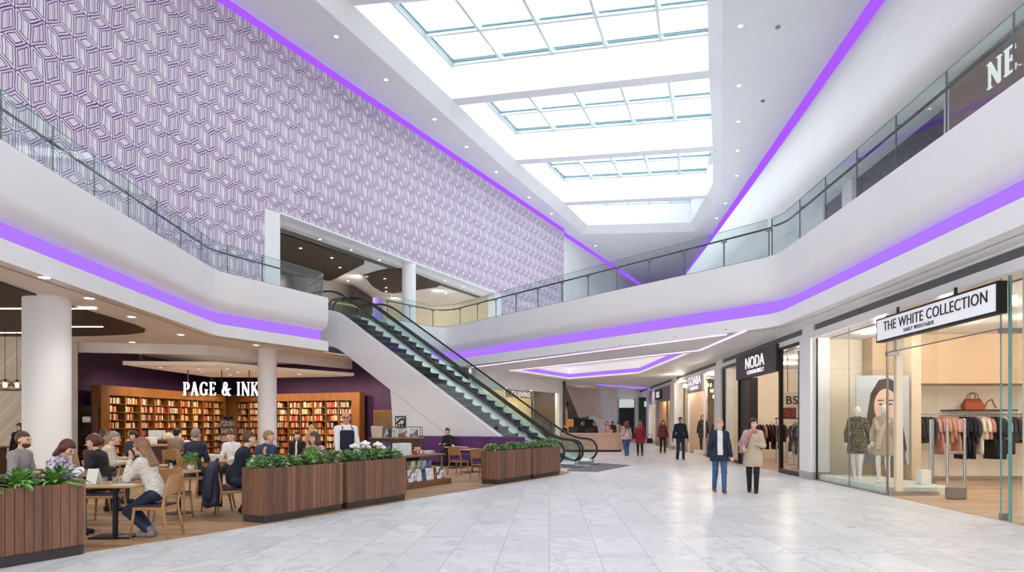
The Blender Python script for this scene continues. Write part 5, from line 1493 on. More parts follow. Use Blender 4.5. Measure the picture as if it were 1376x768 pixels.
# coffee machine and jars on the left bar
t = thing('coffee_machine', 'dark coffee machine on the back bar at the far left', 'coffee machine', (-16.0, 18.85, .96))
m = MB(); m.rbox(-.35, .35, -.25, .25, .0, .5, .03); m.build('body', BLACKM, t, world=False); m = MB(); m.rbox(-.33, .33, -.33, -.26, .06, .1, .01); m.build('drip_tray', CHROME, t, world=False)
for s_ in (-.15, .15): m = MB(); m.tube([(s_, -.28, .3), (s_, -.4, .26)], .02, 8); m.build('portafilter', BLACKM, t, world=False)
# wire pendants
for i, (x, y, zt) in enumerate([(-14.33, 19.3, 2.55), (-14.72, 20.3, 2.6)]):
    t = thing('pendant_lamp', 'black wire cage pendant with a glowing bulb at the far left, %s one' % ['left', 'right'][i], 'pendant lamp', (x, y, zt), 0, 'wire pendants')
    m = MB(); m.tube([(0, 0, .30), (0, 0, Z1-zt-.03)], .008, 6); m.build('cord', BLACKM, t, world=False)
    m = MB(); m.lathe([(.001, .30), (.03, .30), (.03, .2), (.001, .2)], n=10); bho = m.build('bulb_holder', BLACKM, t, world=False)
    m = MB(); m.ell((0, 0, .13), (.055, .055, .075), 12, 8); m.build('bulb', emit('bulb_glow', (255, 196, 110), 9), t, True, world=False, under=bho)
    m = MB()
    for z, r in ((.28, .05), (.12, .24), (-.02, .36)): m.tube([(r*math.cos(2*PI*k/24), r*math.sin(2*PI*k/24), z) for k in range(24)], .009, 5, closed=True)
    for k in range(10): a = 2*PI*k/10; m.tube([(.05*math.cos(a), .05*math.sin(a), .28), (.24*math.cos(a), .24*math.sin(a), .12), (.36*math.cos(a), .36*math.sin(a), -.02)], .007, 5)
    m.build('cage_shade', BRONZE, t, world=False)
# security camera on the bulkhead
t = thing('mounted_camera', 'small dark camera under the bookshop bulkhead', 'camera', (-13.3, 24.45, 3.95)); m = MB(); m.tube([(0, 0, .1), (0, 0, .0)], .02, 8); m.build('bracket', GREYM, t, world=False); m = MB(); m.rbox(-.06, .06, -.14, .08, -.07, .02, .02); m.build('housing', BLACKM, t, world=False)

# ------------------------------------------------------------------ jacket hung over the chair back
Mc = CHJ.matrix_basis
rings = []
nn = 28
for k, (z, w_, d_, yo) in enumerate([(.93, .10, .05, -.30), (.915, .22, .075, -.305), (.87, .265, .095, -.31), (.75, .275, .115, -.32), (.58, .285, .13, -.325), (.40, .30, .14, -.33), (.24, .32, .15, -.335), (.17, .33, .15, -.335)]):
    ring = []
    for i in range(nn):
        a = 2*PI*i/nn; rip = 1+(.10*math.sin(5*a+k*.4)+.05*math.sin(9*a+1.3*k))*min(1, k/3)
        ring.append((w_*math.cos(a)*(1+.03*math.sin(7*a)*min(1, k/4)), yo+d_*math.sin(a)*rip, z+.02*math.sin(3*a+1)*(1 if k > 5 else 0)))
    rings.append(ring)
t = thing('hung_jacket', 'dark navy jacket hung over the back of a cafe chair', 'jacket', (0, 0, 0)); t.matrix_basis = Mc.copy()
NAVJ = plain('navy_jacket', (38, 42, 62), .7, var=.15, scale=10)
m = MB(); m.loft(list(reversed(rings))); jb = m.build('jacket_body', NAVJ, t, True, world=False)
for sg in (-1, 1):
    m = MB(); m.tube([(sg*.22, -.33, .87), (sg*.30, -.38, .74), (sg*.315, -.41, .55), (sg*.30, -.43, .36), (sg*.29, -.43, .28)], [.05, .066, .066, .058, .05], 12); m.build('sleeve', NAVJ, t, True, world=False, under=jb)
m = MB(); m.tube([(-.1, -.27, .92), (-.06, -.25, .965), (.06, -.25, .965), (.1, -.27, .92)], .024, 8); m.build('collar', NAVJ, t, True, world=False, under=jb)
# ------------------------------------------------------------------ ground floor shops on the right
def seg(m, y0, y1, z0, z1, dx=0, t=.1):
    m.prism([(Xs(y0)+dx, y0), (Xs(y0)+dx+t, y0), (Xs(y1)+dx+t, y1), (Xs(y1)+dx, y1)], z0, z1)
PIERS = [(8.2, 9.0), (19.2, 20.05), (29.6, 30.75), (41.0, 42.4), (52.2, 53.5)]
m = MB()
m.mat(0); seg(m, 4, 62, 4.0, 4.19, -.02, .5); seg(m, 4, 62, 4.36, Z1-.002, -.02, .5)
m.mat(1)
for (a, b), (c, d) in zip([(2, 4)]+PIERS, PIERS+[(62, 63)]): seg(m, b, c, 4.19, 4.36, .03, .3)
m.mat(0)
for a, b in PIERS: seg(m, a, b, 4.19, 4.36, -.02, .4)
struct('trim_19', m, [WHITE2, VENT], 'white shopfront header with a dark vent strip', 'header')
for i, (a, b) in enumerate(PIERS):
    m = MB(); m.mat(0); seg(m, a, b, .22, 4.0, -.10, .55); m.mat(1); seg(m, a, b, 0, .22, -.115, .58)
    struct('column_shop', m, [WHITE2, plain('pier_base', (176, 172, 168), .4)], 'white pier with grey base between shopfronts, %s along the arcade' % NTH[i], 'column')
m = MB()
for y in (9.0-.4, 19.45, 30.0, 41.5, 53.0): m.prism([(Xs(y)+.46, y), (16.5, y), (16.5, y+.2), (Xs(y)+.46, y+.2)], 0, Z1)
m.prism([(16.5, 8), (16.7, 8), (16.7, 53), (16.5, 53)], 0, Z1)
struct('wall_shops', m, CREAM2, 'cream walls inside the clothes shops')
m = MB(); m.plate([[(Xs(8)+.48, 8), (16.6, 8), (16.6, 53), (Xs(53)+.48, 53)]], 3.98, flip=True); struct('ceiling_shops', m, CEILW, 'pale ceiling inside the clothes shops')
def pane(t, y0, y1, z0, z1, dx=.05, mat=GLASS2, name='pane'):
    a = MB(); a.quad((Xs(y0)+dx, y0, z0), (Xs(y1)+dx, y1, z0), (Xs(y1)+dx, y1, z1), (Xs(y0)+dx, y0, z1)); return a.build(name, mat, t)
def bar(t, y, z0, z1, w=.03, d=.05, dx=.03, mat=GREYM, name='mullion'):
    a = MB(); a.prism([(Xs(y)+dx, y-w/2), (Xs(y)+dx+d, y-w/2), (Xs(y)+dx+d, y+w/2), (Xs(y)+dx, y+w/2)], z0, z1); return a.build(name, mat, t)
def rail(t, y0, y1, z, h=.04, d=.06, dx=.03, mat=GREYM, name='rail'):
    a = MB(); a.prism([(Xs(y0)+dx, y0), (Xs(y0)+dx+d, y0), (Xs(y1)+dx+d, y1), (Xs(y1)+dx, y1)], z-h/2, z+h/2); return a.build(name, mat, t)
def window(n, label, y):
    w = thing('window_%d' % n, label, 'shop window', (Xs(y), y, 0)); w['kind'] = 'structure'; return w
# --- nearest shop: glass front with white hanging sign
w = window(6, 'two-pane glass display window of the nearest shop with the mannequins', 17)
pane(w, 19.1, 17.0, .03, 3.98); pane(w, 16.98, 15.06, .03, 3.98); bar(w, 16.99, .02, 3.98, .016, .02); bar(w, 15.06, .0, 3.98, .03, .04); bar(w, 19.12, 0, 3.98, .03, .05, mat=BLACKM); rail(w, 19.1, 15.06, .02, .03)
a = MB(); a.quad((Xs(15.06)+.06, 15.05, .1), (9.35, 14.98, .1), (9.35, 14.98, 3.98), (Xs(15.06)+.06, 15.05, 3.98)); a.build('return_pane', GLASS2, w)
a = MB(); a.box(Xs(15.06)+.06, 9.36, 14.95, 15.03, 0, .1); a.build('return_base', CHROME, w)
a = MB(); a.box(Xs(15.06)+.22, Xs(15.06)+.36, 15.0, 15.12, .1, 3.98); a.build('post', CREAM2, w)
a = MB(); a.box(Xs(15.06)+.0, Xs(15.06)+.26, 14.97, 15.06, 3.08, 3.17); a.build('patch_fitting', GREYM, w)
w = window(7, 'glass transom above the entrance of the nearest shop', 13); pane(w, 15.03, 11.2, 3.16, 3.98); rail(w, 15.03, 11.2, 3.15, .02, .02)
w = window(8, 'glass pane and open glass door at the right edge of the photo', 10)
pane(w, 10.98, 9.05, .03, 3.98); bar(w, 11.0, 0, 3.98, .05, .03, mat=GEDGE); bar(w, 10.86, 0, 3.98, .14, .14, dx=.2, mat=CREAM2, name='post')
a = MB(); a.quad((Xs(11.2)+.06, 11.22, .08), (Xs(11.2)+.46, 11.42, .08), (Xs(11.2)+.46, 11.42, 3.98), (Xs(11.2)+.06, 11.22, 3.98)); a.build('door_leaf', GLASS2, w)
a = MB(); a.box(Xs(11.2)+.03, Xs(11.2)+.5, 11.2, 11.27, 3.08, 3.16); a.box(Xs(11.2)+.03, Xs(11.2)+.16, 11.18, 11.26, .0, .12); a.build('patch_fitting', GREYM, w)
bar(w, 11.22, .08, 3.98, .014, .02, mat=GEDGE); 
m = MB(); m.prism([(Xs(19)+.1, 19.0), (9.95, 19.0), (9.9, 15.1), (Xs(15.2)+.1, 15.2)], .008, .17); tag(m.build('display_platform', plain('platform_white', (226, 230, 222), .4)), 'low pale platform inside the nearest shop window', 'platform')
# hanging sign
yA, yB = 15.06, 10.92
t = thing('hanging_sign', 'long white sign with black frame reading THE WHITE COLLECTION', 'sign', (Xs(13)-.22, 13, 3.36))
def sgn(y, o): return (Xs(y)-.20+o, y)
m = MB(); m.prism([sgn(yA, -.0), sgn(yB, -.0), sgn(yB, .15), sgn(yA, .15)], 3.36, 3.88); m.build('frame', BLACKM, t)
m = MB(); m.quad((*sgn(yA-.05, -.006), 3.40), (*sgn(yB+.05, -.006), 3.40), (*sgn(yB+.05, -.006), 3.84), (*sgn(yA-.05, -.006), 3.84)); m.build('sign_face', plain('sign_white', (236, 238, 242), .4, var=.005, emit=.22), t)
rd = Vector((Xs(yB)-Xs(yA), yB-yA, 0)).normalized()
inv = t.matrix_basis.inverted(); INK = plain('sign_ink', (26, 26, 28), .5)
def sign_text(t, body, size, y, z, face, mat, sp=1.0, ex=.006, sx=1.0):
    return text_mesh(body, size, ex, sp, 'lettering', mat, t, split=body in ('THE WHITE COLLECTION', 'NODA'), M=t.matrix_basis.inverted() @ frame_M((face(y)[0], face(y)[1], z), rd) @ Matrix.Diagonal((sx, 1, 1, 1)))
sign_text(t, 'THE WHITE COLLECTION', .29, 12.93, 3.575, lambda y: sgn(y, -.012), INK, 1.06)
sign_text(t, 'DAILY WEDSTAREK', .105, 13.3, 3.45, lambda y: sgn(y, -.012), plain('sign_grey_ink', (84, 86, 90), .5), 1.25)
for y in (14.25, 12.2): m = MB(); m.obar((*sgn(y, .075), 3.88), (*sgn(y, .075), 4.02), .04, .04); m.build('hanging_rod', BLACKM, t)
# inner side wall: lit niche, bulkhead, clothes rail
m = MB(); m.box(10.85, 16.4, 18.1, 19.4, 2.65, 3.97); m.box(9.98, 10.6, 18.9, 19.4, 0, 3.97); struct('trim_20', m, TAN, 'tan bulkhead above the lit clothes niche', 'bulkhead')
m = MB(); m.box(10.6, 10.85, 18.1, 19.4, 0, 3.97); struct('trim_21', m, CREAM, 'cream pier left of the lit clothes niche', 'pier')
m = MB(); m.box(10.86, 16.4, 19.30, 19.42, .1, 2.65); struct('wall_niche', m, plain('niche_cream_glow', (250, 240, 222), .7, var=.01, emit=.12), 'glowing cream back of the clothes niche')  # niche lighting is put into the wall colour as emission
t = thing('clothes_rail', 'wall clothes rail with dark shelf in the lit niche of the nearest shop', 'clothes rail', (12.5, 18.65, 1.83))
m = MB(); m.tube([(10.9, 18.62, 1.83), (16.2, 18.62, 1.83)], .014, 8); m.build('rail', GREYM, t)
for x in (11.0, 12.1, 13.6, 15.0): m = MB(); m.tube([(x, 18.62, 1.83), (x, 19.28, 1.83)], .012, 6); m.build('bracket', GREYM, t)
m = MB(); m.box(12.1, 13.75, 18.55, 19.28, 1.93, 1.97); m.build('shelf', DKWOOD, t)
GM = {}
def garment_mesh(kind):
    if kind in GM: return GM[kind]
    L, wsh, wb, th = {'jacket': (.72, .40, .46, .10), 'blouse': (.62, .38, .42, .075), 'dress': (1.02, .36, .50, .085), 'long': (1.15, .38, .56, .10), 'trousers': (.95, .30, .34, .07)}[kind]
    m = MB(); n = 20; rings = []
    for k, u in enumerate((0, .02, .06, .12, .25, .45, .7, .88, 1)):
        w_ = [.05, .09, wsh*.42, wsh*.5, wsh*.49, wsh*.48, wb*.48, wb*.5, wb*.5][k]; d_ = [.02, .03, th*.45, th*.5, th*.5, th*.5, th*.55, th*.6, th*.6][k]
        rings.append([(d_*math.sin(2*PI*i/n)*(1+.25*math.sin(6*2*PI*i/n+k*.7)*min(1, k/3)), w_*math.cos(2*PI*i/n), -L*u) for i in range(n)])
    m.loft(rings)
    if kind in ('jacket', 'blouse', 'dress', 'long'):
        for sg in (-1, 1):
            l_ = .56 if kind in ('jacket', 'long') else .42
            m.tube([(.01, sg*wsh*.46, -.07), (.025, sg*(wsh*.5+.035), -.2), (.035, sg*(wsh*.5+.045), -.38), (.03, sg*(wsh*.5+.035), -l_)], [.045, .05, .047, .042], 8)
    GM[kind] = m; return m
GMESH = {}
HGR_ = MB(); HGR_.tube([(0, 0, -.03), (0, .03, .035), (0, .03, .065), (0, 0, .088), (0, -.03, .068)], .005, 5); HGR_.tube([(0, -.18, -.06), (0, 0, -.01), (0, .18, -.06)], .008, 5)
def garment(kind, mt, loc, rot, label, group, hang=True):
    t = thing('hanging_garment', label, 'garment', loc, rot, group)
    key = (kind, mt.name)
    if key not in GMESH:
        o = garment_mesh(kind).build('cloth_body', mt, t, True, world=False); GMESH[key] = o.data
    else:
        o = bpy.data.objects.new('cloth_body', GMESH[key]); COL.objects.link(o); o.parent = t
    if 'hg' not in GMESH: GMESH['hg'] = HGR_.build('hanger', GREYM, t, world=False).data
    else: o = bpy.data.objects.new('hanger', GMESH['hg']); COL.objects.link(o); o.parent = t
    return t
ROSE = plain('rose_cloth', (206, 150, 134), .8, var=.06); CREAMC = plain('cream_cloth', (240, 230, 212), .8, var=.03); TANC = plain('tan_cloth', (186, 150, 118), .8, var=.06); WINE = plain('wine_print', (96, 40, 48), .8, var=.2, scale=30)
seq = [('jacket', NAVY2, 'dark navy jacket'), ('jacket', BLKC, 'black jacket'), ('blouse', DGREY, 'charcoal blouse'), ('jacket', NAVY, 'navy jacket'), ('blouse', PINKC, 'pale pink blouse'), ('dress', ROSE, 'rose dress'), ('blouse', ROSE, 'rose blouse'), ('jacket', TANC, 'tan jacket'), ('blouse', PINKC, 'second pale pink blouse'), ('dress', ROSE, 'dusty rose dress'),
       ('long', BLKC, 'long black coat'), ('dress', NAVY2, 'dark navy dress'), ('long', BLKC, 'long black dress'), ('jacket', DGREY, 'charcoal jacket'), ('dress', CREAMC, 'cream dress'), ('blouse', CREAMC, 'cream blouse'), ('blouse', ROSE, 'peach blouse'), ('long', BLKC, 'long black gown'), ('long', NAVY2, 'long navy coat'), ('long', BLKC, 'black evening dress'),
       ('blouse', CREAMC, 'ivory blouse'), ('dress', NAVY, 'navy dress'), ('jacket', DGREY, 'grey jacket'), ('blouse', TANC, 'tan blouse'), ('jacket', BLKC, 'short black jacket'), ('blouse', WHC, 'white blouse'), ('jacket', OATM, 'oatmeal jacket'), ('dress', BLKC, 'black dress'), ('jacket', DGREY, 'charcoal coat')]
rg = random.Random(4)
for i, (k_, mt, nm) in enumerate(seq):
    garment(k_, mt, (11.06+i*.118, 18.62, 1.775), rg.uniform(-.12, .12), '%s on the niche rail, %s from the left' % (nm, NTH[i]), 'clothes on the niche rail')
t = thing('handbag', 'orange-tan leather handbag on the dark shelf of the lit niche', 'bag', (12.75, 18.9, 1.972))
m = MB(); m.loft([[(-.25, -.09, 0), (.25, -.09, 0), (.25, .09, 0), (-.25, .09, 0)], [(-.27, -.1, .12), (.27, -.1, .12), (.27, .1, .12), (-.27, .1, .12)], [(-.2, -.03, .3), (.2, -.03, .3), (.2, .03, .3), (-.2, .03, .3)]]); m.build('bag_body', plain('bag_leather', (182, 92, 62), .45), t, angle=50, world=False)
for yy in (-.05, .05): m = MB(); m.tube([(-.13, yy, .27), (-.10, yy, .42), (.0, yy, .47), (.10, yy, .42), (.13, yy, .27)], .012, 6); m.build('handle', BROWNS, t, world=False)
t = thing('scarf', 'brown strap and scarf lying beside the handbag on the niche shelf', 'scarf', (13.2, 18.85, 1.972)); m = MB(); m.tube([(-.15, 0, .02), (-.08, .02, .2), (.05, 0, .28), (.14, .03, .12), (.18, 0, .03)], .025, 8); m.build('scarf_cloth', TANC, t, world=False)
# security gates
def gate(x, y, label, rot=0):
    t = thing('security_gate', label, 'security gate', (x, y, .008), rot, 'shop security gates')
    for sx in (-.18, .18): m = MB(); m.rbox(sx-.022, sx+.022, -.03, .03, 0, 1.68, .01); m.build('upright', CHROME, t, world=False)
    m = MB(); m.rbox(-.18, .18, -.02, .02, .95, 1.0, .008); m.build('crossbar', CHROME, t, world=False)
    m = MB(); m.rbox(-.205, .205, -.06, .06, 0, .26, .02); m.build('base_box', plain('gate_grey', (138, 134, 130), .5), t, world=False)
gate(9.30, 14.3, 'nearer security gate, two grey uprights with base box in the shop entrance')
gate(10.45, 17.0, 'farther security gate beside the clothes niche', .9)
# poster of a face
t = thing('poster_banner', 'tall pale grey fashion poster of a dark-haired face behind the mannequins', 'poster', (9.85, 18.15, .5), math.radians(-4))
m = MB(); m.box(-.68, .68, 0, .03, 0, 2.36); m.build('banner', plain('poster_grey', (186, 192, 200), .6, var=.03), t, world=False)
def flat(pts, y, mat, nm): MB().add([(x, y, z) for x, z in pts], [tuple(range(len(pts)))]).build(nm, mat, t, world=False)
def oval(cx, cz, rx, rz, n=20): return [(cx+rx*math.cos(2*PI*i/n), cz+rz*math.sin(2*PI*i/n)) for i in range(n)]
PH = plain('poster_hair', (52, 42, 42), .6); PS = plain('poster_skin', (222, 186, 168), .6, var=.03)
flat([(-.42, .35), (-.40, 1.3), (-.30, 1.9), (-.10, 2.24), (.15, 2.30), (.38, 2.16), (.50, 1.75), (.52, 1.1), (.62, .4), (.45, .0), (.2, .0), (.3, .9), (-.2, .9), (-.25, .35)], -.004, PH, 'printed_hair')
flat(oval(.08, 1.55, .30, .46), -.008, PS, 'printed_face')
flat([(-.05, 1.2), (.2, 1.2), (.24, .85), (.35, .7), (-.35, .7), (-.1, .85)], -.006, PS, 'printed_neck')
flat([(-.5, 0), (-.42, .55), (-.2, .78), (.05, .6), (.3, .8), (.55, .5), (.62, 0)], -.010, plain('poster_coat', (112, 112, 118), .6, var=.1), 'printed_coat')
for sx in (-.05, .2):
    flat(oval(sx, 1.60, .055, .022), -.012, PH, 'printed_eye'); flat([(sx-.08, 1.68), (sx+.08, 1.69), (sx+.07, 1.72), (sx-.07, 1.715)], -.012, PH, 'printed_brow')
flat(oval(.08, 1.27, .075, .028), -.012, plain('poster_lips', (176, 92, 92), .6), 'printed_lips')
flat([(.06, 1.42), (.12, 1.42), (.10, 1.60), (.08, 1.60)], -.011, plain('poster_shade', (200, 160, 142), .6), 'printed_nose')
# mannequins
MANQ = plain('mannequin_white', (236, 232, 226), .35, var=.01)
ZP = .172
person('white mannequin in a dark speckled knee-length coat, left one in the nearest window', (8.78, 17.35, ZP), 235, 1.82, 'stand', True, hands=[(-.26, .02, .92), (.24, .12, .95)], feet=[(-.07, .10, 0), (.08, -.08, 0)], top=('coat', TWEED), hair=('none', None), skin=MANQ, h=.015, name='mannequin', cat='mannequin')
person('white mannequin in a beige coat with a scarf, right one in the nearest window', (8.86, 16.25, ZP), 225, 1.84, 'stand', True, hands=[(-.27, .02, .92), (.22, .16, 1.0)], feet=[(-.08, -.06, 0), (.08, .10, 0)], top=('coat', BEIGE), hair=('none', None), skin=MANQ, h=.015, name='mannequin', cat='mannequin')
t = thing('scarf', 'pale scarf draped round the beige-coated mannequin', 'scarf', (8.86, 16.25, ZP+1.5), math.radians(135))
m = MB(); m.tube([(-.16, .02, -.02), (-.12, .13, -.03), (-.02, .17, -.2), (.05, .19, -.45), (.07, .20, -.7)], [.045, .05, .06, .06, .05], 8); m.tube([(.16, .02, -.02), (.13, .13, -.05), (.08, .17, -.18), (.02, .2, -.3)], [.045, .05, .055, .04], 8)
m.build('scarf_cloth', plain('scarf_pale', (224, 206, 184), .85, var=.06, scale=20), t, True, world=False)
m = MB(); m.rbox(9.45, 9.68, 15.75, 15.98, ZP, ZP+.34, .01); tag(m.build('plinth_block', WHITE2), 'small white display block on the window platform', 'block')
for i, (x, y) in enumerate([(9.4, 18.2), (10.4, 16.4), (11.8, 15.2), (10.6, 13.2), (12.8, 12.6), (9.6, 11.6), (13.5, 16.6)]):
    downlight(x, y, 3.978, .09, 'warm ceiling downlight inside the nearest shop, %s' % ['over the mannequins', 'before the niche', 'in the middle', 'over the entrance gate', 'deep on the right', 'by the right glass door', 'deep over the niche'][i], 'nearest shop downlights', LAMPW)
# rack further inside, seen through the right pane
t = thing('clothes_rack', 'free-standing clothes rack deep in the nearest shop at the right edge', 'clothes rack', (14.3, 14.5, .008), .2)
m = MB(); m.tube([(-.7, 0, 0), (-.7, 0, 1.5), (.7, 0, 1.5), (.7, 0, 0)], .018, 8); m.build('rack_frame', CHROME, t, world=False)
for sx in (-.7, .7): m = MB(); m.box(sx-.02, sx+.02, -.25, .25, 0, .03); m.build('foot', CHROME, t, world=False)
for i in range(9): garment('dress' if i % 2 else 'jacket', [DGREY, NAVY, CREAMC, BLKC, TANC][i % 5], (14.3+(-.55+i*.135)*.98, 14.5+(-.55+i*.135)*.2, 1.45), .2, '%s garment on the free-standing rack, %s along' % (['charcoal', 'navy', 'cream', 'black', 'tan'][i % 5], NTH[i]), 'clothes on the free-standing rack')

# --- NODA
SIGNP = plain('noda_panel', (58, 50, 66), .5, var=.03)
w = window(9, 'black framed glass shopfront under and beside the NODA sign', 25)
pane(w, 29.4, 27.0, .1, 4.0); pane(w, 21.95, 20.15, .12, 4.0)
for y in (29.45, 26.95, 22.05, 20.1): bar(w, y, 0, 4.0, .10, .12, dx=-.04, mat=BLACKM)
rail(w, 22.0, 20.1, .07, .14, .1, dx=-.03, mat=BLACKM); rail(w, 29.4, 27.0, .06, .1, .1, dx=-.03, mat=BLACKM); rail(w, 29.45, 20.1, 3.97, .1, .12, dx=-.04, mat=BLACKM)
a = MB(); seg(a, 25.55, 26.9, 0, 3.3, .02, .3); a.build('dark_jamb', plain('black_jamb', (30, 28, 32), .4), w)
t = thing('shop_sign', 'dark plum sign panel with white letters NODA', 'sign', (Xs(24.5)-.1, 24.5, 3.3))
a = MB(); seg(a, 22.1, 26.92, 3.28, 4.17, -.13, .15); a.build('panel', SIGNP, t)
WL = emit('white_letters', (250, 250, 252), .85)
rd = Vector((Xs(20)-Xs(30), -10, 0)).normalized()
nf = lambda y: (Xs(y)-.145, y)
sign_text(t, 'NODA', .60, 24.45, 3.60, nf, WL, 1.0, .01, 1.28); sign_text(t, 'CONEBUIBEL7', .20, 24.35, 3.39, nf, WL, 1.0, .008, 1.6)
def rack(x, y, rot, L, label, colors, n, kinds=('jacket', 'dress'), glabel='', z=1.6):
    t = thing('clothes_rack', label, 'clothes rack', (x, y, .008), rot)
    m = MB(); m.tube([(-L/2, 0, 0), (-L/2, 0, z), (L/2, 0, z), (L/2, 0, 0)], .018, 8); m.build('rack_frame', CHROME, t, world=False)
    for sx in (-L/2, L/2): m = MB(); m.box(sx-.02, sx+.02, -.22, .22, 0, .03); m.build('foot', CHROME, t, world=False)
    for i in range(n):
        u = -L/2+.1+(L-.2)*i/max(n-1, 1)
        cn, mt = colors[i % len(colors)]
        garment(kinds[i % len(kinds)], mt, (x+u*math.cos(rot), y+u*math.sin(rot), z-.05), rot, '%s garment on the %s, %s along' % (cn, glabel, NTH[i]), 'clothes on the '+glabel)
rack(10.55, 27.9, 0, 1.3, 'white framed clothes rack in the NODA doorway', [('wine', WINE), ('black', BLKC), ('rose', ROSE), ('black', BLKC)], 9, glabel='NODA doorway rack')
t = thing('display_shelf', 'dark shelf with posts in the NODA doorway', 'shelf', (10.95, 26.9, .008)); m = MB(); m.rbox(-.5, .5, -.25, .25, 1.75, 1.8, .01); m.build('shelf', DKWOOD, t, world=False)
for sx in (-.46, .46):
    for sy in (-.2, .2): m = MB(); m.box(sx-.015, sx+.015, sy-.015, sy+.015, 0, 1.75); m.build('post', CHROME, t, world=False)
m = MB(); m.rbox(10.62, 11.15, 26.75, 27.05, 1.81, 2.25, .02); tag(m.build('patterned_case', speck_mat('pattern_case', (150, 56, 60), (60, 40, 46), 14)), 'red patterned case on the dark shelf of the NODA doorway', 'case')
rack(9.75, 22.6, 1.45, 2.0, 'long clothes rack behind the right NODA pane', [('black', BLKC), ('charcoal', DGREY), ('black', BLKC), ('silver grey', GREYC)], 13, glabel='rack behind the right NODA pane')
rack(10.6, 25.0, 1.5, 1.6, 'clothes rack in the middle of the NODA shop', [('charcoal', DGREY), ('black', BLKC), ('beige', BEIGE)], 8, glabel='middle NODA rack')
t = thing('inner_sign', 'small cream board with black letters inside the right NODA pane', 'sign', (10.1, 24.25, 2.4), 0)
m = MB(); m.box(-.45, .5, 0, .04, -.25, .3); m.build('board', CREAM2, t, world=False); text_mesh('BSO', .42, .01, 1.1, 'lettering', INK, t, frame_M((0.02, -.012, -.13), (1, 0, 0)))
m = MB(); m.obar((-.3, .02, .3), (-.3, .02, 1.57), .02, .02); m.obar((.35, .02, .3), (.35, .02, 1.57), .02, .02); m.build('hanging_rod', BLACKM, t, world=False)
m = MB()
pts = [(9.1+.05*math.sin(k*1.9), 20.9+k*.06) for k in range(15)]
m.loft([[(x, y, .1), (x, y, 3.9)] for x, y in pts], cap=False, closed=False); tag(m.build('curtain', plain('blue_grey_curtain', (112, 122, 130), .8, var=.04)), 'blue-grey curtain panel behind the right NODA pane', 'curtain')
for i, (x, y) in enumerate([(9.6, 21.2), (9.7, 22.2), (10.6, 24.6), (10.8, 27.2), (12.4, 26.0)]):
    downlight(x, y, 3.978, .08, 'ceiling spotlight inside the NODA shop, %s from the front' % NTH[i], 'NODA downlights', LAMPW)

# --- third shop
LIL = plain('lilac_grey_panel', (196, 188, 204), .5, var=.02)
w = window(10, 'glass front of the pale third shop with a lilac sign panel', 36)
pane(w, 40.9, 37.4, .06, 4.0); pane(w, 33.3, 30.85, .06, 4.0)
for y in (40.95, 37.3, 33.35, 30.8): bar(w, y, 0, 4.0, .07, .08, dx=.0, mat=WHITE2)
rail(w, 40.9, 37.4, .05, .1, .08, dx=0, mat=GREYM); rail(w, 33.3, 30.8, .05, .1, .08, dx=0, mat=GREYM)
t = thing('shop_sign', 'lilac-grey sign panel with glowing white letters GOABA', 'sign', (Xs(35.3), 35.3, 3.2))
a = MB(); seg(a, 33.4, 37.25, 3.2, 3.99, -.06, .12); a.build('panel', LIL, t)
sign_text(t, 'GOABA', .62, 35.3, 3.58, lambda y: (Xs(y)-.075, y), WL, 1.0, .01, 1.5); sign_text(t, 'OODDOO', .26, 35.3, 3.32, lambda y: (Xs(y)-.075, y), WL, 1.0, .01, 1.6)
m = MB(); m.box(10.35, 10.55, 36.8, 40.8, 0, 3.9); struct('wall_shop_inner', m, plain('peach_wall', (240, 206, 178), .7, var=.02), 'peach inner wall of the pale third shop')
person('dark dressed mannequin with red hair inside the pale third shop', (9.95, 35.6, .2), 250, 1.78, 'stand', True, top=('coat', speck_mat('dark_floral', (30, 28, 32), (150, 130, 120), 24, .6)), legs=BLKC, shoes=BLKC, hair=('bob', plain('hair_red', (214, 84, 54), .5)), h=.02, name='mannequin', cat='mannequin')
m = MB(); m.cyl(9.95, 35.6, .008, .2, .45, 24); tag(m.build('display_plinth', WHITE2), 'low round white plinth under the red-haired mannequin', 'plinth')
person('dark dressed mannequin behind the right pane of the pale third shop', (9.9, 33.0, .008), 240, 1.80, 'stand', True, top=('coat', DGREY), legs=BLKC, shoes=BLKC, hair=('none', None), h=.02, name='mannequin', cat='mannequin')
person('second dark dressed mannequin behind the right pane of the pale third shop', (9.75, 31.7, .008), 240, 1.80, 'stand', True, top=('jacket', NAVY2), legs=DGREY, shoes=BLKC, hair=('none', None), h=.02, name='mannequin', cat='mannequin')
t = thing('chandelier', 'glass drop chandelier high in the right pane of the third shop', 'chandelier', (10.0, 33.2, 3.2)); m = MB(); m.obar((0, 0, .3), (0, 0, .78), .03, .03); m.build('rod', CHROME, t, world=False)
m = MB()
for q in range(3):
    for k in range(12): a_ = 2*PI*k/12; m.ell(((.45-.12*q)*math.cos(a_), (.45-.12*q)*math.sin(a_), .25-.28*q), (.035, .035, .1), 6, 4)
m.build('glass_drops', emit('crystal', (255, 236, 205), 1.6), t, world=False)
for i, (x, y) in enumerate([(9.6, 39.5), (9.8, 36.4), (9.7, 34.4), (9.6, 32.0)]): downlight(x, y, 3.978, .08, 'ceiling spotlight inside the pale third shop, %s from the far end' % NTH[i], 'third shop downlights', LAMPW)
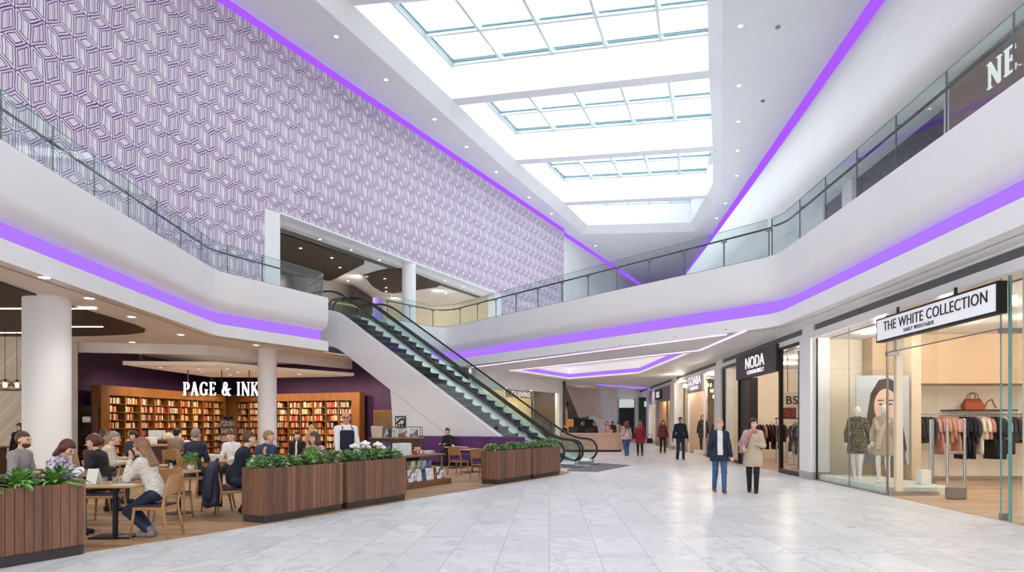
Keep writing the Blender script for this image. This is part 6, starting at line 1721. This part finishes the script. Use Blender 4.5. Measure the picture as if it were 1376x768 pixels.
# --- fourth shop
w = window(11, 'grey shopfront with an arched opening at the far end of the right row', 47)
a = MB(); seg(a, 42.45, 52.1, 3.05, 3.99, -.05, .2); seg(a, 48.3, 48.9, 0, 3.05, -.05, .2); a.build('front_panel', plain('mauve_grey_front', (152, 142, 152), .6, var=.03), w)
pane(w, 52.0, 48.95, .05, 3.05); pane(w, 44.6, 42.5, .05, 3.05); bar(w, 44.65, 0, 3.05, .08, .1, mat=GREYM)
t = thing('shop_sign', 'small dark sign with white letters on the grey fourth shopfront', 'sign', (Xs(47.3), 47.3, 3.35)); a = MB(); seg(a, 45.9, 48.7, 3.25, 3.88, -.12, .07); a.build('panel', DARKW, t)
sign_text(t, 'ELS', .55, 47.3, 3.38, lambda y: (Xs(y)-.135, y), WL, 1.0, .01, 1.7)
m = MB(); m.box(11.2, 11.4, 46, 52.5, 0, 3.9); struct('wall_shop_glow', m, plain('amber_wall', (232, 190, 140), .7, var=.05), 'amber inner wall of the grey fourth shop')
rack(10.9, 44.0, 1.4, 2.0, 'clothes rack in the grey fourth shop', [('black', BLKC), ('charcoal', DGREY)], 7, glabel='fourth shop rack')

# ------------------------------------------------------------------ far side of the arcade
def dseg(m, o, d, s0, s1, z0, z1, off=0, t=.12):
    n = (-d[1], d[0])
    p = lambda s, q: (o[0]+d[0]*s+n[0]*q, o[1]+d[1]*s+n[1]*q)
    m.prism([p(s0, off), p(s1, off), p(s1, off+t), p(s0, off+t)], z0, z1)
FO = (-2.3, 33.9); FD = D1
m = MB(); dseg(m, FO, FD, 1.4, 12.6, 3.55, Z1-.002); dseg(m, FO, FD, 1.0, 1.5, 0, Z1-.002, -.06, .3); dseg(m, FO, FD, 12.1, 12.7, 0, Z1-.002, -.06, .3)
struct('wall_far_shop', m, WHITE2, 'white surround of the amber shop behind the escalators')
m = MB(); dseg(m, FO, FD, 1.4, 12.6, 0, 3.6, 2.2, .1); struct('wall_far_inner', m, plain('amber_glow_wall', (240, 204, 156), .7, var=.06, emit=.25), 'self-glowing amber inner wall of the shop behind the escalators')  # wall glows by itself to imitate the warm shop lighting
w = thing('window_12', 'glass front of the amber shop behind the escalators', 'shop window', (FO[0]+FD[0]*7, FO[1]+FD[1]*7, 0)); w['kind'] = 'structure'
for s0, s1 in ((1.5, 4.4), (4.5, 8.2), (8.3, 12.1)): a = MB(); dseg(a, FO, FD, s0, s1, .05, 3.55, .05, .01); a.build('pane', GLASS2, w)
for s in (4.45, 8.25): a = MB(); dseg(a, FO, FD, s-.04, s+.04, 0, 3.55, .02, .06); a.build('mullion', GREYM, w)
t = thing('shop_sign', 'pale letters on the amber shop window behind the escalators', 'sign', (FO[0]+FD[0]*6.2, FO[1]+FD[1]*6.2, 3.1))
a = MB(); dseg(a, FO, FD, 4.5, 8.2, 3.05, 3.5, -.03, .04); a.build('panel', plain('sign_taupe', (176, 156, 136), .5), t)
text_mesh('DUJNNS', .42, .01, 1.1, 'lettering', plain('letter_silver', (240, 238, 232), .3, emit=.4), t, t.matrix_basis.inverted() @ frame_M((FO[0]+FD[0]*6.3+.045, FO[1]+FD[1]*6.3-.03, 3.13), (*FD, 0)) @ Matrix.Diagonal((1.5, 1, 1, 1)))
m = MB(); dseg(m, FO, FD, -1.6, 1.0, 0, Z1-.002, .4, .1); struct('wall_far_left', m, DARKW, 'dark recess left of the amber shop')
# dark shop with slanting panels
GO = (3.5, 45.6)
m = MB(); dseg(m, GO, FD, 0, 12, 0, Z1-.002, 2.6, .1); dseg(m, GO, FD, -.3, 0, 0, Z1-.002, -.1, 2.8); struct('wall_dark_shop', m, plain('taupe_dark_wall', (92, 82, 78), .7, var=.06), 'dark taupe shop beyond the amber one')
def gp(s, q, z): return (GO[0]+FD[0]*s-FD[1]*q, GO[1]+FD[1]*s+FD[0]*q, z)
m = MB(); m.quad(gp(3.2, 1.2, 4.3), gp(6.0, 1.2, 4.3), gp(8.4, .9, 2.2), gp(6.2, 1.3, 2.0)); m.quad(gp(6.0, 1.2, 4.3), gp(9.5, .8, 4.3), gp(9.8, .5, 1.8), gp(8.4, .9, 2.2)); m.quad(gp(9.9, .25, 4.35), gp(11.9, .1, 4.35), gp(11.9, .1, 2.1), gp(11.2, .15, 2.5))
struct('trim_22', m, plain('slant_panel', (190, 172, 156), .6, var=.04), 'slanting pale ceiling panels of the dark shop', 'panel')
m = MB(); ar = [gp(5.4, 2.5, 0), gp(6.9, 2.5, 0), gp(6.9, 2.5, 2.2)]+[gp(6.15+.75*math.cos(a_), 2.5, 2.2+.75*math.sin(a_)) for a_ in [PI*k/10 for k in range(1, 10)]]+[gp(5.4, 2.5, 2.2)]; m.add(ar, [tuple(range(len(ar)))])
struct('trim_23', m, plain('arch_white_glow', (226, 212, 196), .6, emit=.05), 'white arched niche in the dark shop', 'niche')  # slight emission in the paint imitates a lit niche
for i, (s, q, w_, h_, mt, l) in enumerate([(5.6, 1.9, .7, 1.9, plain('amber_case', (206, 140, 70), .5, emit=.3), 'amber lit tall case before the white arch'), (6.8, 1.9, .9, 2.0, BLACKM, 'tall black cabinet right of the white arch'), (8.8, 1.6, 1.0, 1.9, BLACKM, 'tall black cabinet under the slanting panels'), (1.6, 1.3, 1.2, 1.5, DARKW, 'low dark display with stacked goods in the dark shop')]):
    x, y, z = gp(s, q, .0); m = MB(); m.rbox(x-w_/2, x+w_/2, y-.25, y+.25, .0, h_, .02); tag(m.build('display_cabinet', mt), l, 'cabinet')
x, y, z = gp(1.6, 1.3, 1.5)
for k in range(4): m = MB(); m.rbox(x-.5, x+.5, y-.2, y+.2, 1.502+k*.13, 1.622+k*.13, .02); tag(m.build('folded_stack', [WHC, MAROON, CREAMC, ROSE][k]), '%s folded pile on the low dark display, %s from the bottom' % (['white', 'maroon', 'cream', 'rose'][k], NTH[k]), 'folded clothes', 'folded piles on the dark display')
t = thing('wall_light', 'black curved lamp arm over the white arch in the dark shop', 'lamp', gp(6.3, 2.3, 3.0)); m = MB(); m.tube([(0, 0, 0), (0, -.3, .25), (0, -.55, .2), (0, -.6, .05)], .04, 8); m.build('arm', BLACKM, t, world=False); m = MB(); m.lathe([(.001, .1), (.05, .1), (.14, -.08), (.001, -.08)], 0, -.6, 12); m.build('lamp_shade', BLACKM, t, world=False)
# end of the arcade
m = MB(); m.box(5.2, 13.0, 58.5, 58.7, 0, Z1); struct('wall_arcade_end', m, WHITE2, 'white end wall of the arcade')
t = thing('door_2', 'tall black doorway with a pale lit transom at the arcade end', 'door', (9.9, 58.4, 0)); t['kind'] = 'structure'
m = MB(); m.box(-.75, .55, 0, .06, 0, 2.9); m.build('opening', BLACKM, t, world=False); m = MB(); m.box(-.75, .55, -.02, .06, 2.95, 3.6); m.build('transom', plain('transom_lit', (210, 216, 214), .4, emit=.5), t, world=False)
m = MB(); m.box(-.85, -.75, -.05, .06, 0, 3.7); m.box(.55, .65, -.05, .06, 0, 3.7); m.build('frame', GREYM, t, world=False)
t = thing('shop_sign', 'small teal lit sign on the dark front at the arcade end', 'sign', (11.6, 58.3, 2.9)); m = MB(); m.box(-.75, .9, 0, .1, -2.9, .9); m.build('dark_front', DARKW, t, world=False); m = MB(); m.box(-.3, .75, -.05, 0, .1, .55); m.build('lit_panel', emit('teal_sign', (150, 214, 200), 1.0), t, world=False)
text_mesh('OLD', .34, .01, 1.2, 'lettering', DARKW, t, frame_M((.22, -.062, .2), (1, 0, 0)))
# kiosk
t = thing('kiosk_counter', 'low curved pinkish kiosk counter behind the escalator foot', 'kiosk', (5.0, 38.2, 0))
prof = fillet([(-2.2, .9), (-2.2, -.45), (1.15, -.45), (1.15, 1.6)], .5, 6)
m = MB(); m.sweep([(0, .12), (0, 1.0), (.09, 1.0), (.09, .12)], prof, -1, closed=True); m.build('counter_wall', plain('kiosk_pink', (206, 170, 154), .5, var=.04), t, world=False)
m = MB(); m.sweep([(.03, .0), (.03, .12), (.07, .12), (.07, .0)], prof, -1, closed=True); m.build('plinth', DARKW, t, world=False)
m = MB(); m.sweep([(-.08, 1.0), (-.08, 1.05), (.14, 1.05), (.14, 1.0)], prof, -1, closed=True); m.build('counter_top', plain('kiosk_top', (224, 200, 186), .4), t, world=False)
for i, (x, y, w_, h_, mt, l) in enumerate([(3.4, 38.0, .5, .35, DARKW, 'dark machine on the kiosk counter, left'), (4.3, 37.9, .4, .3, BLACKM, 'black till on the kiosk counter, middle'), (5.4, 37.9, .35, .2, ROSE, 'rose pile on the kiosk counter, right')]):
    m = MB(); m.rbox(x-w_/2, x+w_/2, y-.12, y+.12, 1.052, 1.052+h_, .02); tag(m.build('kiosk_item', mt), l, 'kiosk goods')

# ------------------------------------------------------------------ upper level details
t = thing('shop_sign', 'large white serif letters NE above the right balcony', 'sign', (10.6, 15.6, 9.2))
nx = lambda y: Xu(y)-.66
serif_text(t, WL, 'NE', .56, (nx(15.5), 15.45, 9.12), (Xu(14)-Xu(16), -2, 0), .05, .12);
def sl(s, y, z): p = wall_pt(s, y); return (p[0], p[1], z)
for i, (s, y, w_, h_, mt, l) in enumerate([(20.2, 3.0, .8, 1.3, BLACKM, 'tall black cabinet behind the bridge glass, left'), (22.8, 3.4, 1.1, .9, DARKW, 'dark armchair block behind the bridge glass, middle'), (25.2, 3.2, .7, 1.3, BLACKM, 'tall black cabinet behind the bridge glass, right'), (7.6, 1.6, .3, .8, plain('poster_stand_body', (150, 90, 70), .6), 'small reddish stand by the left jamb of the upper opening')]):
    x, yy, z = sl(s, y, Z2); m = MB(); m.rbox(x-w_/2, x+w_/2, yy-.25, yy+.25, Z2, Z2+h_, .03); tag(m.build('lounge_cabinet', mt), l, 'cabinet')
for i, (s, y) in enumerate([(8.6, 2.0), (9.4, 2.6), (10.3, 2.2)]):
    x, yy, z = sl(s, y, Z2); t = thing('glass_lantern', 'small lit glass lantern on a stand behind the short glass return, %s from the left' % NTH[i], 'lantern', (x, yy, Z2), 0, 'lounge lanterns')
    m = MB(); m.cyl(0, 0, 0, .03, .16, 16); m.cyl(0, 0, .03, .75, .02, 8); m.build('stand', CHROME, t, world=False); m = MB(); m.cyl(0, 0, .75, 1.1, .10, 14); m.build('lantern_glass', TUMB, t, True, world=False); m = MB(); m.ell((0, 0, .86), (.035, .035, .06), 8, 6); m.build('candle', LAMPW, t, world=False)
x, yy = -7.9, 40.2; m = MB(); m.box(x-.3, x+.3, yy-.05, yy+.05, Z2, 8.95); tag(m.build('light_panel', plain('violet_panel', (136, 112, 196), .4, emit=.45)), 'violet lit panel standing behind the escalator tops', 'panel')
# ------------------------------------------------------------------ people in the cafe
Z0 = .008
def P2(x, y): return (x, y, Z0)
person('woman with long light-brown hair in a cream cardigan leaning on the near table', P2(-5.02, 9.62), 180, 1.66, 'sit', True, lean=.32, look=(0, -.06), hands=[(-.05, .33, 1.05, (-.2, .7, -1), (.1, -.1, 1)), (.10, .46, .825, (.6, -.4, -.3), (-.5, .6, .05))],
       feet=[(-.09, .06, 0), (.10, .12, 0)], top=('sweater', SLUB, WHC, .05), legs=JEAND, shoes=plain('trainer_grey', (142, 126, 134), .6), hair=('long', HLB), h=.008, glasses=True)
person('woman with auburn hair in a floral blouse reading behind the near planter', P2(-6.62, 9.78), 0, 1.64, 'sit', True, lean=.30, look=(0, -.55), hands=[(-.1, .46, .86), (.1, .46, .86)], feet=[(-.08, .42, 0), (.1, .45, 0)], top=('shirt', FLORAL), legs=BLKC, shoes=BLKC, hair=('bob', HAUB), h=.012)
person('bearded man in a grey sweater sitting at the far left behind the near planter', P2(-7.80, 10.7), 5, 1.78, 'sit', lean=.18, look=(-.1, -.02), hands=[(-.14, .36, .825), (.14, .36, .825)], top=('sweater', GREYC), legs=JEAND, shoes=BLKC, hair=('short', HB), h=.012, beard=HB)
person('auburn-haired woman in black facing the bearded man', P2(-6.62, 11.1), 190, 1.68, 'sit', True, lean=.22, look=(.1, -.2), hands=[(-.12, .42, .825), (.12, .4, .825)], top=('sweater', BLKC), legs=BLKC, shoes=BLKC, hair=('tied', HAUB), h=.012)
person('person with grey-blond hair in a maroon top seen from behind', P2(-7.42, 12.0), 60, 1.66, 'sit', lean=.12, top=('sweater', MAROON), legs=DGREY, shoes=BLKC, hair=('short', plain('hair_ash', (128, 112, 92), .5, var=.15, scale=40)), h=.013)
person('grey-haired man in a beige sweater leaning over a table, seen from behind', P2(-8.05, 13.4), 25, 1.74, 'sit', lean=.28, look=(0, -.2), hands=[(-.14, .46, .8), (.14, .46, .825)], top=('sweater', OATM), legs=DGREY, shoes=BLKC, hair=('short', HGR), h=.013)
person('man in a navy sweater with elbows on his table beside the planter', P2(-4.86, 11.96), 28, 1.80, 'sit', lean=.34, look=(.1, -.12), hands=[(-.10, .50, 1.0, (-.5, 0, -1), (.2, -.1, 1)), (.08, .50, 1.0, (.5, 0, -1), (-.2, -.1, 1))], feet=[(-.1, .16, 0), (.12, .22, 0)], top=('sweater', NAVY2), legs=JEAND, shoes=BLKC, hair=('short', HB), h=.011)
person('sandy-haired man in a blue jacket seen from behind beside the slim column', P2(-4.92, 13.45), 340, 1.76, 'sit', lean=.2, look=(.5, -.1), top=('jacket', plain('slate_blue', (54, 66, 94), .8, var=.1)), legs=JEAND, shoes=BLKC, hair=('short', plain('hair_sandy', (156, 122, 86), .5, var=.15, scale=40)), h=.013)
person('woman with curly brown hair in a pink print top facing us behind the planter', P2(-4.0, 14.0), 255, 1.66, 'sit', True, lean=.12, look=(-.2, -.05), top=('shirt', PLAID), legs=JEAN, shoes=BLKC, hair=('curly', HB), h=.012)
person('person in black with a white badge standing near the bookcase', P2(-5.15, 16.4), 265, 1.35, 'stand', top=('sweater', BLKC, WHC, .03), legs=BLKC, shoes=BLKC, hair=('short', HDK), h=.014)
person('man in a navy pullover seen from behind at the middle table', P2(-6.88, 14.75), 85, 1.80, 'sit', lean=.12, top=('sweater', NAVY), legs=DGREY, shoes=BLKC, hair=('short', HGR), h=.013)
person('woman in a white top facing us at the middle table', P2(-6.58, 16.1), 265, 1.68, 'sit', True, lean=.14, look=(.3, -.15), top=('shirt', WHC), legs=DGREY, shoes=BLKC, hair=('tied', HB), h=.013)
person('woman with a high black bun carrying a tan strap, seen from behind', P2(-9.3, 18.85), 90, 1.72, 'sit', True, lean=.08, top=('sweater', plain('taupe', (150, 128, 110), .8)), legs=BLKC, shoes=BLKC, hair=('bun', HDK), h=.015)
person('dark-haired person in black further back between the tables', P2(-9.5, 17.3), 270, 1.68, 'sit', lean=.2, look=(0, -.3), top=('sweater', DGREY), legs=BLKC, shoes=BLKC, hair=('bob', HDK), h=.015)
person('person in black hood behind the bar at the far left', P2(-14.2, 19.7), 280, 1.55, 'stand', True, top=('coat', BLKC), legs=BLKC, shoes=BLKC, hair=('hijab', BLKC), h=.016)
person('brown-haired woman in a tan jacket right of the thick column', P2(-10.9, 18.2), 60, 1.42, 'stand', True, top=('jacket', plain('tan_jacket', (176, 140, 96), .8)), legs=DGREY, shoes=BLKC, hair=('bob', HB), h=.016)
person('person with orange-blond hair browsing at the back bookcase', P2(-6.9, 23.5), 110, 1.50, 'stand', True, top=('coat', plain('camel', (200, 148, 96), .8)), legs=BLKC, shoes=BLKC, hair=('bob', HBL), h=.016)
person('waiter in white shirt and dark apron standing behind the planters', P2(-3.42, 14.05), 300, 1.80, 'stand', look=(-.3, -.08), hands=[(-.24, .20, .84), (.22, .24, .90)], top=('shirt', WHC), legs=BLKC, shoes=BLKC, hair=('bald', HGR), skin=plain('skin_ruddy', (206, 146, 128), .55, var=.03, scale=12), h=.011, glasses=True, apron=NAVY2)
pm = esc_pt(4.5, -.52); person('woman in black with pulled-back dark hair sitting on the purple booth', P2(*pm), 243, 1.66, 'sit', True, lean=.16, look=(.1, -.15), hands=[(-.12, .40, .82), (.14, .38, .82)], top=('sweater', BLKC), legs=BLKC, shoes=BLKC, hair=('tied', HDK), h=.014)
# ------------------------------------------------------------------ people walking in the mall
WALK = [(-.08, .17, 0), (.09, -.17, .0)]
person('blond woman in an open dark blazer, white top and jeans walking towards us', (4.80, 15.8, 0), 262, 1.66, 'stand', True, hands=[(-.25, .10, .825), (.25, -.02, .825)], feet=WALK, top=('blazer', NAVY, WHC, .06), legs=JEAN, shoes=BROWNS, hair=('short', HBL), h=.011)
pt, pj = person('dark-haired woman in a short beige coat and black trousers walking towards us', (5.56, 15.75, 0), 250, 1.67, 'stand', True, look=(.35, -.02), hands=[(-.10, .24, 1.12), (.20, .20, 1.02)], feet=[(-.07, .15, 0), (.08, -.12, 0)], top=('coat', BEIGE), legs=BLKC, shoes=BLKC, hair=('long', HDK), h=.011)
nk = pj['neck']; m = MB(); m.tube([nk+V(-.09, -.02, .0), nk+V(-.06, .09, -.02), nk+V(.06, .10, -.03), nk+V(.1, .0, .0), nk+V(.0, -.08, .01), nk+V(-.09, -.02, .0)], .045, 8)
m.tube([nk+V(.05, .10, -.03), nk+V(.14, .15, -.16), nk+V(.22, .17, -.32), nk+V(.26, .15, -.50)], [.05, .07, .075, .06], 10); m.build('scarf', plain('pink_brown_scarf', (176, 130, 132), .85, var=.15, scale=10), pt, True, world=False)
person('broad man in a dark navy jacket and jeans walking towards us along the shops', (7.37, 29.9, 0), 268, 1.82, 'stand', hands=[(-.33, .06, .84), (.33, .02, .84)], feet=[(-.11, .12, 0), (.11, -.08, 0)], top=('jacket', NAVY2), legs=JEAND, shoes=BLKC, hair=('crop', HDK), skin=SKIN2, h=.014)
person('woman in a striped red-brown knit and short black trousers near the grey shop', (8.0, 36.2, 0), 265, 1.72, 'stand', True, feet=WALK, top=('sweater', STRIPE), legs=BLKC, shoes=BROWNS, hair=('bob', HB), h=.018)
person('woman in a red coat walking away with a dark bag', (6.26, 33.4, 0), 85, 1.66, 'stand', True, feet=WALK, top=('coat', REDC), legs=BLKC, shoes=BROWNS, hair=('long', HLB), h=.016)
person('woman in a white print top and blue jeans walking away', (5.62, 33.4, 0), 95, 1.60, 'stand', True, feet=[(-.08, -.1, 0), (.08, .12, 0)], top=('shirt', PLAID), legs=JEAN, shoes=BROWNS, hair=('long', HB), h=.016)
far = [((6.0, 43.0), 280, 1.66, True, PINKC, 'pink', HB, 'bob'), ((6.7, 45.5), 100, 1.72, False, DGREY, 'charcoal', HDK, 'short'), ((5.3, 44.0), 250, 1.64, True, MAROON, 'maroon', HDK, 'long'), ((7.4, 47.5), 90, 1.7, False, BEIGE, 'beige', HB, 'short'),
       ((4.4, 42.2), 200, 1.68, True, BLKC, 'black', HB, 'long'), ((8.2, 48.5), 260, 1.74, False, NAVY, 'navy', HDK, 'short'), ((6.9, 41.5), 85, 1.65, True, PLAID, 'pale pink print', HAUB, 'long'), ((3.1, 40.5), 300, 1.5, False, BLKC, 'black hooded', HDK, 'hijab')]
for i, (p, fc, hh, fm, mt, cn, hr, stl) in enumerate(far):
    person('small distant figure in a %s top among the crowd at the arcade end' % cn, (*p, 0), fc, hh, 'stand', fm, top=('sweater', mt), legs=BLKC if i % 2 else JEAND, shoes=BLKC, hair=(stl, hr), h=.024)
# handbag of the woman in red
t = thing('handbag', 'dark handbag carried by the woman in the red coat', 'bag', (6.74, 33.4, .62)); m = MB(); m.rbox(-.14, .14, -.06, .06, 0, .24, .03); m.build('bag_body', BLKC, t, world=False); m = MB(); m.tube([(-.1, 0, .24), (-.07, 0, .42), (.07, 0, .42), (.1, 0, .24)], .012, 6); m.build('strap', BLKC, t, world=False)
# ------------------------------------------------------------------ light and camera
w = bpy.data.worlds.new('world'); SC.world = w; w.use_nodes = True
nt = w.node_tree; bg = nt.nodes['Background']
bg.inputs[0].default_value = (.97, .98, 1, 1); bg.inputs[1].default_value = 1.45
def area(name, loc, sx, sy, power, col=(1, 1, 1), rot=(0, 0, 0)):
    l = bpy.data.lights.new(name, 'AREA'); l.shape = 'RECTANGLE'; l.size, l.size_y, l.energy, l.color = sx, sy, power, col
    o = bpy.data.objects.new(name, l); COL.objects.link(o); o.location = loc; o.rotation_euler = rot; return o
def point(name, loc, power, col=(1, .85, .66), r=.08):
    l = bpy.data.lights.new(name, 'POINT'); l.energy, l.color, l.shadow_soft_size = power, col, r
    o = bpy.data.objects.new(name, l); COL.objects.link(o); o.location = loc; return o
def spot(name, loc, power, col=(1, .85, .66), ang=120, r=.06, blend=.6, to=None):
    l = bpy.data.lights.new(name, 'SPOT'); l.energy, l.color, l.shadow_soft_size, l.spot_size, l.spot_blend = power, col, r, math.radians(ang), blend
    o = bpy.data.objects.new(name, l); COL.objects.link(o); o.location = loc
    if to is not None: o.rotation_euler = (Vector(to)-Vector(loc)).to_track_quat('-Z', 'Y').to_euler()
    return o
area('sky_daylight', (1.8, 38, 21.5), 22, 44, 4300, (1, .985, .97))
cam = bpy.data.cameras.new('camera'); co = bpy.data.objects.new('camera', cam); COL.objects.link(co)
co.location = (0, 0, 1.6); co.rotation_euler = (PI/2, 0, 0)
cam.sensor_width = 36; cam.lens = 24; cam.shift_y = (568-384)/1376; cam.clip_end = 300; cam.clip_start = .1
SC.camera = co
SC.view_settings.view_transform = 'Standard'; SC.view_settings.look = 'None'
SC.view_settings.exposure = 0.27
W_ = (1, .80, .58)
for x, y in ((-10.5, 11.5), (-8.2, 14.5), (-11.5, 18.5), (-6.6, 19.5), (-9.8, 21.5), (-5.5, 24.0), (-14.5, 19.5)): spot('cafe_spot', (x, y, 4.3), 130, (1, .91, .80), 150, .12, .8)
for x, y in ((-12.9, 25.6), (-12.6, 27.4), (-12.4, 29.4), (-12.2, 31.0)): spot('shelf_spot', (x, y, 3.66), 190, W_, 100, .08, .7, (x-2.2, y+.2, 1.2))
for x, y in ((-12.0, 30.0), (-10.8, 29.4), (-9.4, 28.9), (-8.0, 28.2), (-6.8, 27.7)): spot('shelf_spot', (x, y, 3.66), 190, W_, 100, .08, .7, (x+1.1, y+2.3, 1.2))
for x, y, p in ((9.5, 17.6, 60), (10.3, 16.2, 80), (11.8, 15.0, 90), (10.4, 13.0, 90), (12.8, 12.4, 90), (13.6, 16.4, 80), (9.5, 11.4, 60), (12.2, 18.0, 0)):
    if p: point('shop_light', (x, y, 3.8), p*.62, (1, .91, .82), .1)
for x, y, p in ((9.7, 21.4, 45), (10.4, 24.6, 70), (10.9, 27.3, 90), (12.8, 26.0, 80), (9.6, 39.3, 70), (9.8, 36.2, 80), (9.7, 33.6, 80), (9.6, 31.8, 60), (10.6, 49.5, 90), (10.9, 45.0, 90)): point('shop_light', (x, y, 3.75), p*.8, (1, .86, .72), .1)
for s, q in ((3, 1.0), (6.3, 1.0), (10, 1.0)): point('shop_light', (FO[0]+FD[0]*s-FD[1]*q, FO[1]+FD[1]*s+FD[0]*q, 3.3), 45, (1, .86, .70), .1)
for s, q in ((2, 1.2), (7, .6)): point('shop_light', gp(s, q+.9, 3.6), 14, (1, .86, .7), .1)
for s, y, ts, ty in ((9, 3.5, 9, 6), (13, 6, 13, 9), (17, 3.5, 17, 8), (21, 4, 27.6, 4), (23, 6.5, 27.6, 6), (22, 2.5, 27.6, 2), (10, 9, 8, 14), (19, 6.5, 20, 9)):
    spot('lounge_spot', sl(s, y, 9.88), 170 if ts > 27 else 420, (1, .87, .72), 130, .07, .7, sl(ts, ty, 6.8))
for x, y in ((2.5, 44), (6, 47), (9.6, 50), (3.5, 33), (6.5, 24)): spot('arcade_fill', (x, y, 4.3), 150, (1, .95, .9), 150, .1, .8)  # added fill lamps without fittings, brightening the soffit by floor bounce
